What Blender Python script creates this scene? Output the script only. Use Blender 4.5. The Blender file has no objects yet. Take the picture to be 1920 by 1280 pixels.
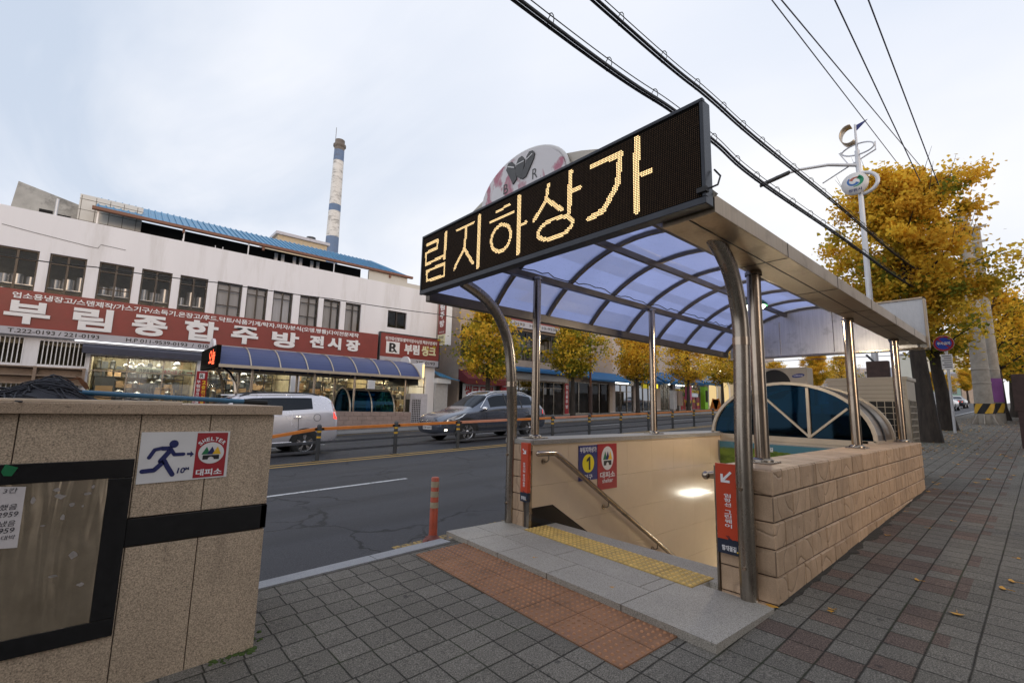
import bpy, bmesh, math, random
from mathutils import Vector, Matrix
R = math.radians
C = bpy.context.scene.collection
random.seed(7)

# ------------------------------------------------------------------ camera
F = 870.87                     # focal length in pixels of the 1920 px wide photograph
YAW, PITCH, ROLL = R(48.897), R(7.9685), R(1.2908)
EYE = Vector((0, 0, 1.45))
fw = Vector((math.cos(PITCH)*math.cos(YAW), math.cos(PITCH)*math.sin(YAW), math.sin(PITCH)))
r0 = Vector((math.sin(YAW), -math.cos(YAW), 0)); u0 = r0.cross(fw)
rt = math.cos(ROLL)*r0 + math.sin(ROLL)*u0
up = -math.sin(ROLL)*r0 + math.cos(ROLL)*u0
cam = bpy.data.cameras.new('camera'); camo = bpy.data.objects.new('camera', cam); C.objects.link(camo)
cam.sensor_width = 36; cam.lens = F/1920*36; cam.clip_end = 3000; cam.clip_start = 0.05
camo.matrix_world = Matrix(((rt.x, up.x, -fw.x, EYE.x), (rt.y, up.y, -fw.y, EYE.y), (rt.z, up.z, -fw.z, EYE.z), (0, 0, 0, 1)))
bpy.context.scene.camera = camo

# ------------------------------------------------------------------ sky and sun
SUN_AZ = Vector((-0.22, -0.975, 0)).normalized(); SUN_EL = R(9)
sc = bpy.context.scene
w = bpy.data.worlds.new('World'); sc.world = w; w.use_nodes = True
nt = w.node_tree; nt.nodes.clear()
def nd(nt, typ, **kw):
    n = nt.nodes.new(typ)
    for k, v in kw.items():
        if k.startswith('_'): setattr(n, k[1:], v)
    return n
def mth(nt, op, a, b=None, c=None, clamp=False):
    n = nt.nodes.new('ShaderNodeMath'); n.operation = op; n.use_clamp = clamp
    for i, x in enumerate((a, b, c)):
        if x is None: continue
        if isinstance(x, (int, float)): n.inputs[i].default_value = x
        else: nt.links.new(x, n.inputs[i])
    return n.outputs[0]
def mixc(nt, fac, a, b, mode='MIX'):
    n = nt.nodes.new('ShaderNodeMix'); n.data_type = 'RGBA'; n.blend_type = mode; n.clamp_factor = True
    for sock, x in ((n.inputs[0], fac), (n.inputs[6], a), (n.inputs[7], b)):
        if isinstance(x, (int, float)): sock.default_value = x
        elif isinstance(x, (tuple, list)): sock.default_value = (*x[:3], 1)
        else: nt.links.new(x, sock)
    return n.outputs[2]
def ramp(nt, fac, stops, interp='LINEAR'):
    n = nt.nodes.new('ShaderNodeValToRGB'); n.color_ramp.interpolation = interp
    e = n.color_ramp.elements
    while len(e) < len(stops): e.new(0.5)
    for el, (p, c) in zip(e, stops):
        el.position = p; el.color = (c, c, c, 1) if isinstance(c, (int, float)) else (*c, 1)
    nt.links.new(fac, n.inputs[0]); return n.outputs[0]
def noise(nt, vec, scale, detail=3, rough=0.55, dist=0.0, dim='3D'):
    n = nt.nodes.new('ShaderNodeTexNoise'); n.noise_dimensions = dim
    n.inputs['Scale'].default_value = scale; n.inputs['Detail'].default_value = detail
    n.inputs['Roughness'].default_value = rough; n.inputs['Distortion'].default_value = dist
    if vec is not None: nt.links.new(vec, n.inputs['Vector'])
    return n.outputs[0]
def vmap(nt, vec, scale=(1, 1, 1), loc=(0, 0, 0), rot=(0, 0, 0)):
    n = nt.nodes.new('ShaderNodeMapping'); n.inputs['Scale'].default_value = scale
    n.inputs['Location'].default_value = loc; n.inputs['Rotation'].default_value = rot
    nt.links.new(vec, n.inputs['Vector']); return n.outputs[0]

sky = nt.nodes.new('ShaderNodeTexSky'); sky.sky_type = 'NISHITA'; sky.sun_disc = False
sky.sun_elevation = SUN_EL; sky.sun_rotation = math.atan2(SUN_AZ.x, SUN_AZ.y)
tc = nt.nodes.new('ShaderNodeTexCoord'); dirv = tc.outputs['Generated']
sep = nt.nodes.new('ShaderNodeSeparateXYZ'); nt.links.new(dirv, sep.inputs[0])
# cloud deck: direction projected on a plane overhead
den = mth(nt, 'ADD', mth(nt, 'MAXIMUM', sep.outputs[2], 0.0), 0.22)
cu = mth(nt, 'DIVIDE', sep.outputs[0], den); cv = mth(nt, 'DIVIDE', sep.outputs[1], den)
cmb = nt.nodes.new('ShaderNodeCombineXYZ'); nt.links.new(cu, cmb.inputs[0]); nt.links.new(cv, cmb.inputs[1])
cl = noise(nt, vmap(nt, cmb.outputs[0], (0.62, 0.5, 1), (0.35, 0.1, 0), (0, 0, R(30))), 1.0, 5, 0.5, 0.35)
cl2 = noise(nt, vmap(nt, cmb.outputs[0], (1.3, 0.8, 1), (3.3, 1.1, 0), (0, 0, R(55))), 1.0, 6, 0.55, 0.5)
# the heavy cloud bank stands in the north-west part of the sky (above the shops)
bank = nt.nodes.new('ShaderNodeVectorMath'); bank.operation = 'DOT_PRODUCT'
nt.links.new(dirv, bank.inputs[0]); bank.inputs[1].default_value = Vector((-0.10, 0.865, 0.49)).normalized()
bk = ramp(nt, bank.outputs['Value'], [(0.74, 0.0), (1.0, 1.0)])
heavy = mth(nt, 'MULTIPLY', bk, ramp(nt, cl2, [(0.38, 0.05), (0.62, 1.0)]))
cloudc = ramp(nt, cl, [(0.38, (0.70, 0.76, 0.88)), (0.50, (0.82, 0.85, 0.925)), (0.62, (0.95, 0.95, 0.97))])
hor = ramp(nt, sep.outputs[2], [(0.05, 1.0), (0.48, 0.0)])
cloudc = mixc(nt, mth(nt, 'MULTIPLY', hor, 0.8), cloudc, (0.98, 0.965, 0.985))
cloudc = mixc(nt, mth(nt, 'MULTIPLY', heavy, 0.92), cloudc, (0.54, 0.62, 0.75))
# brighter, warmer evening sky round the low sun
sd = nt.nodes.new('ShaderNodeVectorMath'); sd.operation = 'DOT_PRODUCT'; nt.links.new(dirv, sd.inputs[0])
SD = Vector((SUN_AZ.x*math.cos(SUN_EL), SUN_AZ.y*math.cos(SUN_EL), math.sin(SUN_EL))); sd.inputs[1].default_value = SD
glow = mth(nt, 'POWER', mth(nt, 'MAXIMUM', sd.outputs['Value'], 0.0), 7.0)
cloudc = mixc(nt, mth(nt, 'MULTIPLY', glow, 0.6), cloudc, (1.75, 1.58, 1.42))
cs = nt.nodes.new('ShaderNodeVectorMath'); cs.operation = 'SCALE'; cs.inputs['Scale'].default_value = 9.95
nt.links.new(cloudc, cs.inputs[0])
skym = mixc(nt, 0.95, sky.outputs[0], cs.outputs[0])
bg = nt.nodes.new('ShaderNodeBackground'); bg.inputs['Strength'].default_value = 0.1
nt.links.new(skym, bg.inputs['Color'])
wo = nt.nodes.new('ShaderNodeOutputWorld'); nt.links.new(bg.outputs[0], wo.inputs[0])
sun = bpy.data.lights.new('sun', 'SUN'); sun.energy = 0.5; sun.angle = R(10); sun.color = (1.0, 0.68, 0.40)
suno = bpy.data.objects.new('sun', sun); C.objects.link(suno)
suno.rotation_euler = (-SD).to_track_quat('-Z', 'Y').to_euler()
sc.view_settings.view_transform = 'Standard'; sc.view_settings.look = 'None'
sc.view_settings.exposure = 0.2; sc.view_settings.gamma = 1
sc.cycles.max_bounces = 8; sc.cycles.transparent_max_bounces = 12; sc.cycles.sample_clamp_indirect = 4

# ------------------------------------------------------------------ pixel -> point on a real plane
SL = 0.0332                                   # the street climbs towards +x
def gz(x): return SL*min(x, 120.0)
def ray(x, y): return fw + rt*((x-960)/F) - up*((y-640)/F)
def PX(x, y, v): d = ray(x, y); return EYE + d*(v/d.x)
def PY(x, y, v): d = ray(x, y); return EYE + d*(v/d.y)
def PZ(x, y, v): d = ray(x, y); return EYE + d*((v-1.45)/d.z)

# ------------------------------------------------------------------ materials
def mat(name, col, rough=0.6, metal=0.0, var=0.12, vs=6.0, bump=0.0, bs=60.0, spec=0.5, dirt=None, ds=2.0, emit=None, es=0.0, stretch=(1, 1, 1), coat=0.0):
    m = bpy.data.materials.new(name); m.use_nodes = True; nt = m.node_tree
    b = nt.nodes['Principled BSDF']
    tc = nt.nodes.new('ShaderNodeTexCoord'); v = tc.outputs['Object']
    if stretch != (1, 1, 1): v = vmap(nt, v, stretch)
    b.inputs['Roughness'].default_value = rough; b.inputs['Metallic'].default_value = metal
    b.inputs['Specular IOR Level'].default_value = spec; b.inputs['Coat Weight'].default_value = coat
    c = col
    if var > 0:
        f = noise(nt, v, vs, 4, 0.6)
        lo = tuple(max(0, x*(1-var)) for x in col); hi = tuple(min(1, x*(1+var)) for x in col)
        c = ramp(nt, f, [(0.3, lo), (0.7, hi)])
        if dirt:
            g = noise(nt, v, ds, 6, 0.7)
            c = mixc(nt, ramp(nt, g, [(0.5, 0.0), (0.68, 0.85)]), c, dirt)
        nt.links.new(c, b.inputs['Base Color'])
        rr = mth(nt, 'ADD', mth(nt, 'MULTIPLY', f, 0.16), rough-0.08, clamp=True)
        nt.links.new(rr, b.inputs['Roughness'])
    else:
        b.inputs['Base Color'].default_value = (*col, 1)
    if bump > 0:
        bn = nt.nodes.new('ShaderNodeBump'); bn.inputs['Strength'].default_value = bump; bn.inputs['Distance'].default_value = 0.01
        nt.links.new(noise(nt, v, bs, 3, 0.6), bn.inputs['Height']); nt.links.new(bn.outputs[0], b.inputs['Normal'])
    if emit:
        b.inputs['Emission Color'].default_value = (*emit, 1); b.inputs['Emission Strength'].default_value = es
    return m
def glass(name, tint, trans=0.5, rough=0.03, gl=(0.9, 0.93, 1.0)):
    m = bpy.data.materials.new(name); m.use_nodes = True; nt = m.node_tree; nt.nodes.clear()
    o = nt.nodes.new('ShaderNodeOutputMaterial'); t = nt.nodes.new('ShaderNodeBsdfTransparent'); t.inputs[0].default_value = (*tint, 1)
    g = nt.nodes.new('ShaderNodeBsdfGlossy'); g.inputs[0].default_value = (*gl, 1); g.inputs['Roughness'].default_value = rough
    fr = nt.nodes.new('ShaderNodeFresnel'); fr.inputs[0].default_value = 1.5
    geo = nt.nodes.new('ShaderNodeTexCoord')
    x = nt.nodes.new('ShaderNodeMixShader'); nt.links.new(mth(nt, 'ADD', mth(nt, 'MULTIPLY', fr.outputs[0], 0.9), 1-trans-0.45 if trans < 0.55 else 0.03, clamp=True), x.inputs[0])
    nt.links.new(t.outputs[0], x.inputs[1]); nt.links.new(g.outputs[0], x.inputs[2]); nt.links.new(x.outputs[0], o.inputs[0])
    return m
def emis(name, col, s):
    m = bpy.data.materials.new(name); m.use_nodes = True; nt = m.node_tree; nt.nodes.clear()
    e = nt.nodes.new('ShaderNodeEmission'); e.inputs[0].default_value = (*col, 1); e.inputs[1].default_value = s
    o = nt.nodes.new('ShaderNodeOutputMaterial'); nt.links.new(e.outputs[0], o.inputs[0]); return m

def pos(nt):
    g = nt.nodes.new('ShaderNodeNewGeometry'); return g.outputs['Position']
def pavers(name, su, sv, c1, c2, red=None, redlo=0.6, redhi=1.4, joint=0.0056, moss=True, offs=True):
    m = bpy.data.materials.new(name); m.use_nodes = True; nt = m.node_tree; b = nt.nodes['Principled BSDF']
    p = pos(nt); s = nt.nodes.new('ShaderNodeSeparateXYZ'); nt.links.new(p, s.inputs[0])
    wob = mth(nt, 'MULTIPLY', mth(nt, 'SUBTRACT', noise(nt, p, 1.1, 2), 0.5), 0.018)
    v = mth(nt, 'DIVIDE', mth(nt, 'ADD', s.outputs[1], wob), sv); fv = mth(nt, 'FLOOR', v)
    wn0 = nt.nodes.new('ShaderNodeTexWhiteNoise'); wn0.noise_dimensions = '1D'; nt.links.new(fv, wn0.inputs['W'])
    u = mth(nt, 'DIVIDE', mth(nt, 'ADD', s.outputs[0], wob), su)
    if offs: u = mth(nt, 'ADD', u, mth(nt, 'MULTIPLY', wn0.outputs['Value'], 0.10))
    fu = mth(nt, 'FLOOR', u)
    cmb = nt.nodes.new('ShaderNodeCombineXYZ'); nt.links.new(fu, cmb.inputs[0]); nt.links.new(fv, cmb.inputs[1])
    wn = nt.nodes.new('ShaderNodeTexWhiteNoise'); wn.noise_dimensions = '3D'; nt.links.new(cmb.outputs[0], wn.inputs['Vector'])
    fru = mth(nt, 'SUBTRACT', u, fu); frv = mth(nt, 'SUBTRACT', v, fv)
    du = mth(nt, 'MULTIPLY', mth(nt, 'MINIMUM', fru, mth(nt, 'SUBTRACT', 1.0, fru)), su)
    dv = mth(nt, 'MULTIPLY', mth(nt, 'MINIMUM', frv, mth(nt, 'SUBTRACT', 1.0, frv)), sv)
    d = mth(nt, 'MINIMUM', mth(nt, 'MULTIPLY', du, 1.25), dv)
    d = mth(nt, 'ADD', d, mth(nt, 'MULTIPLY', mth(nt, 'SUBTRACT', noise(nt, p, 45, 2), 0.5), joint*0.9))
    jm = ramp(nt, d, [(joint*0.45, 1.0), (joint*1.1, 0.0)])
    col = ramp(nt, wn.outputs['Value'], [(0.0, c1), (1.0, c2)])
    if red:
        wr = nt.nodes.new('ShaderNodeTexWhiteNoise'); wr.noise_dimensions = '3D'
        nt.links.new(vmap(nt, cmb.outputs[0], (1, 1, 1), (31, 17, 5)), wr.inputs['Vector'])
        isred = mth(nt, 'GREATER_THAN', mth(nt, 'ADD', wr.outputs['Value'], mth(nt, 'MULTIPLY', noise(nt, vmap(nt, cmb.outputs[0], (0.12, 0.3, 1)), 1.0, 1), 0.6)), 0.93)
        band = mth(nt, 'MULTIPLY', mth(nt, 'GREATER_THAN', s.outputs[1], redlo), mth(nt, 'LESS_THAN', s.outputs[1], redhi))
        band = mth(nt, 'MULTIPLY', band, mth(nt, 'GREATER_THAN', s.outputs[0], 2.4))
        col = mixc(nt, mth(nt, 'MULTIPLY', isred, band), col, ramp(nt, wn.outputs['Value'], [(0, (0.105, 0.078, 0.066)), (1, (0.138, 0.098, 0.080))]))
    sp = noise(nt, p, 135, 3, 0.75)
    col = mixc(nt, 0.75, col, ramp(nt, sp, [(0.34, 0.18), (0.5, 0.92), (0.66, 2.3)]), 'MULTIPLY')
    st = noise(nt, p, 0.9, 5, 0.65)
    col = mixc(nt, 0.5, col, ramp(nt, st, [(0.3, 0.6), (0.7, 1.25)]), 'MULTIPLY')
    spots = ramp(nt, noise(nt, p, 9, 2, 0.5), [(0.70, 0.0), (0.735, 0.6)])
    col = mixc(nt, spots, col, (0.02, 0.02, 0.022))
    jc = ramp(nt, noise(nt, p, 2.3, 3, 0.6), [(0.5, (0.017, 0.016, 0.013)), (0.66, (0.022, 0.032, 0.010))]) if moss else (0.018, 0.017, 0.016)
    col = mixc(nt, jm, col, jc)
    nt.links.new(col, b.inputs['Base Color']); b.inputs['Roughness'].default_value = 0.85; b.inputs['Specular IOR Level'].default_value = 0.3
    h = mth(nt, 'ADD', mth(nt, 'MULTIPLY', mth(nt, 'SUBTRACT', 1.0, jm), 1.0), mth(nt, 'ADD', mth(nt, 'MULTIPLY', sp, 0.22), mth(nt, 'MULTIPLY', wn.outputs['Value'], 0.35)))
    bn = nt.nodes.new('ShaderNodeBump'); bn.inputs['Strength'].default_value = 0.75; bn.inputs['Distance'].default_value = 0.008
    nt.links.new(h, bn.inputs['Height']); nt.links.new(bn.outputs[0], b.inputs['Normal'])
    return m
def asphalt(name, base):
    m = bpy.data.materials.new(name); m.use_nodes = True; nt = m.node_tree; b = nt.nodes['Principled BSDF']; p = pos(nt)
    sp = noise(nt, p, 95, 4, 0.8); big = noise(nt, vmap(nt, p, (0.10, 0.55, 1)), 1.0, 4, 0.6)
    col = mixc(nt, 1.0, base, ramp(nt, sp, [(0.3, 0.35), (0.52, 1.0), (0.72, 2.3)]), 'MULTIPLY')
    col = mixc(nt, 0.7, col, ramp(nt, big, [(0.3, 0.7), (0.7, 1.35)]), 'MULTIPLY')
    vo = nt.nodes.new('ShaderNodeTexVoronoi'); vo.feature = 'DISTANCE_TO_EDGE'; vo.inputs['Scale'].default_value = 0.75
    nz = nt.nodes.new('ShaderNodeTexNoise'); nz.inputs['Scale'].default_value = 1.6; nz.inputs['Detail'].default_value = 6; nt.links.new(p, nz.inputs['Vector'])
    add = nt.nodes.new('ShaderNodeVectorMath'); add.operation = 'MULTIPLY_ADD'; nt.links.new(nz.outputs['Color'], add.inputs[0]); add.inputs[1].default_value = (0.9, 0.9, 0); nt.links.new(p, add.inputs[2])
    nt.links.new(add.outputs[0], vo.inputs['Vector'])
    cr = ramp(nt, vo.outputs['Distance'], [(0.006, 1.0), (0.016, 0.0)])
    cr = mth(nt, 'MULTIPLY', cr, ramp(nt, noise(nt, p, 0.55, 3), [(0.42, 0.0), (0.52, 0.95)]))
    col = mixc(nt, cr, col, (0.010, 0.010, 0.011))
    trk = noise(nt, vmap(nt, p, (0.02, 1.15, 1)), 1.0, 2, 0.4); col = mixc(nt, ramp(nt, trk, [(0.48, 0.0), (0.62, 0.55)]), col, tuple(x*0.55 for x in base))
    oil = noise(nt, p, 1.1, 2, 0.5); col = mixc(nt, ramp(nt, oil, [(0.66, 0.0), (0.72, 0.5)]), col, tuple(x*0.4 for x in base))
    nt.links.new(col, b.inputs['Base Color'])
    nt.links.new(ramp(nt, big, [(0.3, 0.62), (0.7, 0.8)]), b.inputs['Roughness']); b.inputs['Specular IOR Level'].default_value = 0.4
    bn = nt.nodes.new('ShaderNodeBump'); bn.inputs['Strength'].default_value = 0.5; bn.inputs['Distance'].default_value = 0.006
    nt.links.new(mth(nt, 'SUBTRACT', sp, cr), bn.inputs['Height']); nt.links.new(bn.outputs[0], b.inputs['Normal'])
    return m
def granite(name, c, rough=0.55, fleck=0.45, scale=170, stain=None):
    m = bpy.data.materials.new(name); m.use_nodes = True; nt = m.node_tree; b = nt.nodes['Principled BSDF']; p = pos(nt)
    f1 = noise(nt, p, scale, 2, 0.75); f2 = noise(nt, vmap(nt, p, (1, 1, 1), (7, 3, 1)), scale*0.55, 2, 0.7)
    dk = tuple(x*(1-fleck) for x in c); lt = tuple(min(1, x*(1+fleck)) for x in c)
    col = ramp(nt, f1, [(0.3, dk), (0.5, c), (0.72, lt)])
    col = mixc(nt, ramp(nt, f2, [(0.62, 0.0), (0.68, 0.75)]), col, tuple(x*0.25 for x in c))
    col = mixc(nt, 0.5, col, ramp(nt, noise(nt, p, 1.4, 5, 0.6), [(0.3, 0.72), (0.7, 1.2)]), 'MULTIPLY')
    if stain:
        s = nt.nodes.new('ShaderNodeSeparateXYZ'); nt.links.new(p, s.inputs[0])
        g = noise(nt, vmap(nt, p, (9, 9, 1.2)), 1.0, 4, 0.6)
        col = mixc(nt, ramp(nt, g, [(0.58, 0.0), (0.80, 0.35)]), col, stain)
    nt.links.new(col, b.inputs['Base Color']); b.inputs['Roughness'].default_value = rough
    bn = nt.nodes.new('ShaderNodeBump'); bn.inputs['Strength'].default_value = 0.2; bn.inputs['Distance'].default_value = 0.003
    nt.links.new(f1, bn.inputs['Height']); nt.links.new(bn.outputs[0], b.inputs['Normal']); return m
def worn_paint(name, col, under, thr=0.48, sc_=14, wid=0.1):
    m = bpy.data.materials.new(name); m.use_nodes = True; nt = m.node_tree; b = nt.nodes['Principled BSDF']; p = pos(nt)
    f = noise(nt, p, sc_, 5, 0.75); g = noise(nt, p, 120, 2, 0.6)
    k = ramp(nt, mth(nt, 'ADD', mth(nt, 'MULTIPLY', f, 0.7), mth(nt, 'MULTIPLY', g, 0.3)), [(thr, 0.0), (thr+wid, 1.0)])
    nt.links.new(mixc(nt, k, col, under), b.inputs['Base Color']); b.inputs['Roughness'].default_value = 0.75; return m
def hewn(name, c1, c2):
    """split-face tile: curling ridges pressed into each tile"""
    m = bpy.data.materials.new(name); m.use_nodes = True; nt = m.node_tree; b = nt.nodes['Principled BSDF']; p = pos(nt)
    wv = nt.nodes.new('ShaderNodeTexWave'); wv.wave_type = 'RINGS'; wv.rings_direction = 'SPHERICAL'; wv.wave_profile = 'SIN'
    wv.inputs['Scale'].default_value = 2.1; wv.inputs['Distortion'].default_value = 1.3; wv.inputs['Detail'].default_value = 1.5; wv.inputs['Detail Scale'].default_value = 4.0
    sp_ = nt.nodes.new('ShaderNodeSeparateXYZ'); nt.links.new(p, sp_.inputs[0])
    zr = mth(nt, 'DIVIDE', mth(nt, 'ADD', sp_.outputs[2], 0.058), 0.1825); rz = mth(nt, 'FLOOR', zr)
    xr = mth(nt, 'DIVIDE', mth(nt, 'ADD', mth(nt, 'SUBTRACT', sp_.outputs[0], 0.25), mth(nt, 'MULTIPLY', mth(nt, 'FLOORED_MODULO', rz, 2.0), 0.19)), 0.38); rx = mth(nt, 'FLOOR', xr)
    ci = nt.nodes.new('ShaderNodeCombineXYZ'); nt.links.new(rx, ci.inputs[0]); nt.links.new(rz, ci.inputs[2])
    wn = nt.nodes.new('ShaderNodeTexWhiteNoise'); wn.noise_dimensions = '3D'; nt.links.new(ci.outputs[0], wn.inputs['Vector'])
    lc = nt.nodes.new('ShaderNodeCombineXYZ'); nt.links.new(mth(nt, 'MULTIPLY', mth(nt, 'SUBTRACT', mth(nt, 'SUBTRACT', xr, rx), 0.5), 0.38), lc.inputs[0]); nt.links.new(mth(nt, 'MULTIPLY', mth(nt, 'SUBTRACT', mth(nt, 'SUBTRACT', zr, rz), 0.5), 0.1825), lc.inputs[2]); nt.links.new(mth(nt, 'MULTIPLY', sp_.outputs[1], 0.5), lc.inputs[1])
    shift = nt.nodes.new('ShaderNodeVectorMath'); shift.operation = 'MULTIPLY_ADD'; nt.links.new(wn.outputs['Color'], shift.inputs[0]); shift.inputs[1].default_value = (.5, .0, .4); nt.links.new(lc.outputs[0], shift.inputs[2])
    nt.links.new(vmap(nt, shift.outputs[0], (1, 1, 1), (-.25, -.67, -.2)), wv.inputs['Vector'])
    ex = mth(nt, 'SUBTRACT', 0.5, mth(nt, 'ABSOLUTE', mth(nt, 'SUBTRACT', mth(nt, 'SUBTRACT', xr, rx), 0.5)))
    gn = nt.nodes.new('ShaderNodeNewGeometry'); sn = nt.nodes.new('ShaderNodeSeparateXYZ'); nt.links.new(gn.outputs['True Normal'], sn.inputs[0])
    vj = mth(nt, 'MULTIPLY', ramp(nt, ex, [(0.016, 1.0), (0.030, 0.0)]), mth(nt, 'GREATER_THAN', mth(nt, 'ABSOLUTE', sn.outputs[1]), 0.6))
    sm = noise(nt, p, 7, 5, 0.6); fine = noise(nt, p, 140, 3, 0.6)
    col = ramp(nt, sm, [(0.3, c1), (0.7, c2)])
    col = mixc(nt, 0.6, col, ramp(nt, wn.outputs['Value'], [(0, 0.78), (1, 1.16)]), 'MULTIPLY')
    rdg = ramp(nt, wv.outputs['Fac'], [(0.0, 0.0), (0.03, 0.55), (0.10, 0.75), (1.0, 1.0)])
    col = mixc(nt, ramp(nt, wv.outputs['Fac'], [(0.0, 0.32), (0.03, 0.0)]), col, tuple(x*0.4 for x in c1))
    col = mixc(nt, 0.4, col, ramp(nt, fine, [(0.3, 0.7), (0.7, 1.3)]), 'MULTIPLY')
    col = mixc(nt, mth(nt, 'MULTIPLY', vj, 0.75), col, tuple(x*0.3 for x in c1))
    drip = noise(nt, vmap(nt, p, (7, 7, 0.7)), 1.0, 4, 0.6)
    col = mixc(nt, ramp(nt, drip, [(0.55, 0.0), (0.75, 0.45)]), col, tuple(x*0.45 for x in c1))
    nt.links.new(col, b.inputs['Base Color']); b.inputs['Roughness'].default_value = 0.62
    h = mth(nt, 'SUBTRACT', mth(nt, 'ADD', mth(nt, 'MULTIPLY', rdg, 0.6), mth(nt, 'MULTIPLY', sm, 0.7)), vj)
    bn = nt.nodes.new('ShaderNodeBump'); bn.inputs['Strength'].default_value = 0.9; bn.inputs['Distance'].default_value = 0.014
    nt.links.new(h, bn.inputs['Height']); nt.links.new(bn.outputs[0], b.inputs['Normal']); return m
def steel(name, col=(0.42, 0.40, 0.38), rough=0.22):
    m = bpy.data.materials.new(name); m.use_nodes = True; nt = m.node_tree; b = nt.nodes['Principled BSDF']
    tc = nt.nodes.new('ShaderNodeTexCoord'); v = tc.outputs['Object']
    b.inputs['Metallic'].default_value = 1.0
    g = noise(nt, vmap(nt, v, (40, 40, 1.5)), 1.0, 3, 0.6); d = noise(nt, v, 3.5, 5, 0.65)
    nt.links.new(mixc(nt, ramp(nt, d, [(0.55, 0.0), (0.72, 0.6)]), ramp(nt, g, [(0.3, tuple(x*0.9 for x in col)), (0.7, tuple(min(1, x*1.1) for x in col))]), tuple(x*0.45 for x in col)), b.inputs['Base Color'])
    nt.links.new(mth(nt, 'ADD', mth(nt, 'MULTIPLY', g, 0.12), mth(nt, 'ADD', mth(nt, 'MULTIPLY', d, 0.2), rough-0.13)), b.inputs['Roughness'])
    bn = nt.nodes.new('ShaderNodeBump'); bn.inputs['Strength'].default_value = 0.12; bn.inputs['Distance'].default_value = 0.003
    nt.links.new(noise(nt, vmap(nt, v, (14, 14, 1.0)), 1.0, 2), bn.inputs['Height']); nt.links.new(bn.outputs[0], b.inputs['Normal']); return m
def leafm(name, col, tr=0.45):
    m = bpy.data.materials.new(name); m.use_nodes = True; nt = m.node_tree; nt.nodes.clear()
    o = nt.nodes.new('ShaderNodeOutputMaterial'); d = nt.nodes.new('ShaderNodeBsdfDiffuse'); t = nt.nodes.new('ShaderNodeBsdfTranslucent')
    tc = nt.nodes.new('ShaderNodeTexCoord'); f = noise(nt, tc.outputs['Object'], 1.4, 4, 0.7)
    c = ramp(nt, f, [(0.3, tuple(x*0.75 for x in col)), (0.7, tuple(x*1.25 for x in col))])
    nt.links.new(c, d.inputs[0]); nt.links.new(c, t.inputs[0]); x = nt.nodes.new('ShaderNodeMixShader'); x.inputs[0].default_value = tr
    nt.links.new(d.outputs[0], x.inputs[1]); nt.links.new(t.outputs[0], x.inputs[2]); nt.links.new(x.outputs[0], o.inputs[0]); return m

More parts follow.
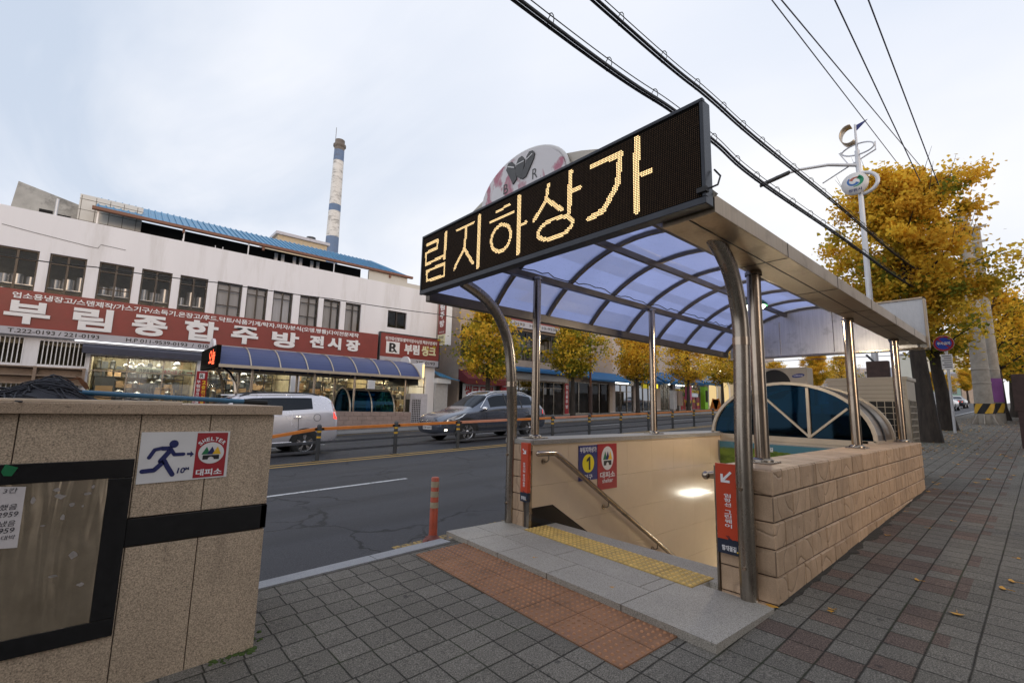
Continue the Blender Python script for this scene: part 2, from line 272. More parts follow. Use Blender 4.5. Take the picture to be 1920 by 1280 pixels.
MT = dict(
    pav=pavers('grey_paving', 0.192, 0.192, (0.125, 0.115, 0.099), (0.155, 0.143, 0.124), (0.1, 0.05, 0.04), 0.5, 1.35),
    pavfar=pavers('far_paving', 0.3, 0.3, (0.16, 0.15, 0.14), (0.22, 0.21, 0.19), None),
    road=asphalt('asphalt', (0.042, 0.043, 0.050)), kerb=granite('kerb_granite', (0.30, 0.31, 0.33), 0.7, 0.3),
    slab=granite('landing_granite', (0.34, 0.315, 0.275), 0.6, 0.5, 150), fgran=granite('brown_granite', (0.46, 0.36, 0.26), 0.5, 0.55, 140, (0.10, 0.075, 0.055)),
    cope=granite('coping_granite', (0.39, 0.29, 0.205), 0.45, 0.45, 170), black=mat('black_granite', (0.010, 0.010, 0.011), 0.18, 0, 0.3, 30, 0, 60),
    white_line=worn_paint('white_road_paint', (0.55, 0.56, 0.58), (0.045, 0.046, 0.052), 0.51, 16), yellow_line=worn_paint('yellow_road_paint', (0.42, 0.27, 0.08), (0.045, 0.046, 0.052), 0.55, 8),
    yellow_worn=worn_paint('worn_yellow_paint', (0.42, 0.28, 0.07), (0.045, 0.046, 0.052), 0.47, 26, 0.05),
    redtac=mat('red_tactile', (0.25, 0.125, 0.066), 0.75, 0, 0.3, 5, 0.2, 150, dirt=(0.17, 0.09, 0.065), ds=2.5), yeltac=mat('yellow_tactile', (0.50, 0.335, 0.09), 0.6, 0, 0.2, 6, 0.2, 150, dirt=(0.38, 0.26, 0.09), ds=4),
    tile=hewn('hewn_tile', (0.42, 0.29, 0.185), (0.53, 0.375, 0.25)), grout=mat('grout', (0.07, 0.055, 0.045), 0.9),
    beige=mat('polished_beige_tile', (0.62, 0.49, 0.345), 0.15, 0, 0.05, 2, 0.0), capst=granite('cap_stone', (0.30, 0.28, 0.25), 0.4, 0.25, 120),
    steel=steel('stainless_steel', (.44, .37, .30), .15), steel2=steel('weathered_steel', (0.34, 0.30, 0.255), 0.24), fascia=steel('bronze_steel', (0.42, 0.335, 0.245), 0.42), rib=mat('dark_rib', (0.125, 0.105, 0.088), 0.38, 0.7, 0.2, 4),
    alum=mat('warm_aluminium', (0.50, 0.43, 0.34), 0.4, 0.5, 0.12, 3), dgrey=mat('dark_grey_metal', (0.045, 0.048, 0.055), 0.45, 0.2, 0.2, 6),
    ledpanel=mat('led_panel', (0.005, 0.004, 0.003), 0.8, 0, 0.2, 20, spec=.08), ledoff=mat('led_off', (0.085, 0.050, 0.028), 0.6, 0, 0.35, 60, spec=.1), ledon=emis('led_on', (1.0, 0.70, 0.34), 2.3), ledred=emis('led_red', (1.0, 0.12, 0.05), 2.2), ledor=emis('led_orange', (1.0, 0.22, 0.05), 1.6),
    frame=mat('sign_frame', (0.034, 0.038, 0.048), 0.35, 0.5, 0.2, 5), white=mat('white_paint', (0.78, 0.78, 0.79), 0.6, 0, 0.05, 3), wallw=mat('white_render', (0.80, 0.80, 0.84), 0.85, 0, 0.03, 1.2, 0.25, 9, dirt=(0.66, 0.65, 0.66), ds=1.1, stretch=(1, 1, .14)),
    wtxt=mat('white_letter', (0.78, 0.78, 0.80), 0.5, 0, 0), btxt=mat('black_letter', (0.012, 0.012, 0.014), 0.5, 0, 0), ntxt=mat('navy_letter', (0.012, 0.018, 0.11), 0.5, 0, 0), rtxt=mat('red_letter', (0.42, 0.012, 0.02), 0.5, 0, 0), ytxt=mat('yellow_letter', (0.85, 0.55, 0.03), 0.5, 0, 0), cream_txt=mat('cream_letter', (0.72, 0.70, 0.45), 0.5, 0, 0),
    signred=mat('brick_red_sign', (0.225, 0.040, 0.032), 0.5, 0, 0.1, 2), signgrey=mat('grey_sign_strip', (0.42, 0.42, 0.47), 0.5, 0, 0.05), orange=mat('orange_vinyl', (0.52, 0.055, 0.018), 0.35, 0, 0.06, 3), navy=mat('navy_vinyl', (0.014, 0.022, 0.045), 0.4, 0, 0.1),
    blue=mat('blue_sign', (0.012, 0.022, 0.16), 0.3, 0, 0.1), shred=mat('red_sign', (0.34, 0.012, 0.022), 0.35, 0, 0.08), green=mat('green_print', (0.01, 0.16, 0.06), 0.4, 0, 0.1), yellow=mat('yellow_print', (0.75, 0.45, 0.02), 0.4, 0, 0.06), disc=mat('yellow_disc', (0.80, 0.66, 0.01), 0.4, 0, 0.03),
    wsign=mat('white_sign', (0.70, 0.69, 0.69), 0.35, 0, 0.05), steelplate=None, paper=mat('note_paper', (0.62, 0.58, 0.58), 0.8, 0, 0.08, 3, 0.2, 12), pen=mat('pen_ink', (0.02, 0.02, 0.03), 0.5, 0, 0),
    net=mat('black_net', (0.022, 0.024, 0.035), 0.7, 0, 0.4, 12), bpole=mat('blue_pole', (0.03, 0.12, 0.22), 0.4, 0, 0.2, 5), cpole=mat('cream_pole', (0.62, 0.50, 0.38), 0.4, 0, 0.1), rub=mat('black_rubber', (0.015, 0.015, 0.016), 0.75), rust=mat('rusty_steel', (0.17, 0.065, 0.025), 0.7, 0, 0.4, 20),
    boll=mat('orange_bollard', (0.42, 0.075, 0.035), 0.45, 0, 0.2, 8, dirt=(0.2, 0.06, 0.04), ds=6), reflect=mat('reflective_band', (0.34, 0.29, 0.20), 0.4, 0, 0.15, 20), bollbase=mat('bollard_base', (0.20, 0.06, 0.045), 0.7, 0, 0.3, 10),
    fpost=mat('fence_post', (0.055, 0.06, 0.068), 0.45, 0.2, 0.2, 6), frail=mat('fence_rail', (0.065, 0.07, 0.085), 0.45, 0.2, 0.2, 6), forange=mat('fence_orange', (0.62, 0.20, 0.035), 0.45, 0, 0.12, 4), fpink=mat('fence_faded', (0.56, 0.24, 0.15), 0.5, 0, 0.12, 4), fyel=mat('fence_yellow', (0.62, 0.36, 0.03), 0.5),
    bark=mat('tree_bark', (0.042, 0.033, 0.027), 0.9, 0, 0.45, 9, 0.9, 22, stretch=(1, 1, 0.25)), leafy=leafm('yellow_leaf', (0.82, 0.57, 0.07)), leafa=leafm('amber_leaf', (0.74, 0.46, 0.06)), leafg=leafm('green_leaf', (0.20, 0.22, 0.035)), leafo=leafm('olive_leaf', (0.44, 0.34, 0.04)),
    reddome=mat('pale_red_dome', (0.34, 0.165, 0.08), 0.7, 0, 0.3, 6), yeldome=mat('pale_yellow_dome', (0.70, 0.47, 0.14), 0.55, 0, 0.2, 6),  # domes coloured paler than their tiles, for contrast
    conc=mat('concrete_pole', (0.33, 0.30, 0.26), 0.85, 0, 0.15, 4, 0.2, 60, dirt=(0.23, 0.20, 0.17), ds=1.5), concd=mat('old_concrete', (0.40, 0.40, 0.39), 0.9, 0, 0.2, 2, 0.3, 20, dirt=(0.12, 0.12, 0.12), ds=1.2),
    bluepan=mat('blue_roof', (0.055, 0.24, 0.44), 0.4, 0, 0.12, 1.5), gutter=mat('brown_gutter', (0.20, 0.085, 0.05), 0.5), dark=mat('dark_recess', (0.012, 0.012, 0.012), 0.9), wframe=mat('brown_window_frame', (0.045, 0.036, 0.030), 0.4, 0.2), wglass=glass('window_glass', (0.85, 0.86, 0.88), 0.57, 0.03, (.30, .32, .35)), sglass=glass('shop_glass', (0.92, 0.95, 0.93), 0.8),
    room=mat('room_wall', (0.40, 0.34, 0.22), 0.8, 0, 0.25, 3), curtain=mat('pale_curtain', (0.62, 0.62, 0.64), 0.9, 0, 0.08, 3, stretch=(3, 1, 0.2)), pot=mat('aluminium_pot', (0.58, 0.58, 0.58), 0.38, 0.85, 0.1, 8), cardboard=mat('cardboard', (0.34, 0.22, 0.12), 0.85, 0, 0.2, 3), tubel=emis('shop_tube', (1.0, 0.95, 0.80), 34), warml=emis('warm_lamp', (1.0, 0.72, 0.36), 9),
    tan=mat('tan_render', (0.42, 0.335, 0.275), 0.85, 0, 0.08, 1, 0.15, 20, dirt=(0.32, 0.25, 0.2), ds=0.6), beigew=mat('pale_render', (0.47, 0.42, 0.40), 0.85, 0, 0.07, 1, 0.15, 20, dirt=(0.36, 0.32, 0.30), ds=0.5), awn=mat('blue_awning', (0.012, 0.125, 0.32), 0.6, 0, 0.1, 3), awnred=mat('maroon_awning', (0.15, 0.02, 0.022), 0.7, 0, 0.15, 3), awnnavy=mat('navy_awning', (0.045, 0.048, 0.075), 0.7, 0, 0.15, 3),
    shut=mat('roller_shutter', (0.52, 0.52, 0.53), 0.5, 0.1, 0.1), netg=mat('green_netting', (0.02, 0.075, 0.045), 0.8, 0, 0.25, 5), block=mat('pink_block', (0.30, 0.225, 0.20), 0.8, 0, 0.15, 4, 0.2, 40), mort=mat('mortar', (0.40, 0.35, 0.32), 0.9),
    carsil=mat('silver_paint', (0.66, 0.65, 0.70), 0.26, 0.4, 0.03, 2, coat=0.7), cargrey=mat('grey_blue_paint', (0.12, 0.14, 0.185), 0.22, 0.65, 0.03, 2, coat=0.8), carwhite=mat('pale_car_paint', (0.5, 0.5, 0.52), 0.3, 0.3, 0.03, coat=0.6), cardark=mat('dark_car_paint', (0.03, 0.035, 0.05), 0.3, 0.3, 0.03, coat=0.6), carglass=glass('car_glass', (0.05, 0.055, 0.06), 0.55, 0.02, (.42, .46, .52)), tyre=mat('tyre', (0.018, 0.018, 0.019), 0.85), alloy=mat('alloy_rim', (0.62, 0.62, 0.64), 0.25, 0.9, 0.05), clad=mat('black_plastic', (0.025, 0.026, 0.028), 0.6), chrome=mat('chrome', (0.75, 0.75, 0.77), 0.1, 1.0, 0), lamp=mat('headlamp', (0.65, 0.68, 0.72), 0.1, 0.6, 0.2, 14), tail=mat('tail_lamp', (0.45, 0.01, 0.015), 0.2, 0, 0.1, emit=(1, 0.03, 0.03), es=0.5), tailon=emis('brake_light', (1.0, 0.07, 0.05), 1.6), fog=emis('fog_lamp', (1.0, 0.85, 0.6), 6), amber=mat('amber_lamp', (0.42, 0.10, 0.05), 0.3),
    galv=mat('white_pole', (0.62, 0.63, 0.66), 0.35, 0.3, 0.06), cable=mat('cable', (0.014, 0.014, 0.016), 0.6, 0, 0), wire=mat('thin_wire', (0.03, 0.032, 0.07), 0.5, 0, 0), brown=mat('brown_timber', (0.06, 0.035, 0.03), 0.8, 0, 0.25, 8), pinkban=mat('pink_banner', (0.50, 0.085, 0.22), 0.6, 0, 0.12, 2), purple=mat('purple_banner', (0.25, 0.08, 0.27), 0.6, 0, 0.15, 1.5),
    acw=mat('beige_enamel', (0.47, 0.40, 0.30), 0.45, 0, 0.06, 3), acg=mat('ac_dark_coil', (0.012, 0.011, 0.009), 0.6), acwhite=mat('grey_enamel', (0.50, 0.50, 0.56), 0.45), sam=mat('logo_blue', (0.012, 0.022, 0.19), 0.35),
    bluegl=None, poly=None, teal=mat('teal_wall', (0.20, 0.42, 0.44), 0.6), ginkgo=mat('fallen_ginkgo_leaf', (0.52, 0.26, 0.03), 0.7, 0, 0.25, 3), moss=mat('moss', (0.05, 0.085, 0.015), 0.95, 0, 0.4, 30, 0.6, 120), grass=mat('green_cover', (0.10, 0.17, 0.04), 0.9, 0, 0.4, 12),
)
def polycarb(name, col, rough=0.35, tr=0.0, spec=0.25):
    m = bpy.data.materials.new(name); m.use_nodes = True; nt = m.node_tree; nt.nodes.clear()
    o = nt.nodes.new('ShaderNodeOutputMaterial'); d = nt.nodes.new('ShaderNodeBsdfDiffuse'); t = nt.nodes.new('ShaderNodeBsdfTranslucent')
    tc = nt.nodes.new('ShaderNodeTexCoord'); sp = noise(nt, tc.outputs['Object'], 38, 3, 0.7); big = noise(nt, tc.outputs['Object'], 0.8, 3, 0.6)
    c = mixc(nt, ramp(nt, sp, [(0.60, 0.0), (0.70, 0.45)]), ramp(nt, big, [(0.3, tuple(x*0.9 for x in col)), (0.7, tuple(x*1.08 for x in col))]), tuple(x*0.5 for x in col))
    nt.links.new(c, t.inputs[0]); nt.links.new(mixc(nt, 1.0, c, (0.25, 0.25, 0.3), 'MULTIPLY'), d.inputs[0])
    x = nt.nodes.new('ShaderNodeMixShader'); x.inputs[0].default_value = 0.72; nt.links.new(d.outputs[0], x.inputs[1]); nt.links.new(t.outputs[0], x.inputs[2])
    g = nt.nodes.new('ShaderNodeBsdfGlossy'); g.inputs['Roughness'].default_value = rough
    fr = nt.nodes.new('ShaderNodeFresnel'); fr.inputs[0].default_value = 1.35
    x2 = nt.nodes.new('ShaderNodeMixShader'); nt.links.new(mth(nt, 'MULTIPLY', fr.outputs[0], spec), x2.inputs[0]); nt.links.new(x.outputs[0], x2.inputs[1]); nt.links.new(g.outputs[0], x2.inputs[2])
    nt.links.new(x2.outputs[0], o.inputs[0]); return m
MT['poly'] = polycarb('blue_polycarbonate', (0.46, 0.53, 0.88))
MT['polydark'] = mat('dark_blue_roof', (0.052, 0.068, 0.17), 0.38, 0, 0.08, 1.0, spec=.3)
MT['bluegl'] = glass('blue_glass', (0.02, 0.17, 0.30), 0.55, 0.04, (0.13, 0.30, 0.46))
def plate_mat():
    m = bpy.data.materials.new('wavy_steel_plate'); m.use_nodes = True; nt = m.node_tree; b = nt.nodes['Principled BSDF']; p = pos(nt)
    b.inputs['Metallic'].default_value = 0.9
    nt.links.new(ramp(nt, noise(nt, p, 5, 5, 0.7), [(0.35, (0.42, 0.35, 0.26)), (0.7, (0.58, 0.49, 0.38))]), b.inputs['Base Color'])
    b.inputs['Roughness'].default_value = 0.27
    h = noise(nt, vmap(nt, p, (11, 11, 1.3)), 1.0, 2, 0.5, 0.6)
    bn = nt.nodes.new('ShaderNodeBump'); bn.inputs['Strength'].default_value = 0.8; bn.inputs['Distance'].default_value = 0.05
    nt.links.new(h, bn.inputs['Height']); nt.links.new(bn.outputs[0], b.inputs['Normal']); return m
MT['steelplate'] = plate_mat()
def emblem_mat():
    m = bpy.data.materials.new('peeling_emblem'); m.use_nodes = True; nt = m.node_tree; b = nt.nodes['Principled BSDF']; p = pos(nt)
    f = noise(nt, vmap(nt, p, (1, 3.2, 2.2), (0, 1.7, 0.4)), 1.0, 5, 0.55, 0.4)
    c = ramp(nt, f, [(0.56, (0.76, 0.74, 0.77)), (0.585, (0.58, 0.38, 0.43)), (0.615, (0.52, 0.16, 0.24)), (0.66, (0.56, 0.34, 0.38))])
    nt.links.new(c, b.inputs['Base Color']); b.inputs['Roughness'].default_value = 0.5; return m
MT['emblem'] = emblem_mat()
def hillpic():
    m = bpy.data.materials.new('green_hill_print'); m.use_nodes = True; nt = m.node_tree; b = nt.nodes['Principled BSDF']; p = pos(nt)
    f = noise(nt, vmap(nt, p, (1, 3, 6)), 1.0, 5, 0.6); s = nt.nodes.new('ShaderNodeSeparateXYZ'); nt.links.new(p, s.inputs[0])
    k = ramp(nt, mth(nt, 'ADD', s.outputs[2], mth(nt, 'MULTIPLY', f, 0.3)), [(0.98, 0.0), (1.06, 1.0)])
    nt.links.new(mixc(nt, k, ramp(nt, f, [(0.35, (0.02, 0.05, 0.01)), (0.6, (0.14, 0.22, 0.03))]), (0.05, 0.16, 0.22)), b.inputs['Base Color']); b.inputs['Roughness'].default_value = 0.25; return m
MT['hill'] = hillpic()

# ------------------------------------------------------------------ mesh builder
ORG = {}
class MB:
    def __init__(s): s.v = []; s.f = []; s.mi = []; s.sm = []; s.cur = 0
    def add(s, vs, fs, smooth=False):
        o = len(s.v); s.v += [tuple(v) for v in vs]
        for f in fs: s.f.append(tuple(i+o for i in f)); s.mi.append(s.cur); s.sm.append(smooth)
        return s
    def m(s, i): s.cur = i; return s
    def poly(s, pts): return s.add(pts, [tuple(range(len(pts)))])
    def box(s, x0, x1, y0, y1, z0, z1):
        x0, x1 = min(x0, x1), max(x0, x1); y0, y1 = min(y0, y1), max(y0, y1); z0, z1 = min(z0, z1), max(z0, z1)
        v = [(x, y, z) for z in (z0, z1) for y in (y0, y1) for x in (x0, x1)]
        return s.add(v, [(0, 2, 3, 1), (4, 5, 7, 6), (0, 1, 5, 4), (2, 6, 7, 3), (0, 4, 6, 2), (1, 3, 7, 5)])
    def obox(s, c, ax, ay, az):
        c, ax, ay, az = Vector(c), Vector(ax), Vector(ay), Vector(az)
        v = [c+ax*i+ay*j+az*k for k in (-1, 1) for j in (-1, 1) for i in (-1, 1)]
        return s.add(v, [(0, 2, 3, 1), (4, 5, 7, 6), (0, 1, 5, 4), (2, 6, 7, 3), (0, 4, 6, 2), (1, 3, 7, 5)])
    def bar(s, p0, p1, w, h, upv=(0, 0, 1)):
        p0, p1 = Vector(p0), Vector(p1); d = p1-p0; u = Vector(upv)
        sd = d.cross(u).normalized(); u2 = sd.cross(d).normalized()
        return s.obox((p0+p1)/2, d/2, sd*w/2, u2*h/2)
    def tube(s, pts, r, n=10, cap=True, sm=True):
        pts = [Vector(p) for p in pts]; rs = r if isinstance(r, (list, tuple)) else [r]*len(pts)
        rings = []; prev = None
        for i, p in enumerate(pts):
            t = (pts[min(i+1, len(pts)-1)]-pts[max(i-1, 0)]).normalized()
            if prev is None:
                a = Vector((0, 0, 1)) if abs(t.z) < 0.9 else Vector((1, 0, 0)); a = t.cross(a).normalized()
            else:
                a = (prev - t*prev.dot(t)).normalized()
            prev = a; b = t.cross(a)
            rings.append([p + (a*math.cos(2*math.pi*k/n)+b*math.sin(2*math.pi*k/n))*rs[i] for k in range(n)])
        v = [q for rg in rings for q in rg]
        f = [(i*n+k, i*n+(k+1) % n, (i+1)*n+(k+1) % n, (i+1)*n+k) for i in range(len(pts)-1) for k in range(n)]
        s.add(v, f, sm)
        if cap: s.add(rings[0], [tuple(reversed(range(n)))]); s.add(rings[-1], [tuple(range(n))])
        return s
    def cyl(s, p0, p1, r, n=16, cap=True): return s.tube([p0, p1], r, n, cap)
    def lathe(s, prof, c, n=16, axis='Z'):
        c = Vector(c); v = []
        for (r, h) in prof:
            for k in range(n):
                a = 2*math.pi*k/n; x, y = r*math.cos(a), r*math.sin(a)
                v.append(c+Vector((x, y, h)) if axis == 'Z' else c+Vector((x, h, y)) if axis == 'Y' else c+Vector((h, x, y)))
        f = [(i*n+k, i*n+(k+1) % n, (i+1)*n+(k+1) % n, (i+1)*n+k) for i in range(len(prof)-1) for k in range(n)]
        return s.add(v, f, True)
    def prism(s, pts, vec):
        pts = [Vector(p) for p in pts]; vec = Vector(vec); n = len(pts); q = [p+vec for p in pts]
        s.add(pts, [tuple(reversed(range(n)))]); s.add(q, [tuple(range(n))])
        s.add(pts+q, [(i, (i+1) % n, n+(i+1) % n, n+i) for i in range(n)]); return s
    def ball(s, c, r, n=10, m=6, sz=1.0):
        prof = [(max(1e-4, r*math.sin(math.pi*i/m)), -r*sz*math.cos(math.pi*i/m)) for i in range(m+1)]
        return s.lathe(prof, c, n)
    def build(s, name, mats, parent=None, bev=0, local=False, org=None):
        me = bpy.data.meshes.new(name)
        o0 = ORG.get(parent.name, Vector((0, 0, 0))) if parent is not None else (Vector(org) if org else Vector((0, 0, 0)))
        vs = s.v if local else [(x-o0.x, y-o0.y, z-o0.z) for x, y, z in s.v]
        me.from_pydata(vs, [], s.f)
        for p, mi, sm in zip(me.polygons, s.mi, s.sm): p.material_index = mi; p.use_smooth = sm
        for m_ in (mats if isinstance(mats, (list, tuple)) else [mats]): me.materials.append(MT[m_] if isinstance(m_, str) else m_)
        bm = bmesh.new(); bm.from_mesh(me); bmesh.ops.recalc_face_normals(bm, faces=bm.faces); bm.to_mesh(me); bm.free()
        o = bpy.data.objects.new(name, me); C.objects.link(o)
        if parent is not None: o.parent = parent
        elif org: o.location = org
        ORG[o.name] = o0
        if bev:
            b = o.modifiers.new('bevel', 'BEVEL'); b.width = bev; b.segments = 2; b.limit_method = 'ANGLE'; b.angle_limit = R(40)
        return o
def tag(o, label, cat, group=None):
    o['label'] = label; o['category'] = cat
    if group: o['group'] = group
    return o
def struct(o, kind='structure'): o['kind'] = kind; return o
def thing(name, label, cat, loc=(0, 0, 0), group=None):
    o = bpy.data.objects.new(name, None); C.objects.link(o); o.location = loc; o.empty_display_size = 0.2
    ORG[o.name] = Vector(loc); return tag(o, label, cat, group)
def dup(root, loc=None, rot=None, scale=None, label=None, group=None):
    r = root.copy(); C.objects.link(r)
    if loc is not None: r.location = loc
    if rot is not None: r.rotation_euler = rot
    if scale is not None: r.scale = scale
    if label: r['label'] = label
    if group: r['group'] = group
    for ch in list(root.children):
        c = ch.copy(); C.objects.link(c); c.parent = r
        for g in list(ch.children):
            d = g.copy(); C.objects.link(d); d.parent = c
    return r
_tc = {}
def glyphs(s, bold=0.0, ext=0.0):
    key = (s, bold, ext)
    if key not in _tc:
        c = bpy.data.curves.new('txt', 'FONT'); c.body = s; c.offset = bold; c.extrude = ext; c.resolution_u = 4
        o = bpy.data.objects.new('txt', c); C.objects.link(o); bpy.context.view_layer.update()
        me = bpy.data.meshes.new_from_object(o.evaluated_get(bpy.context.evaluated_depsgraph_get()))
        v = [tuple(p.co) for p in me.vertices]; f = [tuple(p.vertices) for p in me.polygons]
        bpy.data.objects.remove(o); bpy.data.curves.remove(c); bpy.data.meshes.remove(me); _tc[key] = (v, f)
    return _tc[key]
def text(mb, s, c, xd, ud, wid, hei, bold=0.0, ext=0.0, off=0.004, skew=0.0):
    """letters s fitted in a wid x hei box centred on c, reading along xd, standing along ud"""
    v, f = glyphs(s, bold, 0.5 if ext else 0.0)
    if not v: return
    x0 = min(p[0] for p in v); x1 = max(p[0] for p in v); y0 = min(p[1] for p in v); y1 = max(p[1] for p in v)
    c, xd, ud = Vector(c), Vector(xd), Vector(ud); n = xd.cross(ud)
    sx = wid/max(x1-x0, 1e-6); sy = hei/max(y1-y0, 1e-6)
    mb.add([c + xd*((p[0]-(x0+x1)/2)*sx+skew*(p[1]-(y0+y1)/2)*sy) + ud*((p[1]-(y0+y1)/2)*sy) + n*(off+(ext*(p[2]+0.5) if ext else 0)) for p in v], f)
X, Y, Z = Vector((1, 0, 0)), Vector((0, 1, 0)), Vector((0, 0, 1)); NX, NY = -X, -Y

# ================================================================== SETTING
def strip(mb, x0, x1, y0, y1, dz):
    xs = [x0] + [x for x in (120.0,) if x0 < x < x1] + [x1]
    for a, b in zip(xs, xs[1:]):
        mb.poly([(a, y0, gz(a)+dz), (b, y0, gz(b)+dz), (b, y1, gz(b)+dz), (a, y1, gz(a)+dz)])
XL, XR = -60, 600
m = MB(); strip(m, XL, XR, -400, -7, -0.03); strip(m, XL, XR, 24.4, 500, -0.02); struct(m.build('ground', 'conc'))
m = MB(); strip(m, XL, 3.42, -7, 4.05, 0); strip(m, 3.42, 9.72, -7, 1.36, 0); strip(m, 9.72, XR, -7, 4.05, 0); strip(m, 2.0, 3.42, 4.05, 4.14, 0)
struct(m.build('pavement', 'pav'))
RD = -0.055
m = MB(); strip(m, XL, XR, 4.22, 19.0, RD); struct(m.build('road', 'road'))
m = MB()
x = -12.0
while x < 2.5:
    L = 1.0; a, b = x+0.004, min(x+L, 2.78)-0.004
    m.prism([(a, 4.05, gz(a)+0.012), (b, 4.05, gz(b)+0.012), (b, 4.222, gz(b)+0.004), (a, 4.222, gz(a)+0.004)], (0, 0, -0.12)); x += L
x = 9.8
while x < 160:
    L = 1.0 if x < 40 else 6.0; a, b = x+0.004, x+L-0.004
    m.prism([(a, 4.05, gz(a)+0.06), (b, 4.05, gz(b)+0.06), (b, 4.222, gz(b)+0.055), (a, 4.222, gz(a)+0.055)], (0, 0, -0.2)); x += L
m.box(2.90, 3.66, 4.16, 4.222, -0.1, 0.09); m.box(3.66, 9.8, 4.262, 4.30, -0.1, 0.12)
struct(m.build('kerb', 'kerb'))
m = MB(); strip(m, XL, XR, 19.18, 24.4, 0.05); struct(m.build('far_pavement', 'pavfar'))
m = MB(); strip(m, XL, XR, 19.0, 19.18, 0.056); m.f and None
for a in range(-20, 150, 3): m.poly([(a, 19.0, gz(a)+0.06), (a+3, 19.0, gz(a+3)+0.06), (a+3, 19.0, gz(a+3)+RD-.02), (a, 19.0, gz(a)+RD-.02)])
struct(m.build('far_kerb', 'kerb'))
# painted lines
m = MB(); strip(m, XL, 200, 10.93, 11.06, RD+.004); strip(m, XL, 200, 11.26, 11.39, RD+.004); struct(m.build('centre_line_marking', 'yellow_line'))
m = MB()
for k in range(-4, 16): strip(m, 1.0+k*8.0-0.0, 4.4+k*8.0, 7.87, 7.965, RD+.004); strip(m, 2.5+k*8, 5.5+k*8, 15.2, 15.31, RD+.004)
struct(m.build('lane_dash_marking', 'white_line'))
m = MB(); strip(m, 2.35, 3.6, 4.34, 4.47, RD+.004); strip(m, 3.6, 12, 4.38, 4.50, RD+.004)
for k in range(16): strip(m, 14+k*5, 16.6+k*5, 4.42, 4.56, RD+.004)
strip(m, XL, 200, 18.3, 18.45, RD+.004); struct(m.build('kerb_line_marking', 'yellow_worn'))
# red tactile paving in front of the entrance (two rows of 30 cm blocks with domes)
ta = Vector((0.0405, 0.999, 0)).normalized(); tb = Vector((0.999, -0.0405, 0)).normalized()
def tactile(mb, o, ua, ub, na, nb, size, zf, dome=0.0125, gap=0.003):
    for i in range(na):
        for j in range(nb):
            s = size
            c = o + ua*((i+.5)*s) + ub*((j+.5)*s); c.z = zf(c)
            h = s/2-gap
            q = [c+ua*a*h+ub*b*h for a, b in ((-1, -1), (1, -1), (1, 1), (-1, 1))]
            for p in q: p.z = zf(p)+0.008
            mb.m(0); mb.prism(q, (0, 0, -0.02)); mb.m(1)
            for k in range(6):
                for l in range(6):
                    p = c + ua*((k-2.5)*s/6) + ub*((l-2.5)*s/6); p.z = zf(p)+0.0075
                    n = 8; r = dome
                    a = [p+ua*math.cos(2*math.pi*t/n)*r+ub*math.sin(2*math.pi*t/n)*r for t in range(n)]
                    b = [p+ua*math.cos(2*math.pi*t/n)*r*.62+ub*math.sin(2*math.pi*t/n)*r*.62+Z*0.0075 for t in range(n)]
                    mb.add(a+b, [(t, (t+1) % n, n+(t+1) % n, n+t) for t in range(n)], True); mb.add(b, [tuple(range(n))])
m = MB(); tactile(m, Vector((2.235, 1.615, 0)), ta, tb, 8, 2, 0.293, lambda p: gz(p.x)); struct(m.build('tactile_paving', ['redtac', 'reddome']))

# ================================================================== STATION ENTRANCE (stairwell)
ent = thing('stairwell', 'tan hewn tile stairwell with polished beige walls inside under the big canopy', 'stairwell', (3.7, 2.7, 0.12))
YO, YI, YLI, YLO = 1.34, 1.745, 3.85, 4.26
LZ = 0.145                                    # top of the landing
TOP, TOPL = 1.037, 1.085
XF, XE = 3.67, 9.70
m = MB()
m.box(XF+.012, XE-.012, YO+.012, YI, -3.0, TOP-.012)
m.box(3.662, XE, YLI+.0, YLO-.012, -3.0, TOPL-.055)
m.build('wall_core', 'grout', ent)
m = MB()     # hewn tiles: each its own chamfered block, on the outer face, the front face and the top
random.seed(3)
def tilebox(mb, c, ax, ay, n, hx, hy, th):
    a = [c+ax*i*hx+ay*j*hy for i, j in ((-1, -1), (1, -1), (1, 1), (-1, 1))]
    ch = 0.008
    b = [c+ax*i*(hx-ch)+ay*j*(hy-ch)+n*th for i, j in ((-1, -1), (1, -1), (1, 1), (-1, 1))]
    mb.add(a+b, [(4, 5, 6, 7)]+[(t, (t+1) % 4, 4+(t+1) % 4, 4+t) for t in range(4)])
rh = 0.1825
for r in range(8):
    zc = TOP - rh*(r+.5); off = 0.0 if r % 2 else 0.19
    x = XF - (0.38-off if off else 0)
    while x < XE:
        a, b = max(x, XF), min(x+0.38, XE)
        if b-a > 0.05: tilebox(m, Vector(((a+b)/2, YO+.012, zc)), X, Z, NY, (b-a)/2-.0045, rh/2-.004, 0.012+random.uniform(-.002, .004))
        x += 0.38
    if zc > -0.2: tilebox(m, Vector((XF+.012, (YO+YI)/2, zc)), Y, Z, NX, (YI-YO)/2-.002, rh/2-.003, 0.012+random.uniform(-.002, .003))
for k in range(16):
    a = XF+.0+k*0.38; b = min(a+.38, XE)
    if b-a > .05: tilebox(m, Vector(((a+b)/2, (YO+YI)/2, TOP-.012)), X, Y, Z, (b-a)/2-.0025, (YI-YO)/2-.002, 0.012)
m.build('hewn_tile_cladding', 'tile', ent); m = MB()
for r in range(6):
    zc = TOPL-.055 - rh*(r+.5)
    tilebox(m, Vector((3.662, (YLI+YLO)/2+.03, zc)), Y, Z, NX, (YLO-YLI)/2-.05, rh/2-.003, 0.012)
    for k in range(17):
        a = 3.662+k*.38; b = min(a+.38, XE)
        if b-a > .05: tilebox(m, Vector(((a+b)/2, YLO-.012, zc)), X, Z, Y, (b-a)/2-.0045, rh/2-.004, .012)
m.build('hewn_tile_cladding', 'tile', ent)
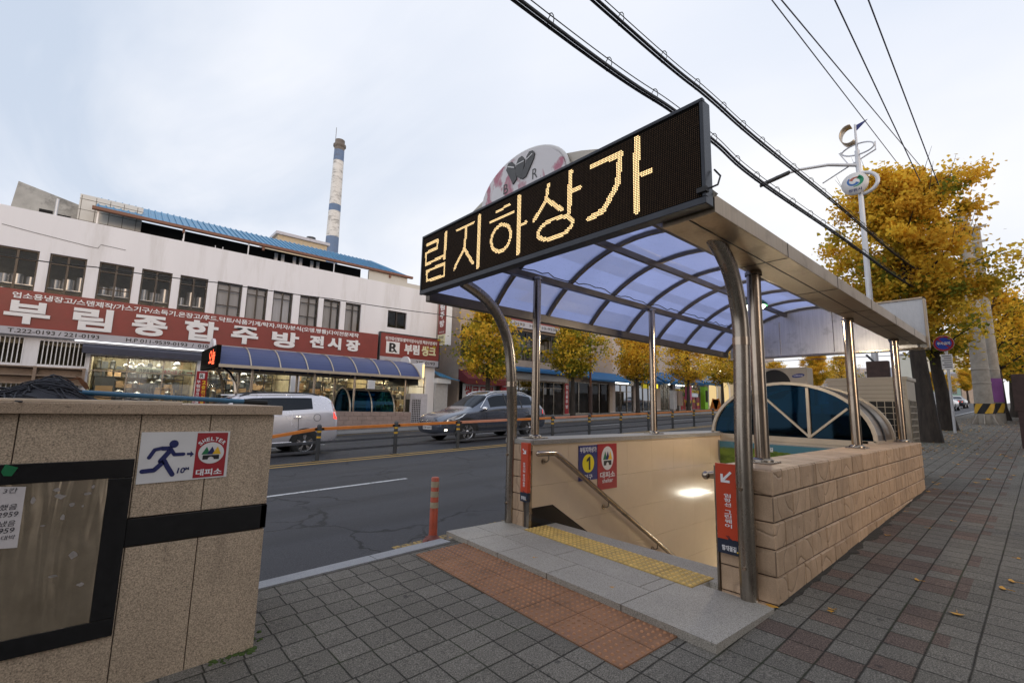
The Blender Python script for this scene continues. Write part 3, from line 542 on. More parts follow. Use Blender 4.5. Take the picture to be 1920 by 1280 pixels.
m = MB(); m.box(3.70, XE, YLI-.03, YLO+.0, TOPL-.054, TOPL); m.box(3.652, 3.70, YLI-.015, YLO, TOPL-.054, TOPL-.003); m.build('wall_coping', 'capst', ent, bev=.004)
m, m2 = MB(), MB()     # polished tiles inside, 0.6 x 0.45
for i in range(11):
    for j in range(9):
        a, b = 3.69+i*.6, 3.69+(i+1)*.6; zt = TOPL-.055-j*.45; b = min(b, XE)
        if b-a < .05: continue
        m.box(a+.001, b-.001, YLI-.010, YLI-.0005, zt-.449, zt-.001)
        m2.box(a+.1+.001, min(b+.1, XE)-.001, YI+.0005, YI+.010, zt-.449, zt-.001)
m.build('polished_tile_lining', 'beige', ent); m2.build('polished_tile_lining', 'beige', ent)
m = MB()     # steps going down in +x
nst, tread, rise = 14, 0.285, 0.178
for k in range(nst):
    xa = 4.06+k*tread; z = LZ-rise*(k+1)
    m.box(xa, xa+tread+.02, YI+.01, YLI-.01, z-.4, z)
m.box(4.06+nst*tread, 14.0, YI+.01, YLI-.01, LZ-rise*nst-.3, LZ-rise*nst)
m.build('step', 'slab', ent)
m = MB()     # black skirting that follows the steps
m.prism([(3.69, YLI-.010, 0.349), (4.02, YLI-.010, 0.349), (8.2, YLI-.010, 0.349-4.18*.625), (8.2, YLI-.010, -2.75), (3.69, YLI-.010, -.4)], (0, -.006, 0))
m.build('skirting', 'black', ent)
m = MB(); m.box(3.645, 3.685, YLI-.017, YLI+.025, 0.10, TOPL-.055); m.box(3.655, 3.69, YI-.002, YI+.014, .10, TOP-.005); m.build('edge_trim', 'steel2', ent)
m = MB()     # header above the passage, passage box and its ceiling
m.box(8.18, XE, YI+.011, YLI-.011, 0.60, 0.955); m.box(XE, 14, YI-.2, YLI+.2, -.2, 0.0)
m.box(14.0, 14.1, YI, YLI, -3, 0); m.box(XE, 14, YI-.1, YI, -3, 0); m.box(XE, 14, YLI, YLI+.1, -3, 0)
m.build('header', 'capst', ent)
m = MB(); m.box(8.15, 8.178, YI+.05, YLI-.05, 0.56, 0.94); m.build('header_picture', 'hill', ent)
m = MB()
text(m, '함께걸길', (8.149, 3.05, 0.86), NY, Z, 0.22, 0.07, .02, off=.003); m.build('picture_lettering', 'wtxt', ent)
m = MB(); m.box(9.0, 13, 2.6, 2.85, -.235, -.205); m.build('passage_lamp', 'tubel', ent)

m = MB(); random.seed(14); a, b = [], []
for k in range(61): x = 3.72+k*.1; a.append((x, 1.343, gz(x)+.012)); b.append((x, 1.343-random.uniform(.015, .05)-(.05 if random.random() < .12 else 0), gz(x)+.003))
m.add(a+b, [(k, k+1, 62+k, 61+k) for k in range(60)])
o = m.build('gutter_dirt', mat('dark_dirt', (.035, .03, .024), .95, 0, .4, 20, .6, 90)); tag(o, 'dark dirt gathered along the foot of the hewn tile wall', 'dirt'); struct(o, 'stuff')

# granite landing with its blocks, and the yellow tactile strip on it
land = thing('landing', 'raised grey granite landing of large blocks at the top of the stairs', 'landing', (3.1, 2.6, 0.1))
m = MB()
def lp(u, v):   # u across towards the stairs, v along the front edge from its street end
    a = Vector((2.858, 4.141, 0)); b = Vector((2.762, 1.349, 0)); e = (b-a); n = Vector((1, -0.03, 0)).normalized()
    return a + e*v + n*u
def lblock(u0, u1, v0, v1, z=LZ, th=.12):
    g = .0035
    q = [lp(u0+g, v0+g/2.7), lp(u1-g, v0+g/2.7), lp(u1-g, v1-g/2.7), lp(u0+g, v1-g/2.7)]
    m.prism([(p.x, p.y, z-th) for p in q], (0, 0, th))
for v0, v1 in ((-.045, .10), (.10, .27), (.27, .50), (.50, .76), (.76, 1.0)): lblock(0, .37 if v1 < 1 else .80, v0, v1)
for v0, v1 in ((-.045, .14), (.14, .40), (.40, .72), (.72, .76)): lblock(.37, .73, v0, v1)
lblock(.73, .80, -.045, .13); lblock(.73, .80, .13, .80)
m.box(3.58, 3.70, YI+.10, YLI-.05, .02, LZ-.001); m.box(3.703, 4.07, YI+.012, YLI-.018, .02, LZ)
m.build('granite_block', 'slab', land, bev=.006)
m = MB(); ya = Vector((-.0527, -.9986, 0)); yb = Vector((.9986, -.0527, 0))
tactile(m, Vector((3.555, 3.82, 0)), ya, yb, 6, 1, 0.327, lambda p: LZ-.0015, .0165)
o = m.build('tactile_strip', ['yeltac', 'yeldome']); tag(o, 'yellow strip of six dotted tactile tiles set into the granite landing', 'tactile strip')

# handrails
def handrail(y, side, label):
    t = thing('handrail', label, 'handrail', (3.7, y, .2), 'stainless handrails of the stairs')
    m = MB(); pts = [(3.70, y, .942), (3.96, y, .935), (4.05, y, .885), (8.4, y, .885-4.35*.632)]
    m.tube(pts, .031, 14); m.ball((3.70, y, .942), .0325, 12, 8); m.build('rail', 'steel', t)
    for xx in (3.86, 4.95, 6.05, 7.2):
        zz = .940 if xx < 4 else .885-(xx-4.05)*.632
        b = MB(); b.tube([(xx, y, zz-.03), (xx, y, zz-.075), (xx, y+side*.03, zz-.10), (xx, y+side*.085, zz-.10)], .009, 8); b.cyl((xx, y+side*.075, zz-.10), (xx, y+side*.088, zz-.10), .03, 12)
        b.build('bracket', 'steel2', t)
handrail(YLI-.10, 1, 'stainless handrail on the beige wall beside the blue number sign')
handrail(YI+.10, -1, 'stainless handrail on the wall behind the orange sign with the long column of letters')

# ================================================================== CANOPY
can = thing('entrance_canopy', 'large vaulted canopy of blue panels on shiny steel posts over the stairs', 'canopy', (6.5, 2.9, 0.2))
CX0, CX1, CY0, CY1, CZ = 2.72, 10.42, 1.30, 4.62, 2.72
RISE = 0.80; CYM = (CY0+CY1)/2; HW = (CY1-CY0)/2
RAD = (HW*HW+RISE*RISE)/(2*RISE); ANG = math.asin(HW/RAD)
def arc(t, dr=0.0):   # t in -1..1 from the pavement side to the road side
    a = t*ANG; return CYM+(RAD+dr)*math.sin(a), CZ+RISE-RAD+(RAD+dr)*math.cos(a)
ribx = [2.76, 3.72, 4.68, 5.64, 6.61, 7.58, 8.55, 9.52, 10.38]
for i in range(len(ribx)-1):
    m = MB(); N = 24
    a, b = ribx[i]+.004, ribx[i+1]-.004
    for k in range(N):
        y0, z0 = arc(-1+2*k/N, .03); y1, z1 = arc(-1+2*(k+1)/N, .03)
        m.add([(a, y0, z0), (b, y0, z0), (b, y1, z1), (a, y1, z1)], [(0, 1, 2, 3)], True)
    m.build('roof_panel', 'poly', can)
for xx in ribx:
    m = MB(); N = 24
    for k in range(N):
        ya_, za_ = arc(-1+2*k/N, .022); yb_, zb_ = arc(-1+2*(k+1)/N, .022); yc, zc = arc(-1+2*k/N, -.022); yd, zd = arc(-1+2*(k+1)/N, -.022)
        m.add([(xx-.025, ya_, za_), (xx+.025, ya_, za_), (xx+.025, yb_, zb_), (xx-.025, yb_, zb_), (xx-.025, yc, zc), (xx+.025, yc, zc), (xx+.025, yd, zd), (xx-.025, yd, zd)],
              [(0, 1, 2, 3), (4, 5, 6, 7), (0, 3, 7, 4), (1, 2, 6, 5)])
        # cap strip on the outer side
        y0, z0 = arc(-1+2*k/N, .05); y1, z1 = arc(-1+2*(k+1)/N, .05)
        m.add([(xx-.03, y0, z0), (xx+.03, y0, z0), (xx+.03, y1, z1), (xx-.03, y1, z1)], [(0, 1, 2, 3)], True)
    m.build('arch_rib', 'rib', can)
m = MB()
for k in range(24):
    y0, z0 = arc(-1+k/12, .10); y1, z1 = arc(-1+(k+1)/12, .10); y2, z2 = arc(-1+(k+1)/12, -.03); y3, z3 = arc(-1+k/12, -.03); m.prism([(2.715, y0, z0), (2.715, y1, z1), (2.715, y2, z2), (2.715, y3, z3)], (.018, 0, 0))
m.build('front_arch', mat('pale_arch', (.50, .46, .40), .5, .2, .15, 3), can)
for t in (-.62, -.20, .22, .685):
    y, z = arc(t, -.045); m = MB(); big = .075 if abs(t) > .5 else .05
    m.box(CX0, CX1, y-big/2, y+big/2, z-.045, z+.03); m.build('purlin', 'rib', can)
m = MB(); m.box(CX0, CX1, CY1-.04, CY1+.05, CZ-.085, CZ+.03); m.build('road_side_gutter', 'rib', can, bev=.006)
m = MB()   # pavement-side fascia: box gutter with a wide flat soffit
m.prism([(CX0, 1.24, 2.665), (CX0, 1.24, 2.785), (CX0, 1.36, 2.785), (CX0, 1.60, 2.72), (CX0, 1.60, 2.66)], (CX1-CX0+.05, 0, 0)); m.build('fascia', 'fascia', can, bev=.004)
m = MB()
for xx in (3.96, 5.3, 6.64, 7.98, 9.32): m.box(xx-.003, xx+.003, 1.2375, 1.241, 2.667, 2.783); m.box(xx-.003, xx+.003, 1.245, 1.60, 2.6575, 2.661)
m.box(CX0, CX1, 1.405, 1.412, 2.6575, 2.661)
m.build('fascia_seam', 'dgrey', can)
def spost(x, y, z0, z1, r=.056):
    m = MB(); m.cyl((x, y, z0), (x, y, z1), r, 28); p = m.build('post', 'steel', can)
    b = MB(); b.box(x-.12, x+.12, y-.1, y+.1, z0, z0+.014); b.lathe([(r+.028, .014), (r+.026, .03), (r+.004, .042)], (x, y, z0), 24); b.build('base_plate', 'steel2', p, bev=.003)
    c = MB(); c.lathe([(r+.012, 0), (r+.012, .03), (r, .034)], (x, y, z1-.04), 24); c.build('collar', 'steel2', p)
for x in (4.16, 7.08, 9.50): spost(x, 1.585 if x < 9 else 1.53, TOP, 2.665)
for x in (3.93, 6.50, 9.95): spost(x, 4.05, TOPL if x < 9.7 else gz(x), arc(.685, -.09)[1], .05)
def apost(pts, name='arch_post'):
    m = MB(); dense = []
    P = [Vector(p) for p in pts]
    for i in range(len(P)-1):   # Catmull-Rom
        p0, p1, p2, p3 = P[max(i-1, 0)], P[i], P[i+1], P[min(i+2, len(P)-1)]
        for k in range(6):
            t = k/6; dense.append(.5*((2*p1)+(p2-p0)*t+(2*p0-5*p1+4*p2-p3)*t*t+(3*p1-p0-3*p2+p3)*t**3))
    dense.append(P[-1]); m.tube(dense, .060, 24); p = m.build(name, 'steel2', can)
    b = MB()
    for zz in (.36, .90): b.cyl((pts[0][0]-.075, pts[0][1]+.0, zz), (pts[0][0]-.05, pts[0][1], zz), .014, 10)
    c = Vector(pts[2]); b.lathe([(.0635, -.03), (.0635, .03)], c, 24); b.build('bolt', 'steel', p)
apost([(3.585, 1.50, LZ), (3.585, 1.495, 1.2)]+[PY(a, b, 1.49) for a, b in ((1390, 640), (1383, 570), (1366, 500), (1333, 440), (1283, 398))])
apost([(3.66, 4.165, LZ), (3.66, 4.16, 1.2)]+[PY(a, b, 4.12) for a, b in ((959, 720), (954, 650), (938, 600), (910, 560), (868, 529))])
# far end wall of the canopy (brushed steel sheets in four panels)
m = MB(); N = 30; pts = [(10.40, arc(-.92+1.84*k/N, -.02)[0], arc(-.92+1.84*k/N, -.02)[1]) for k in range(N+1)]
pts = [(10.40, CY0+.05, 2.60)] + pts[0:] + [(10.40, CY1-.2, 2.60)]
m.prism(pts, (.03, 0, 0)); m.build('end_sheet', steel('brushed_sheet', (.62, .60, .60), .36), can)
m = MB(); m.box(10.385, 10.40, 2.56, 2.57, 2.62, 3.45); m.box(10.385, 10.40, 1.62, 1.63, 2.62, 3.2); m.box(10.38, 10.43, 1.30, 4.5, 2.575, 2.605); m.box(10.39, 10.40, 3.5, 3.508, 2.62, 3.3); m.build('sheet_seam', 'steel', can)
m = MB(); c = Vector((6.85, 2.62, 2.99))
m.lathe([(.17, -.05), (.17, -.02), (.13, .02), (.05, .05), (.03, .14)], c, 24); m.build('lamp_housing', 'green', can)
m = MB(); m.lathe([(.001, -.12), (.07, -.11), (.12, -.085), (.15, -.05)], c, 24); lb = m.build('lamp_globe', emis('canopy_lamp', (1.0, .93, .72), 6.0), can)
lt = bpy.data.lights.new('canopy_lamp_light', 'POINT'); lt.energy = 62; lt.color = (1.0, .86, .64); lt.shadow_soft_size = .14
lo = bpy.data.objects.new('canopy_lamp_light', lt); C.objects.link(lo); lo.location = c+Vector((0, 0, -.30))
# loose cables clipped along the road-side purlin
m = MB(); random.seed(5); y, z = arc(.685, -.045); pts = []
for k in range(60): pts.append((3.1+k*.12, y-.05+random.uniform(-.01, .01), z+.035+random.uniform(0, .05)))
m.tube(pts, .007, 5, False); m.tube([(9.9, y, z), (9.98, y-.05, z-.08), (9.99, y-.06, z-.6), (9.99, y-.06, 1.1)], .02, 8)
tag(m.build('canopy_cable', 'cable'), 'thin black cable sagging along the road-side beam of the big canopy', 'cable')

# ---- big LED board on the front of the canopy
SX, SY0, SY1, SZ0, SZ1 = 2.60, 1.235, 4.60, 2.685, 3.375
led = thing('led_board', 'long black LED board on the canopy front showing a line of glowing cream letters', 'LED board', (SX, (SY0+SY1)/2, SZ0))
m = MB(); m.box(SX+.012, SX+.10, SY0+.004, SY1-.004, SZ0+.004, SZ1-.004); m.build('case', 'frame', led, bev=.004)
m = MB(); fwd = .045
m.box(SX-.004, SX+.03, SY0, SY1, SZ0, SZ0+fwd); m.box(SX-.004, SX+.03, SY0, SY1, SZ1-fwd*.55, SZ1); m.box(SX-.004, SX+.03, SY0, SY0+fwd*.5, SZ0+fwd, SZ1-fwd*.55); m.box(SX-.004, SX+.03, SY1-fwd*.5, SY1, SZ0+fwd, SZ1-fwd*.55)
m.build('frame', 'frame', led, bev=.004)
m = MB(); m.box(SX+.006, SX+.0121, SY0+.02, SY1-.02, SZ0+.02, SZ1-.02); m.build('screen', 'ledpanel', led)
# strokes of the running text (in photograph pixels, dropped on to the plane of the board)
def q4(x, y): p = PX(780+x/6.4, 430+y/6.4, SX); return (p.y, p.z)
def q5(x, y): p = PX(760+x/3.2, 160+y/3.2, SX); return (p.y, p.z)
def ell(cx, cy, rx, ry, sk, n=24): return [(cx+rx*math.cos(t*2*math.pi/n), cy+ry*math.sin(t*2*math.pi/n)-sk*math.cos(t*2*math.pi/n)) for t in range(n+1)]
S = []
for P, wd in (([(128, 188), (258, 128), (250, 222), (118, 285), (114, 425), (318, 318)], .0165), ([(358, 45), (337, 345)], .024), ([(125, 505), (340, 405), (332, 555), (128, 615), (125, 505)], .0165)):
    S.append(([q4(*p) for p in P], wd))
for P, wd in (([(308, 868), (408, 822)], .016), ([(365, 850), (352, 985)], .022), ([(352, 975), (292, 1100)], .020), ([(356, 985), (402, 1065)], .022), ([(443, 785), (432, 1088)], .026),
              ([(546, 757), (624, 716)], .014), ([(508, 822), (648, 757)], .016), (ell(572, 915, 58, 78, 22), .020), ([(681, 668), (674, 1004)], .026), ([(690, 838), (722, 822)], .018),
              ([(856, 598), (842, 690), (770, 810)], .021), ([(850, 688), (936, 745)], .022), ([(990, 518), (980, 758)], .026), ([(1000, 632), (1046, 610)], .018), (ell(897, 855, 104, 58, 36), .020),
              ([(1116, 486), (1288, 408), (1272, 590), (1186, 750), (1100, 800)], .026), ([(1386, 325), (1386, 748)], .029), ([(1400, 535), (1468, 512)], .020)):
    S.append(([q5(*p) for p in P], wd*.9))
def sd(px, py, a, b):
    dx, dy = b[0]-a[0], b[1]-a[1]; L = dx*dx+dy*dy
    t = 0 if L == 0 else max(0, min(1, ((px-a[0])*dx+(py-a[1])*dy)/L))
    return math.hypot(px-a[0]-t*dx, py-a[1]-t*dy)
on, off = MB(), MB(); pit = .0127
ny = int((SY1-SY0-.057)/pit); nz = int((SZ1-SZ0-.085)/pit)
for j in range(nz):
    for i in range(ny):
        y = SY0+.030+(i+.5)*pit; z = SZ0+.052+(j+.5)*pit; lit = False
        for P, wd in S:
            if min(p[0] for p in P)-wd <= y <= max(p[0] for p in P)+wd and any(sd(y, z, a, b) < wd for a, b in zip(P, P[1:])): lit = True; break
        h = .0037 if lit else .0030; mb = on if lit else off
        mb.add([(SX+.0035, y-h, z-h), (SX+.0035, y+h, z-h), (SX+.0035, y+h, z+h), (SX+.0035, y-h, z+h)], [(0, 1, 2, 3)])
off.build('unlit_dots', 'ledoff', led); on.build('lit_letters', 'ledon', led)
m = MB(); m.tube([(SX+.02, SY0-.012, 2.78), (SX+.05, SY0-.05, 2.80), (SX+.09, SY0-.05, 2.87), (SX+.1, SY0-.01, 2.93)], .006, 6); m.box(SX-.02, SX+.02, SY0-.01, SY0+.05, 2.755, 2.785); m.build('cable_clip', 'cable', led)

# ---- half-round emblem on top of the board
ES0, ES1 = 2.42, 3.57; EC = (ES0+ES1)/2; EW = (ES1-ES0)/2; EH = .375; EZ = SZ1+.018
emb = thing('emblem_sign', 'weathered half-round white sign with pink patches standing on the LED board', 'emblem sign', (2.68, EC, EZ))
def eps(s=1.0, x=2.66, dz=0.0): return [(x, EC-EW*s*math.cos(math.pi*k/28), EZ+dz+EH*s*math.sin(math.pi*k/28)) for k in range(29)]
m = MB(); m.prism(eps(.97), (.05, 0, 0)); m.build('face', 'emblem', emb)
m = MB(); P = eps(1.0, 2.69); m.tube(P+[P[0]], .019, 8, False); m.build('rim', 'wsign', emb)
m = MB()
def ep(u, v): return Vector((2.66, EC+EW*u, EZ+EH*v))     # u from -1 (pavement end) to 1, v up
def em(x, y):
    p = PX(880+x/8, 250+y/8, 2.66); return p
for pl in ([(575, 520), (600, 455), (650, 435), (690, 480), (700, 560), (720, 690), (660, 770)], [(715, 470), (750, 380), (800, 345), (838, 390), (835, 470), (780, 690), (720, 650), (700, 560)], [(870, 350), (910, 280), (960, 262), (990, 300), (975, 380), (860, 650), (800, 695), (780, 640), (850, 480)]):
    m.prism([em(*p)+NX*.001 for p in pl], (-.010, 0, 0))
for pl in ([(560, 560), (575, 520), (660, 560), (720, 690), (665, 772)], ): m.prism([em(*p)+NX*.0005 for p in pl], (-.008, 0, 0))
text(m, 'B', em(548, 835), NY, Z, .065, .095, 0.0, off=.003); text(m, 'R', em(985, 600), NY, Z, .065, .095, 0.0, off=.003)
m.build('motif', mat('motif_grey', (.055, .055, .057), .35, 0, .2, 20), emb)
m = MB()
for a, b in (((590, 510), (685, 520)), ((720, 480), (830, 420)), ((870, 400), (960, 310))): m.bar(em(*a)+NX*.012, em(*b)+NX*.012, .004, .010)
m.build('motif_shine', 'wtxt', emb)

# ---- second board at the far end (seen from behind)
bb = thing('rear_board', 'white backed sign board at the far end of the canopy roof with ribbed rear sheet', 'sign board', (10.5, 2.9, 2.6))
m = MB(); m.box(10.46, 10.56, 1.24, 4.55, 2.60, 3.46); m.build('case', mat('ribbed_back', (.55, .55, .56), .4, .2, .06, 9, .3, 20, stretch=(1, 6, 1)), bb, bev=.004)
m = MB(); m.box(10.44, 10.58, 1.215, 1.245, 2.58, 3.48); m.box(10.44, 10.58, 1.215, 4.57, 3.45, 3.48); m.box(10.44, 10.58, 1.215, 4.57, 2.575, 2.602); m.build('frame', 'fascia', bb, bev=.003)

# ================================================================== THINGS AT THE STAIRS
def orange_sign(o, wd, ht, label, words, arrow, side=None):
    """tall orange panel on the pillar, facing the viewer along -x; o = middle of its face"""
    t = thing('direction_sign', label, 'direction sign', o)
    o = Vector(o)
    nav = ht*.155
    m = MB(); m.box(o.x, o.x+(side or .02), o.y-wd/2, o.y+wd/2, o.z-ht/2+nav, o.z+ht/2); m.build('panel', 'orange', t, bev=.002)
    m = MB(); m.box(o.x-.0005, o.x+(side or .02)+.0005, o.y-wd/2-.0005, o.y+wd/2+.0005, o.z-ht/2, o.z-ht/2+nav*.95)
    zb = o.z-ht/2+nav*.95; P = [(0, 0), (.0, .02), (.2, .035), (.36, .03), (.46, .035), (.5, .075), (.56, .09), (.62, .07), (.66, .04), (.78, .06), (.9, .055), (1, .03), (1, 0)]
    m.prism([(o.x-.002, o.y+wd/2-wd*u, zb-.001+v*wd*4.6*.25) for u, v in P], (.0015, 0, 0)); 
    for du in (0, .08): m.tube([(o.x-.003, o.y+wd/2-wd*(.50+du*.5), zb+wd*.075), (o.x-.003, o.y+wd/2-wd*(.44+du), zb+wd*.16), (o.x-.003, o.y+wd/2-wd*(.38+du), zb+wd*.19)], wd*.012, 6)
    m.build('dark_hill', 'navy', t)
    m = MB(); n = len(words); z = o.z+ht/2-.235*ht/.66; step = min(.062, (z-(zb+wd*.35))/max(1, n))*1.0
    for ch in words:
        if ch != ' ': text(m, ch, (o.x, o.y-.002, z), NY, Z, wd*.30, step*.84, .018, off=.003)
        z -= step*(1.0 if ch != ' ' else .6)
    za = o.z+ht/2-.095*ht/.66; s = .034*wd/.17; d = 1 if arrow == 'left' else -1
    a = Vector((o.x-.003, o.y-d*s, za+s)); b = Vector((o.x-.003, o.y+d*s, za-s))
    m.bar(a, b, .003, s*.52, upv=(0, 1, 1) if d > 0 else (0, 1, -1))
    m.box(o.x-.0056, o.x-.0012, min(b.y, b.y-d*s*1.7), max(b.y, b.y-d*s*1.7), b.z-s*.3, b.z+s*.22); m.box(o.x-.0053, o.x-.0010, b.y-s*.26, b.y+s*.26, b.z-s*.3, b.z+s*1.5)
    text(m, '함께걸길', (o.x-.001, o.y, o.z-ht/2+nav*.42), NY, Z, wd*.62, nav*.38, .03, off=.003)
    m.build('lettering', 'wtxt', t)
    m = MB(); m.cyl((o.x-.004, o.y-wd*.36, o.z-ht/2+nav*.25), (o.x-.002, o.y-wd*.36, o.z-ht/2+nav*.25), wd*.035, 12); m.build('gold_dot', 'ytxt', t)
    return t
orange_sign((3.635, 1.652, .727), .172, .655, 'orange panel with arrow and white letter column on the tiled pillar behind the steel post', '임항선 그린웨이', 'left')
pa, pb = PX(972, 828, 3.615), PX(991, 944, 3.615)
orange_sign((3.615, (pa.y+pb.y)/2-.012, .735), .115, .635, 'orange box sign with slim white letters on the stub wall at the road side', '창원시립 문신미술관', 'right', .045)

def flat_sign(name, label, cat, x0, x1, z0, z1, y, m_): # sheet on a wall facing -y
    t = thing(name, label, cat, ((x0+x1)/2, y, z0)); m = MB(); m.box(x0, x1, y, y+.006, z0, z1); m.build('plate', m_, t, bev=.001); return t
SYW = YLI-.018
t = flat_sign('number_sign', 'dark blue sign with a yellow disc and black number on the beige stair wall', 'sign', 4.47, 4.83, .568, .992, SYW, 'blue')
m = MB(); m.prism([(4.65+.112*math.cos(k*math.pi/18), SYW-.003, .772+.112*math.sin(k*math.pi/18)) for k in range(36)], (0, .002, 0)); m.build('disc', 'disc', t)
m = MB(); m.poly([(4.65+u, SYW-.0045, .772+v) for u, v in ((.005, -.08), (.037, -.08), (.037, .08), (.012, .08), (-.035, .045), (-.035, .015), (.005, .035))]); m.build('numeral', 'btxt', t)
m = MB(); text(m, '부림지하상가', (4.65, SYW, .938), X, Z, .32, .068, .02, off=.003); text(m, '입구', (4.65, SYW, .608), X, Z, .16, .06, .02, off=.003); m.build('lettering', 'wtxt', t)
def shelter_mark(t, cx, cz, w_, y, h_=None):
    """white oval with three peaks over a dark house with an arched door"""
    h_ = h_ or w_
    m = MB(); m.add([(cx+w_/2*math.cos(2*math.pi*k/40), y-.0015, cz+h_/2*math.sin(2*math.pi*k/40)) for k in range(40)], [tuple(range(40))]); m.build('oval', 'wsign', t)
    for i, cm in enumerate(('green', 'ntxt', 'yellow')):
        c = cx+(-.21+.21*i)*w_; m = MB(); m.poly([(c-w_*.17, y-.003-.0006*i, cz-h_*.06), (c+w_*.17, y-.003-.0006*i, cz-h_*.06), (c+w_*.02, y-.003-.0006*i, cz+h_*.30)]); m.build('peak', cm, t)
    m = MB(); b = cz-h_*.10; P = [(-.32, 0), (.32, 0), (.32, -.20), (.15, -.20)]+[(.12*math.cos(a), -.20+.13*math.sin(a)) for a in [math.pi*k/10 for k in range(11)]]+[(-.15, -.20), (-.32, -.20)]
    m.poly([(cx+u*w_, y-.003, b+v*h_) for u, v in P]); m.build('house', 'btxt', t)
t = flat_sign('shelter_sign', 'red shelter sign with a white oval of three peaks beside the blue number sign', 'sign', 4.836, 5.24, .427, .998, SYW, 'shred')
shelter_mark(t, 5.038, .815, .25, SYW, .30)
m = MB(); text(m, '대피소', (5.038, SYW, .608), X, Z, .31, .078, .02, off=.003); text(m, 'shelter', (5.038, SYW, .535), X, Z, .22, .052, .01, off=.003); m.build('lettering', 'wtxt', t)

# barrel skylight over the stairwell
sk = thing('skylight', 'low arched skylight of dark blue glass in a pale metal frame beside the beige cabinets', 'skylight', (8.3, 2.75, 1.05))
SC, SW, SH = 2.80, 1.17, .86
def sa(k, n=28, s=1.0, x=8.3): a = math.pi*k/n; return (x, SC-SW*s*math.cos(a), 1.06+SH*s*math.sin(a))
def hoop(x, wd=.05, s=1.0, m_='alum', nm='arch_frame'):
    m = MB()
    for k in range(28):
        a, b = Vector(sa(k, s=s, x=x)), Vector(sa(k+1, s=s, x=x)); m.bar(a, b, wd, .045, upv=(Vector((x, SC, 1.0))-a).normalized())
    return m.build(nm, m_, sk)
hoop(8.30, .06); hoop(8.85, .04, .99, 'dgrey'); hoop(9.45, .06)
m = MB()
for k in range(14, 28):
    a, b = Vector(sa(k, s=.985)), Vector(sa(k+1, s=.985)); m.add([a, b, b+X*1.15, a+X*1.15], [(0, 1, 2, 3)], True)
m.build('curved_glass', 'bluegl', sk)
m = MB()
for k in range(14):
    a, b = Vector(sa(k, s=.99)), Vector(sa(k+1, s=.99)); m.add([a, b, b+X*1.15, a+X*1.15], [(0, 1, 2, 3)], True)
m.build('curved_sheet', mat('brown_sheet', (.16, .14, .125), .35, .5, .15, 2), sk)
m = MB(); m.poly([sa(k, s=.97, x=8.32) for k in range(29)]); m.poly([sa(k, s=.97, x=9.44) for k in range(29)]); m.build('front_glass', 'bluegl', sk)
bu, bl_ = PX(1513, 727, 8.3), PX(1518, 811, 8.3); bL, bR = PX(1437, 748, 8.3), PX(1589, 766, 8.3)
m = MB(); m.bar((8.3, bl_.y, 1.075), (8.3, bu.y, bu.z), .04, .045, X); m.bar((8.302, bl_.y, 1.085), (8.302, bL.y, bL.z), .03, .035, X); m.bar((8.302, bl_.y, 1.085), (8.302, bR.y, bR.z), .03, .035, X); m.build('front_bars', 'alum', sk)
m = MB(); m.box(8.27, 8.36, 1.72, 3.95, .955, 1.07); m.box(8.26, 8.30, 1.75, 3.72, .99, 1.01); m.box(8.27, 9.5, YI-.12, YI+.1, 1.037, 1.075); m.box(8.27, 9.5, 3.86, 4.0, 1.073, 1.10); m.build('sill', 'alum', sk)
m = MB(); m.box(9.47, 9.60, YI+.05, 3.9, .955, 1.45); m.build('back_sheet', 'dgrey', sk)

# outdoor units of the air conditioning
ac = thing('condenser_unit', 'tall beige air conditioning cabinet with black grille at the end of the stone wall', 'condenser', (10.9, 2.2, .36))
AX, AY0, AY1, AZ1 = 10.62, 1.59, 2.78, 2.13
m = MB(); m.box(AX+.012, AX+.80, AY0+.002, AY1, .38, AZ1); m.box(AX-.003, AX+.83, AY0-.02, AY1+.02, AZ1-.06, AZ1); m.box(AX, AX+.011, AY0, AY0+.10, .38, AZ1-.06); m.box(AX, AX+.011, AY1-.06, AY1, .38, AZ1-.06); m.box(AX, AX+.011, AY0+.10, AY1-.06, 1.70, AZ1-.06)
m.build('cabinet', 'acw', ac, bev=.006)
m = MB()
for k in range(4): m.box(AX-.002, AX+.0, AY0+.02, AY1-.02, 1.75+k*.075, 1.754+k*.075)
m.build('panel_line', 'dgrey', ac)
m = MB(); m.box(AX+.004, AX+.0118, AY0+.10, AY1-.06, .75, 1.70); m.box(AX+.10, AX+.72, AY0-.002, AY0+.0018, .60, 1.72); m.build('coil', 'acg', ac)
m = MB()
for k in range(10): y = AY0+.10+k*.114; m.box(AX-.004, AX+.003, y-.005, y+.005, .75, 1.70)
for k in range(10): z = .75+k*.105; m.box(AX-.005, AX+.002, AY0+.10, AY1-.06, z-.005, z+.005)
for k in range(6): xx = AX+.10+k*.124; m.box(xx-.008, xx+.008, AY0-.010, AY0-.003, .60, 1.72)
for k in range(11): z = .60+k*.112; m.box(AX+.10, AX+.72, AY0-.011, AY0-.004, z-.009, z+.009)
m.build('grille', 'acw', ac)
ac2 = thing('fan_unit', 'smaller beige fan unit with a blue oval badge behind the skylight', 'condenser', (10.6, 3.6, 1.2))
m = MB(); m.box(10.58, 10.95, 3.11, 4.0, gz(10.6)+.2, 2.37); m.build('casing', 'acw', ac2, bev=.012)
m = MB(); m.lathe([(.001, -.004), (.29, -.004), (.31, 0), (.31, .03)], (10.58, 3.72, 2.03), 32, 'X'); m.build('fan_grille', 'acg', ac2)
m = MB(); c = (10.576, 3.265, 2.20); m.add([(10.574, 3.265+.115*math.cos(2*math.pi*k/32), 2.20+.040*math.sin(2*math.pi*k/32)-.012*math.cos(2*math.pi*k/32)) for k in range(32)], [tuple(range(32))]); m.build('badge', 'sam', ac2)
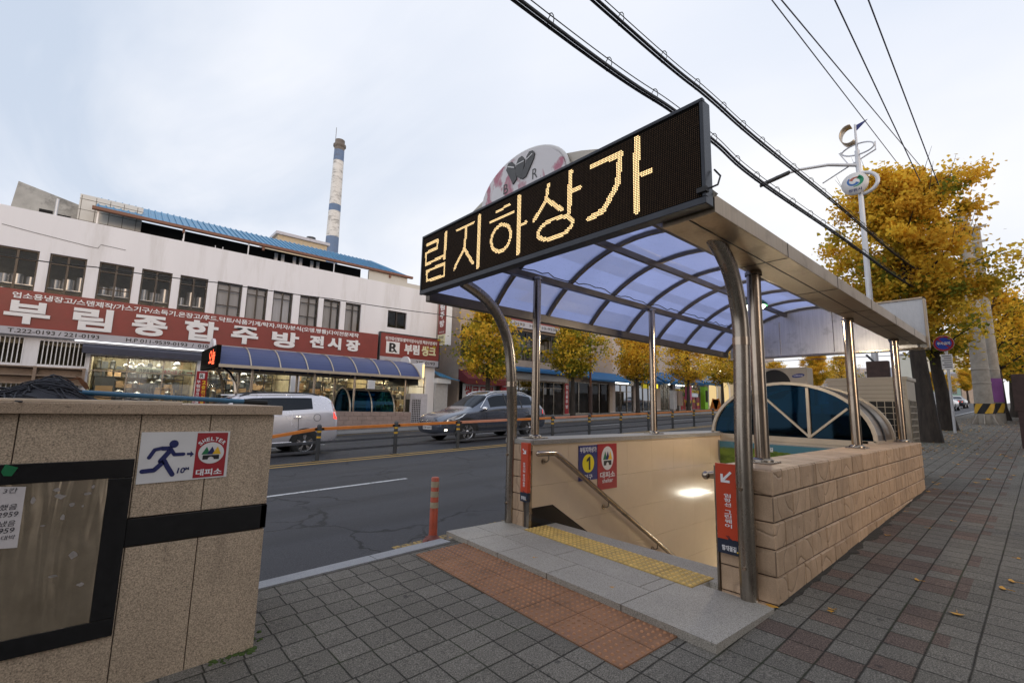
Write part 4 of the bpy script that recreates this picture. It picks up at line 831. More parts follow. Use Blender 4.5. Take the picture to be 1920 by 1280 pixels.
m = MB(); text(m, 'SAMSUNG', (10.573, 3.265, 2.20), NY, Vector((0, 0, 1)), .165, .030, .02, off=.002); m.build('badge_lettering', 'wtxt', ac2)

# ================================================================== GRANITE WALL IN FRONT
FY = 3.17
fwl = thing('granite_wall', 'speckled brown granite wall with a black stone band and thick coping in front of the road', 'wall', (-.6, 3.6, 0))
seam = [-2.6, -1.6, -.94, -.28, .172, .486, .822]; rows = [-.2, .692, .836, 1.366]
m = MB()
for i in range(len(seam)-1):
    for j in (0, 2):
        a, b, z0, z1 = seam[i]+.002, seam[i+1]-.002, rows[j]+.002, rows[j+1]-.002
        m.box(a, b, FY, FY+.03, z0, z1)
for k in range(3): m.box(.792, .822, FY+.032+k*.3, FY+.328+k*.3, -.2, 1.364)
m.build('granite_panel', 'fgran', fwl, bev=.003)
m = MB(); m.box(-2.6, .79, FY+.012, 4.08, -.3, 1.362); m.build('core', 'grout', fwl)
m = MB(); m.box(.167, .824, FY-.003, FY+.029, .698, .832); m.box(.7925, .8255, FY-.003, 4.08, .698, .832); m.build('black_band', 'black', fwl, bev=.002)
m = MB(); m.box(-2.7, .856, FY-.035, 4.12, 1.366, 1.421); m.build('coping', 'cope', fwl, bev=.004)
m = MB(); random.seed(11)
for k in range(60):
    x = random.choice((random.uniform(.60, .90), random.gauss(.83, .03))); y = FY-abs(random.gauss(0, .025)) if x < .83 else random.uniform(FY-.03, 3.9)
    m.ball((x, y, gz(x)), random.uniform(.006, .018), 6, 4, .5)
o = m.build('moss_clump', 'moss'); tag(o, 'green moss growing along the foot of the granite wall', 'moss'); struct(o, 'stuff')
nb = thing('notice_board', 'steel notice board in a black stone frame on the granite wall with torn paper scraps', 'notice board', (-.4, FY, .3))
m = MB(); bx0, bx1 = -1.15, .166
m.box(bx0, bx1, FY-.012, FY-.001, 1.045, 1.137); m.box(bx0, bx1, FY-.012, FY-.001, .283, .366); m.box(.073, bx1, FY-.0125, FY-.001, .368, 1.043); m.box(bx0, bx0+.09, FY-.0125, FY-.001, .368, 1.043); m.build('stone_frame', 'black', nb, bev=.002)
m = MB(); m.box(bx0+.09, .073, FY-.006, FY-.001, .366, 1.045); m.build('steel_plate', 'steelplate', nb)
random.seed(2); SCR = mat('scrap', (.30, .27, .25), .8, 0, .25, 20)
for px, py, w_, h_ in ((107, 918, 16, 10), (112, 930, 24, 14), (62, 938, 8, 18), (117, 970, 10, 16), (137, 1040, 18, 22), (98, 1080, 26, 7), (150, 1095, 16, 10), (175, 912, 8, 12), (165, 925, 20, 7), (135, 945, 14, 12), (155, 948, 6, 6), (80, 985, 14, 4)):
    c = PY(px, py, FY-.007); a = random.uniform(0, 3); w2, h2 = w_*.0011, h_*.0011; n = 9
    m = MB(); m.poly([(c.x+(math.cos(2*math.pi*k/n+a)*w2*random.uniform(.45, 1)), FY-.0068, c.z+math.sin(2*math.pi*k/n+a)*h2*random.uniform(.45, 1)) for k in range(n)]); m.build('paper_scrap', SCR, nb)
t = thing('paper_note', 'white handwritten paper note taped to the steel notice board', 'note', (-.3, FY-.01, .6))
pa = [PY(x, y, FY-.009) for x, y in ((-70, 912), (49, 912), (32, 1026), (-85, 1034))]; m = MB(); m.poly(pa); m.build('sheet', 'paper', t)
m = MB()
for s_, px, py, w_, h_ in (('방 3칸', 8, 920, .085, .022), ('했음', 16, 950, .055, .026), ('2959', 15, 964, .065, .022), ('냈음', 14, 981, .05, .026), ('959', 12, 994, .05, .022), ('이 대박', 6, 1008, .075, .02)):
    c = PY(px, py, FY-.0095); text(m, s_, c, X, Z, w_, h_, 0, off=.002, skew=.15)
m.build('handwriting', 'pen', t)
o = MB().poly([PY(x, y, FY-.0135) for x, y in ((2, 884), (10, 870), (34, 876), (22, 892), (6, 892))]).build('tape_piece', 'green'); tag(o, 'scrap of green tape stuck on the black notice board frame', 'tape')
t = thing('escape_sign', 'white sign with a running figure and red shelter emblem on the granite wall', 'sign', (.385, FY, 1.0))
sq = [PY(x, y, FY-.006) for x, y in ((266, 810), (432, 808), (424, 893), (254, 908))]
m = MB(); m.prism([(p.x, FY-.006, p.z) for p in sq], (0, .005, 0)); m.build('plate', 'wsign', t)
def sp(u, v):    # crop coordinates of the sign, 0..1 each way
    a = sq[0].lerp(sq[1], u); b = sq[3].lerp(sq[2], u); p = a.lerp(b, v); return Vector((p.x, FY-.0075, p.z))
m = MB()
for P, wd in (([(.40, .22), (.40, .22)], 0), ([(.31, .40), (.23, .58), (.24, .60)], .055), ([(.235, .32), (.155, .35), (.105, .50)], .042), ([(.32, .33), (.37, .46), (.47, .46)], .042), ([(.26, .60), (.17, .75), (.05, .76)], .052), ([(.27, .58), (.31, .70), (.37, .86)], .052), ([(.24, .33), (.32, .33)], .05)):
    if wd:
        for a, b in zip(P, P[1:]): m.bar(sp(*a), sp(*b), .0015, wd*.44, upv=(sp(*b)-sp(*a)).cross(Y))
        for p in P: m.add([sp(*p)+Vector((math.cos(k*.524)*wd*.22, 0, math.sin(k*.524)*wd*.22)) for k in range(12)], [tuple(range(12))])
m.add([sp(.355, .245)+Vector((math.cos(k*.393)*.021, 0, math.sin(k*.393)*.021)) for k in range(16)], [tuple(range(16))])
m.bar(sp(.51, .46), sp(.555, .46), .0015, .012, upv=Z); m.poly([sp(.55, .40), sp(.59, .47), sp(.55, .53)])
text(m, '10', sp(.465, .79)+Vector((0, .001, 0)), X, Z, .035, .030, .03, off=.002, skew=.15); text(m, 'M', sp(.53, .76)+Vector((0, .001, 0)), X, Z, .017, .016, .02, off=.002)
m.build('pictogram', 'ntxt', t)
m = MB(); m.poly([sp(.61, .03), sp(.975, .03), sp(.965, .97), sp(.60, .97)]); m.build('red_field', 'shred', t)
class _S: pass
c = sp(.79, .46); shelter_mark(t, c.x, c.z, .125, FY-.0085, .118)
m = MB()
for i, ch in enumerate('SHELTER'):
    a = R(128-i*12.7*1.0); r = .085
    a = R(90+(3-i)*15); p = Vector((c.x+.080*math.cos(a), FY-.0085, c.z+.078*math.sin(a)))
    xd = Vector((math.sin(a), 0, -math.cos(a))); text(m, ch, p, xd, Vector((math.cos(a), 0, math.sin(a))), .016, .021, .03, off=.001)
text(m, '대피소', sp(.785, .865), X, Z, .125, .036, .03, off=.001)
m.build('lettering', 'wtxt', t)
# things lying on the coping
m = MB(); random.seed(9)
def hz(x, y): return 1.422+(.030+.072*math.exp(-((x+.20)/.15)**2)+.012*math.sin(x*23))*max(0, 1-((y-3.40)/.22)**2)*(1 if x < -.12 else max(0, 1-(x+.12)/.13))
for k in range(330):
    x, y, a = random.uniform(-.9, -.02), random.uniform(3.28, 3.56), random.uniform(0, 6.3); D = []; b = random.uniform(-.5, .5); lift = random.uniform(0, .010)+(.02 if random.random() < .08 else 0)
    for q in range(9): D.append((x, y, hz(x, y)+lift*math.sin(q*.39)+random.uniform(0, .003))); a += b+random.uniform(-.3, .3); x += .026*math.cos(a)*1.6; y += .02*math.sin(a)
    m.tube(D, random.uniform(.0025, .0045), 5, False)
NXg, NYg = 40, 12; G_ = [(-.95+.94*i/NXg, 3.2+.4*q/NYg) for i in range(NXg+1) for q in range(NYg+1)]
m.add([(x, y, hz(x, y)-.004) for x, y in G_], [(i*(NYg+1)+q, (i+1)*(NYg+1)+q, (i+1)*(NYg+1)+q+1, i*(NYg+1)+q+1) for i in range(NXg) for q in range(NYg)], True)
o = m.build('net_heap', 'net', org=(-.35, 3.4, 1.42)); tag(o, 'tangled heap of dark netting rope lying on top of the granite wall', 'net')
m = MB(); m.tube([(-.13, 3.36, 1.475), (.35, 3.38, 1.456), (.70, 3.40, 1.444)], .0135, 12); m.m(1).tube([(.69, 3.40, 1.4445), (.83, 3.41, 1.439)], .0165, 12)
tag(m.build('blue_pole', ['bpole', 'rub'], org=(.3, 3.38, 1.45)), 'long blue pole with a black end cap lying on the granite wall', 'pole')
m = MB(); m.box(-2.0, .34, 3.145, 3.17, 1.422, 1.437)
tag(m.build('cream_strip', 'cpole', org=(-.6, 3.2, 1.43), bev=.003), 'cream coloured strip lying along the front edge of the granite wall coping', 'strip')
m = MB(); q = [PY(x, y, 3.45) for x, y in ((142, 705), (152, 708), (163, 718), (167, 727), (160, 730), (153, 722))]; m.prism(q, (0, .012, 0)); m.tube([PY(112, 712, 3.45), PY(130, 713, 3.45), PY(150, 708, 3.45)], .004, 6)
tag(m.build('rusty_hook', 'rust', org=(-.1, 3.45, 1.5)), 'rusty bent steel scrap sticking up behind the netting heap', 'scrap')

# ================================================================== BOLLARD, FENCE
b0 = (2.755, 4.345, gz(2.755)+RD)
t = thing('flexible_bollard', 'orange flexible bollard with three pale bands standing at the kerb end', 'bollard', b0)
H = .655
m = MB(); m.lathe([(.043, 0), (.041, H-.01), (.034, H), (.001, H+.002)], b0, 24); m.build('post', 'boll', t)
m = MB()
for z in (.345, .455, .555): m.lathe([(.0432, z), (.0428, z+.058)], b0, 24)
m.build('reflective_band', 'reflect', t)
m = MB(); m.lathe([(.105, 0), (.10, .022), (.07, .04), (.056, .06), (.044, .075)], b0, 24)
for k in range(4): m.cyl((b0[0]+.085*math.cos(k*1.57+.4), b0[1]+.085*math.sin(k*1.57+.4), b0[2]+.02), (b0[0]+.085*math.cos(k*1.57+.4), b0[1]+.085*math.sin(k*1.57+.4), b0[2]+.042), .011, 8)
m.build('base', 'bollbase', t)

FYY = 11.47
fen = thing('median_fence', 'low grey traffic fence with an orange top rail along the middle of the road', 'fence', (3.98, FYY, gz(3.98)))
fx = [-2.02+2.0*k for k in range(0, 48)]
def fpost():
    m = MB(); m.cyl((0, 0, 0), (0, 0, .80), .052, 16); m.ball((0, 0, .80), .056, 14, 8); m.lathe([(.056, .765), (.056, .80)], (0, 0, 0), 16)
    m.m(1)
    for z in (.53, .66): m.lathe([(.0528, z), (.0528, z+.045)], (0, 0, 0), 16)
    m.m(0)
    m.box(-.10, .10, -.08, .08, 0, .018)
    for z in (.22, .43, .74): m.box(-.11, .11, -.025, .025, z-.028, z+.028)
    return m
pp = None
for k, x in enumerate(fx):
    z = gz(x)+RD
    if pp is None: pp = fpost().build('post', ['fpost', 'fyel'], fen, local=True); pp.location = Vector((x, FYY, z))-ORG[fen.name]; q = pp
    else: q = pp.copy(); C.objects.link(q); q.parent = fen; q.location = Vector((x, FYY, z))-ORG[fen.name]
    if k+1 < len(fx):
        x2 = fx[k+1]; z2 = gz(x2)+RD
        for h, hh, mm in ((.22, .055, 'frail'), (.43, .055, 'frail')):
            m = MB(); m.bar((x+.05, FYY, z+h), (x2-.05, FYY, z2+h), .03, hh); m.build('rail', mm, fen)
        m = MB(); m.bar((x+.05, FYY, z+(.745 if k != 2 else .50)), (x2-.05, FYY, z2+.745), .05, .075); m.build('top_rail', 'fpink' if k in (5, 7) else 'forange', fen, bev=.008)

# ================================================================== CARS
def car(name, label, loc, rot, L, W, H, stations, wheel_r, wb, paint, group=None, detail=True, suv=False, rails=False, brake=False, axle_off=0.0):
    """stations from front to rear: (x, half width, floor z, belt z, roof z, roof half width, flag); flag w = sloping screen up to the next station, g = side glass up to the next station"""
    t = thing(name, label, 'car', loc, group); t.rotation_euler = rot
    ORG[t.name] = Vector((0, 0, 0))
    v = []; f = []; mi = []
    def ring(s):
        x, w_, zf, zb, zr, wr, fl = s; zm = zf+(zb-zf)*.5
        half = [(0, zf), (w_*.80, zf), (w_*.965, zf+.09), (w_, zm), (w_*.975, zb-.03), (w_*.955, zb), (wr, zr-.05), (wr*.86, zr-.008), (0, zr)]
        return [(x, y, z) for y, z in half] + [(x, -y, z) for y, z in reversed(half[1:-1])]
    rings = [ring(s) for s in stations]; n = len(rings[0])
    for r_ in rings: v += r_
    for i in range(len(rings)-1):
        fl = stations[i][6]
        for k in range(n):
            kk = min(k, n-1-k); f.append((i*n+k, i*n+(k+1) % n, (i+1)*n+(k+1) % n, (i+1)*n+k))
            g = 0
            if fl == 'g' and kk == 5: g = 1
            if fl in ('w', 'W') and kk in (6, 7): g = 1
            mi.append(g)
    f.append(tuple(range(n))); mi.append(0); f.append(tuple(reversed(range((len(rings)-1)*n, len(rings)*n)))); mi.append(0)
    me = bpy.data.meshes.new('tmp'); me.from_pydata(v, [], f)
    for p, g in zip(me.polygons, mi): p.material_index = g; p.use_smooth = True
    me.materials.append(MT[paint]); me.materials.append(MT['carglass'])
    bm = bmesh.new(); bm.from_mesh(me); bmesh.ops.recalc_face_normals(bm, faces=bm.faces); bm.to_mesh(me); bm.free()
    o = bpy.data.objects.new('tmp', me); C.objects.link(o); sb = o.modifiers.new('s', 'SUBSURF'); sb.levels = sb.render_levels = 2 if detail else 1
    bpy.context.view_layer.update(); ev = o.evaluated_get(bpy.context.evaluated_depsgraph_get()).to_mesh()
    from mathutils.bvhtree import BVHTree
    V = [p.co.copy() for p in ev.vertices]; bvh = BVHTree.FromPolygons([tuple(p) for p in V], [tuple(p.vertices) for p in ev.polygons])
    for nm, g in (('body', 0), ('window', 1)):
        b = MB(); idx = {}; vs = []; fs = []
        for p in ev.polygons:
            if p.material_index != g: continue
            q = []
            for i in p.vertices:
                if i not in idx: idx[i] = len(vs); vs.append(V[i])
                q.append(idx[i])
            fs.append(tuple(q))
        b.add(vs, fs, True); b.build(nm, paint if g == 0 else 'carglass', t, local=True)
    bpy.data.objects.remove(o)
    def side(x, z, s):   # point on the body skin, seen from the side
        h = bvh.ray_cast(Vector((x, s*4, z)), Vector((0, -s, 0)))[0]; return h if h is not None else Vector((x, s*W/2, z))
    def front(y, z, s):
        h = bvh.ray_cast(Vector((s*6, y, z)), Vector((-s, 0, 0)))[0]; return h if h is not None else Vector((s*L/2, y, z))
    def topz(x, y):
        h = bvh.ray_cast(Vector((x, y, 5)), Vector((0, 0, -1)))[0]; return h.z if h is not None else H
    def skin_poly(mb, pts, s, off, view='side'):
        hs = [side(a, b, s) if view == 'side' else front(a, b, s) for a, b in pts]
        d = Vector((0, s, 0)) if view == 'side' else Vector((s, 0, 0)); mb.poly([h+d*off for h in hs])
    # wheels with their dark arches
    for wx in (axle_off+wb/2, axle_off-wb/2):
        for s in (1, -1):
            yw = side(wx, wheel_r+.12, s).y
            a = MB(); N = 20; r1 = wheel_r+.055
            pts = [(wx+r1*math.cos(math.pi*k/N*1.16-.25), wheel_r+r1*math.sin(math.pi*k/N*1.16-.25)) for k in range(N+1)]
            out = []
            for x_, z_ in pts: h = side(x_, max(z_, .2), s); out.append(Vector((x_, h.y+s*.006, z_)))
            cc = Vector((wx, yw+s*.006, wheel_r)); vv = [cc]+out; a.add(vv, [(0, k, k+1) for k in range(1, len(out))])
            if suv:
                o2 = [Vector((wx+(r1+.05)*math.cos(math.pi*k/N*1.16-.25), p.y+s*.012, wheel_r+(r1+.05)*math.sin(math.pi*k/N*1.16-.25))) for k, p in enumerate(out)]
                a.add([p+Vector((0, s*.012, 0)) for p in out]+o2, [(k, k+1, N+2+k, N+1+k) for k in range(N)])
            a.build('wheel_arch', 'clad', t, local=True)
            wh = MB(); y0 = yw+s*.02; y1 = yw-s*.20
            c = Vector((wx, 0, wheel_r)); wh.lathe([(wheel_r*.62, y0), (wheel_r*.90, y0+s*.006), (wheel_r*.985, y0-s*.02), (wheel_r, y0-s*.06), (wheel_r, y1)], c, 32, 'Y'); w_ = wh.build('wheel', 'tyre', t, local=True)
            rm = MB(); rm.lathe([(wheel_r*.64, y0+s*.002), (wheel_r*.60, y0-s*.01), (wheel_r*.57, y0-s*.05)], c, 32, 'Y')
            for k in range(5 if not suv else 6):
                a_ = 2*math.pi*k/(5 if not suv else 6)+.3
                for da in (-.13, .13):
                    rm.bar(c+Vector((math.cos(a_)*.05, y0-s*.012, math.sin(a_)*.05)), c+Vector((math.cos(a_+da)*wheel_r*.61, y0-s*.012, math.sin(a_+da)*wheel_r*.61)), wheel_r*.075, .02, Y)
            rm.lathe([(.001, y0+s*.002), (.05, y0), (.055, y0-s*.02)], c, 16, 'Y'); rm.build('rim', 'alloy', w_, local=True)
            dk = MB(); dk.lathe([(.001, y0-s*.07), (wheel_r*.6, y0-s*.07)], c, 24, 'Y'); dk.build('brake_disc', 'clad', w_, local=True)
    return t, side, front, topz, skin_poly
def slope_rot(head): return (0, -SL, 0) if head > 0 else (0, SL, math.pi)

# grey sport utility car driving towards the viewer on the far side of the fence
W2, L2 = .925, 4.75; xf = L2/2
st = [(xf, .60, .42, .62, .66, .50, ''), (xf-.06, .76, .30, .74, .80, .62, ''), (xf-.30, .88, .24, .88, .94, .74, ''), (xf-.75, W2, .24, .97, 1.03, .78, ''), (xf-1.20, W2, .24, 1.015, 1.09, .78, 'w'),
      (xf-2.02, W2, .24, 1.06, 1.63, .60, 'g'), (xf-2.50, W2, .24, 1.07, 1.685, .62, 'g'), (xf-3.4, W2, .24, 1.09, 1.675, .61, 'g'), (xf-4.05, W2, .24, 1.11, 1.60, .58, ''), (xf-4.40, .90, .26, 1.08, 1.45, .56, ''), (xf-4.64, .86, .30, .98, 1.20, .62, ''), (xf-L2, .72, .42, .85, .95, .60, '')]
suvx = 8.15+L2/2; suvy = 13.45
t, side, front, topz, skp = car('sport_utility_car', 'dark grey sport utility car with its fog lamp lit behind the fence', (suvx, suvy, gz(suvx)+RD), slope_rot(-1), L2, W2*2, 1.7, st, .36, 2.80, 'cargrey', suv=True, axle_off=.02)
for s in (1, -1):
    m = MB(); skp(m, [(xf-.16, .0)], s, 0) if 0 else None
    pts = [(xf-.24, .80), (xf-.55, .90), (xf-.95, .97), (xf-.75, .84), (xf-.42, .74)]; skp(m, pts, s, .012); m.build('headlight', 'lamp', t, local=True)
    m = MB(); skp(m, [(xf-.15, .415), (xf-.21, .41), (xf-.24, .445), (xf-.20, .475), (xf-.15, .46)], s, .012); m.build('fog_lamp', 'fog', t, local=True)
    h = side(xf-1.62, 1.07, s); m = MB(); m.ball((h.x, h.y+s*.12, 1.09), .10, 12, 8, .75); m.box(h.x-.02, h.x+.03, h.y-s*.02, h.y+s*.1, 1.04, 1.08); m.build('mirror', 'chrome', t, local=True)
    m = MB(); m.tube([(xf-1.95-.22*k, s*.56, topz(xf-1.95-.22*k, s*.56)+(.005 if k in (0, 9) else .045)) for k in range(10)], .018, 8); m.build('roof_rail', 'chrome', t, local=True)
    m = MB()
    for xx in (xf-2.55, xf-3.55):
        h = side(xx, .93, s); m.box(xx-.12, xx+.02, h.y-s*.01, h.y+s*.035, .915, .94)
    m.build('door_handle', 'chrome', t, local=True)
    m = MB()
    for xx in (xf-1.75, xf-2.72, xf-3.72):
        P = [side(xx-(.0 if z > .5 else .0), z, s)+Vector((0, s*.004, 0)) for z in [.32+.08*k for k in range(9)]]; m.tube(P, .005, 4, False)
    P = [side(xf-.9-k*.35, .46, s)+Vector((0, s*.003, 0)) for k in range(10)]; m.tube(P, .012, 5, False); m.build('door_seam', 'clad', t, local=True)
    m = MB()
    for xx, dx in ((xf-2.72, 0), (xf-3.40, .05)): a = side(xx, 1.09, s); b = side(xx-dx, 1.60, s); m.bar(a+Vector((0, s*.004, 0)), b+Vector((0, s*.004, 0)), .05, .02, Y)
    m.build('window_pillar', 'clad', t, local=True)
    m = MB(); P = [side(xf-1.55-.1*k, z, s)+Vector((0, s*.006, .0)) for k, z in ((0, 1.12), (1.5, 1.24), (3, 1.38), (4.5, 1.50), (6.5, 1.57), (10, 1.605), (16, 1.60), (21, 1.55))]; m.tube(P, .014, 6, False); m.build('window_trim', 'chrome', t, local=True)
    m = MB(); skp(m, [(-xf+.10, .82), (-xf+.32, .86), (-xf+.30, 1.02), (-xf+.12, 1.02)], s, .012); m.build('tail_light', 'tail', t, local=True)
m = MB(); skp(m, [(-.42, .64), (.42, .64), (.50, .76), (-.50, .76)], 1, .012, 'front'); m.build('grille', 'clad', t, local=True)
m = MB()
for z in (.67, .715): P = [front(y, z, 1)+Vector((.016, 0, 0)) for y in (-.42, -.2, 0, .2, .42)]; m.tube(P, .011, 5)
m.build('grille_bar', 'chrome', t, local=True)
m = MB(); h = front(0, .5, 1); m.box(h.x+.005, h.x+.02, -.26, .26, .44, .56); p = m.build('number_plate', 'wsign', t, local=True)
m = MB(); text(m, '17부 5271', (h.x+.021, 0, .50), Y, Z, .44, .075, .02, off=.002); m.build('plate_lettering', 'btxt', p, local=True)
m = MB(); skp(m, [(-.60, .28), (.60, .28), (.70, .40), (-.70, .40)], 1, .012, 'front'); m.build('lower_bumper', 'clad', t, local=True)

# silver boxy hatchback, tail towards the viewer's right
W3, L3 = .885, 4.10; xf = L3/2
st = [(xf, .58, .40, .66, .72, .48, ''), (xf-.08, .74, .28, .80, .88, .60, ''), (xf-.35, .85, .22, .94, 1.0, .70, ''), (xf-.95, W3, .22, 1.02, 1.09, .74, 'w'), (xf-1.62, W3, .22, 1.05, 1.57, .64, 'g'),
      (xf-2.1, W3, .22, 1.06, 1.61, .66, 'g'), (xf-3.0, W3, .22, 1.09, 1.60, .66, 'g'), (xf-3.42, W3, .22, 1.12, 1.585, .655, ''), (xf-3.82, W3, .22, 1.14, 1.55, .65, ''), (xf-4.0, .87, .26, 1.12, 1.42, .66, ''), (xf-4.07, .84, .30, .95, 1.15, .68, ''), (xf-L3, .78, .40, .80, .92, .66, '')]
hx = 4.94-L3/2; hy = 13.55
t, side, front, topz, skp = car('boxy_hatchback', 'silver boxy hatchback with its brake light glowing behind the granite wall', (hx, hy, gz(hx)+RD), slope_rot(-1), L3, W3*2, 1.6, st, .325, 2.55, 'carsil', axle_off=.10)
for s in (1, -1):
    m = MB(); skp(m, [(-xf+.09, 1.11), (-xf+.14, 1.11), (-xf+.155, 1.25), (-xf+.16, 1.36), (-xf+.13, 1.36)], s, .010); m.build('tail_light', 'amber', t, local=True)
    m = MB(); skp(m, [(-xf+.05, .90), (-xf+.15, .92), (-xf+.15, 1.10), (-xf+.06, 1.10)], s, .014); m.build('brake_light', 'tailon', t, local=True)
    m = MB(); m.tube([(xf-1.75-.21*k, s*.58, topz(xf-1.75-.21*k, s*.58)+(.005 if k in (0, 9) else .04)) for k in range(10)], .02, 8); m.build('roof_rail', 'clad', t, local=True)
    m = MB(); h = side(xf-3.02, .97, s); m.box(h.x-.10, h.x+.08, h.y-s*.01, h.y+s*.04, .955, .985); h = side(xf-1.98, .95, s); m.box(h.x-.10, h.x+.08, h.y-s*.01, h.y+s*.04, .935, .965); m.build('door_handle', 'carsil', t, local=True)
    m = MB()
    for xx in (xf-1.15, xf-2.12, xf-3.05): m.tube([side(xx, z, s)+Vector((0, s*.005, 0)) for z in [.30+.08*k for k in range(10)]], .006, 4, False)
    c = side(xf-3.52, .96, s); m.tube([side(xf-3.52+.09*math.cos(k*.35), .96+.09*math.sin(k*.35), s)+Vector((0, s*.004, 0)) for k in range(19)], .005, 4, False)
    m.build('door_seam', 'dgrey', t, local=True)
    m = MB(); m.tube([side(xf-1.6-.2*k, 1.555, s)+Vector((0, s*.012, 0)) for k in range(10)], .02, 6); m.build('rain_visor', 'chrome', t, local=True)
    m = MB(); a = side(xf-2.12, 1.09, s); b = side(xf-2.12, 1.56, s); m.bar(a+Vector((0, s*.005, 0)), b+Vector((0, s*.005, 0)), .06, .02, Y); m.build('window_pillar', 'clad', t, local=True)
    m = MB(); m.tube([side(xf-.7-.22*k, .36, s)+Vector((0, s*.004, 0)) for k in range(14)], .02, 5); m.build('sill_strip', 'chrome', t, local=True)
# cars far up the road
sed = lambda L, W, H: [(L/2, .55, .4, .58, .62, .45, ''), (L/2-.1, .74, .26, .70, .76, .58, ''), (L/2-.9, W, .22, .86, .93, .70, ''), (L/2-1.35, W, .22, .90, .98, .70, 'w'), (L/2-2.1, W, .22, .93, H-.03, .54, 'g'), (L/2-2.6, W, .22, .94, H, .55, 'g'), (L/2-3.3, W, .22, .96, H-.08, .53, 'w'), (L/2-4.0, W, .24, .97, 1.04, .62, ''), (L/2-4.5, .84, .30, .94, 1.0, .64, ''), (L/2-L, .70, .42, .8, .88, .58, '')]
far = [('sedan', 'silver saloon car with lit tail lights beyond the nearest tree trunk', 43.4, 5.95, 'carwhite', True), ('sedan', 'white saloon car queuing up the road in front of the silver saloon', 63, 6.6, 'carwhite', True), ('sedan', 'dark saloon car farthest up the road in the queue', 75, 6.9, 'cardark', True)]
for nm, lab, cx, cy, pt, br in far:
    t, side, front, topz, skp = car(nm, lab, (cx, cy, gz(cx)+RD), slope_rot(1), 4.8, 1.8, 1.43, sed(4.8, .90, 1.43), .32, 2.7, pt, 'cars up the road', detail=False)
    for s in (1, -1):
        m = MB(); skp(m, [(s*.40, .74), (s*.74, .72), (s*.74, .86), (s*.40, .86)], -1, .02, 'front'); m.build('tail_light', 'tailon', t, local=True)
tr = thing('parked_truck', 'dark small truck parked at the kerb beside the no parking sign', 'truck', (36.5, 5.2, gz(36.5)+RD))
x0, y0, z0 = 36.5, 5.35, gz(36.5)+RD
m = MB(); m.box(x0, x0+3.0, y0-.85, y0+.85, z0+.75, z0+1.05); m.box(x0-.02, x0+.05, y0-.85, y0+.85, z0+.55, z0+1.15); m.build('cargo_bed', 'cardark', tr, bev=.02)
m = MB(); m.prism([(x0+3.1, y0-.85, z0+.4), (x0+4.7, y0-.85, z0+.4), (x0+4.7, y0-.85, z0+1.05), (x0+4.4, y0-.85, z0+1.75), (x0+3.1, y0-.85, z0+1.78)], (0, 1.7, 0)); m.build('cab', 'carwhite', tr, bev=.05)
m = MB(); m.box(x0+3.07, x0+3.098, y0-.7, y0+.7, z0+1.15, z0+1.65); m.build('window', 'carglass', tr)
for wx in (x0+.8, x0+3.8):
    for s in (-1, 1): m = MB(); m.lathe([(.001, s*.8), (.2, s*.8), (.32, s*.78), (.33, s*.6), (.001, s*.6)], (wx, y0, z0+.33), 20, 'Y'); m.build('wheel', 'tyre', tr)
m = MB(); m.box(x0-.04, x0-.021, y0-.3, y0+.3, z0+.78, z0+.9); m.build('number_plate', 'wsign', tr)
for s in (-1, 1): m = MB(); m.box(x0-.035, x0-.021, y0+s*.6, y0+s*.8, z0+.6, z0+.72); m.build('tail_light', 'tail', tr)

# ================================================================== WHITE SHOP BUILDING ACROSS THE ROAD
BY = 24.5
def wall_open(mb, x0, x1, z0, z1, y, holes, depth=.25):
    """front sheet with rectangular openings and their reveals; holes = (xa, xb, za, zb)"""
    xs = sorted({x0, x1, *[h[0] for h in holes], *[h[1] for h in holes]}); zs = sorted({z0, z1, *[h[2] for h in holes], *[h[3] for h in holes]})
    xs = [x for x in xs if x0 <= x <= x1]; zs = [z for z in zs if z0 <= z <= z1]
    for a, b in zip(xs, xs[1:]):
        for c, d in zip(zs, zs[1:]):
            mx, mz = (a+b)/2, (c+d)/2
            if any(h[0] < mx < h[1] and h[2] < mz < h[3] for h in holes): continue
            mb.poly([(a, y, c), (b, y, c), (b, y, d), (a, y, d)])
    for xa, xb, za, zb in holes:
        q = [(xa, za), (xb, za), (xb, zb), (xa, zb)]
        for i in range(4):
            p, r_ = q[i], q[(i+1) % 4]; mb.poly([(p[0], y, p[1]), (r_[0], y, r_[1]), (r_[0], y+depth, r_[1]), (p[0], y+depth, p[1])])
def pane_window(parent, xa, xb, za, zb, y, cols=2, rows=(.78,), fm='wframe', fr=.055, name='window', gm='wglass'):
    m = MB()
    m.box(xa, xb, y, y+.06, za, za+fr); m.box(xa, xb, y, y+.06, zb-fr, zb); m.box(xa, xa+fr, y, y+.06, za+fr, zb-fr); m.box(xb-fr, xb, y, y+.06, za+fr, zb-fr)
    for k in range(1, cols): c = xa+(xb-xa)*k/cols; m.box(c-fr*.6, c+fr*.6, y-.006, y+.05, za+fr, zb-fr)
    for t_ in rows: z = za+(zb-za)*t_; m.box(xa+fr, xb-fr, y+.004, y+.045, z-.02, z+.02)
    w_ = m.build(name, fm, parent)
    g = MB(); g.poly([(xa+fr, y+.052, za+fr), (xb-fr, y+.052, za+fr), (xb-fr, y+.052, zb-fr), (xa+fr, y+.052, zb-fr)]); g.build('pane', gm, w_)
    return w_
wb = thing('shop_building', 'long white two storey shop building with a row of tall brown windows and blue roof', 'building', (6, BY, .2))
wins = [(-3.9, -2.32), (-2.05, -1.0), (-.63, .45), (.71, 1.75), (2.03, 3.07), (3.43, 4.45), (4.64, 5.54), (5.79, 6.70), (7.04, 7.97), (8.22, 9.11), (9.39, 10.26)]
wins[0] = (-3.45, -2.33); wins[1] = (-2.05, -1.0)
WT, WB_ = 6.84, 5.0
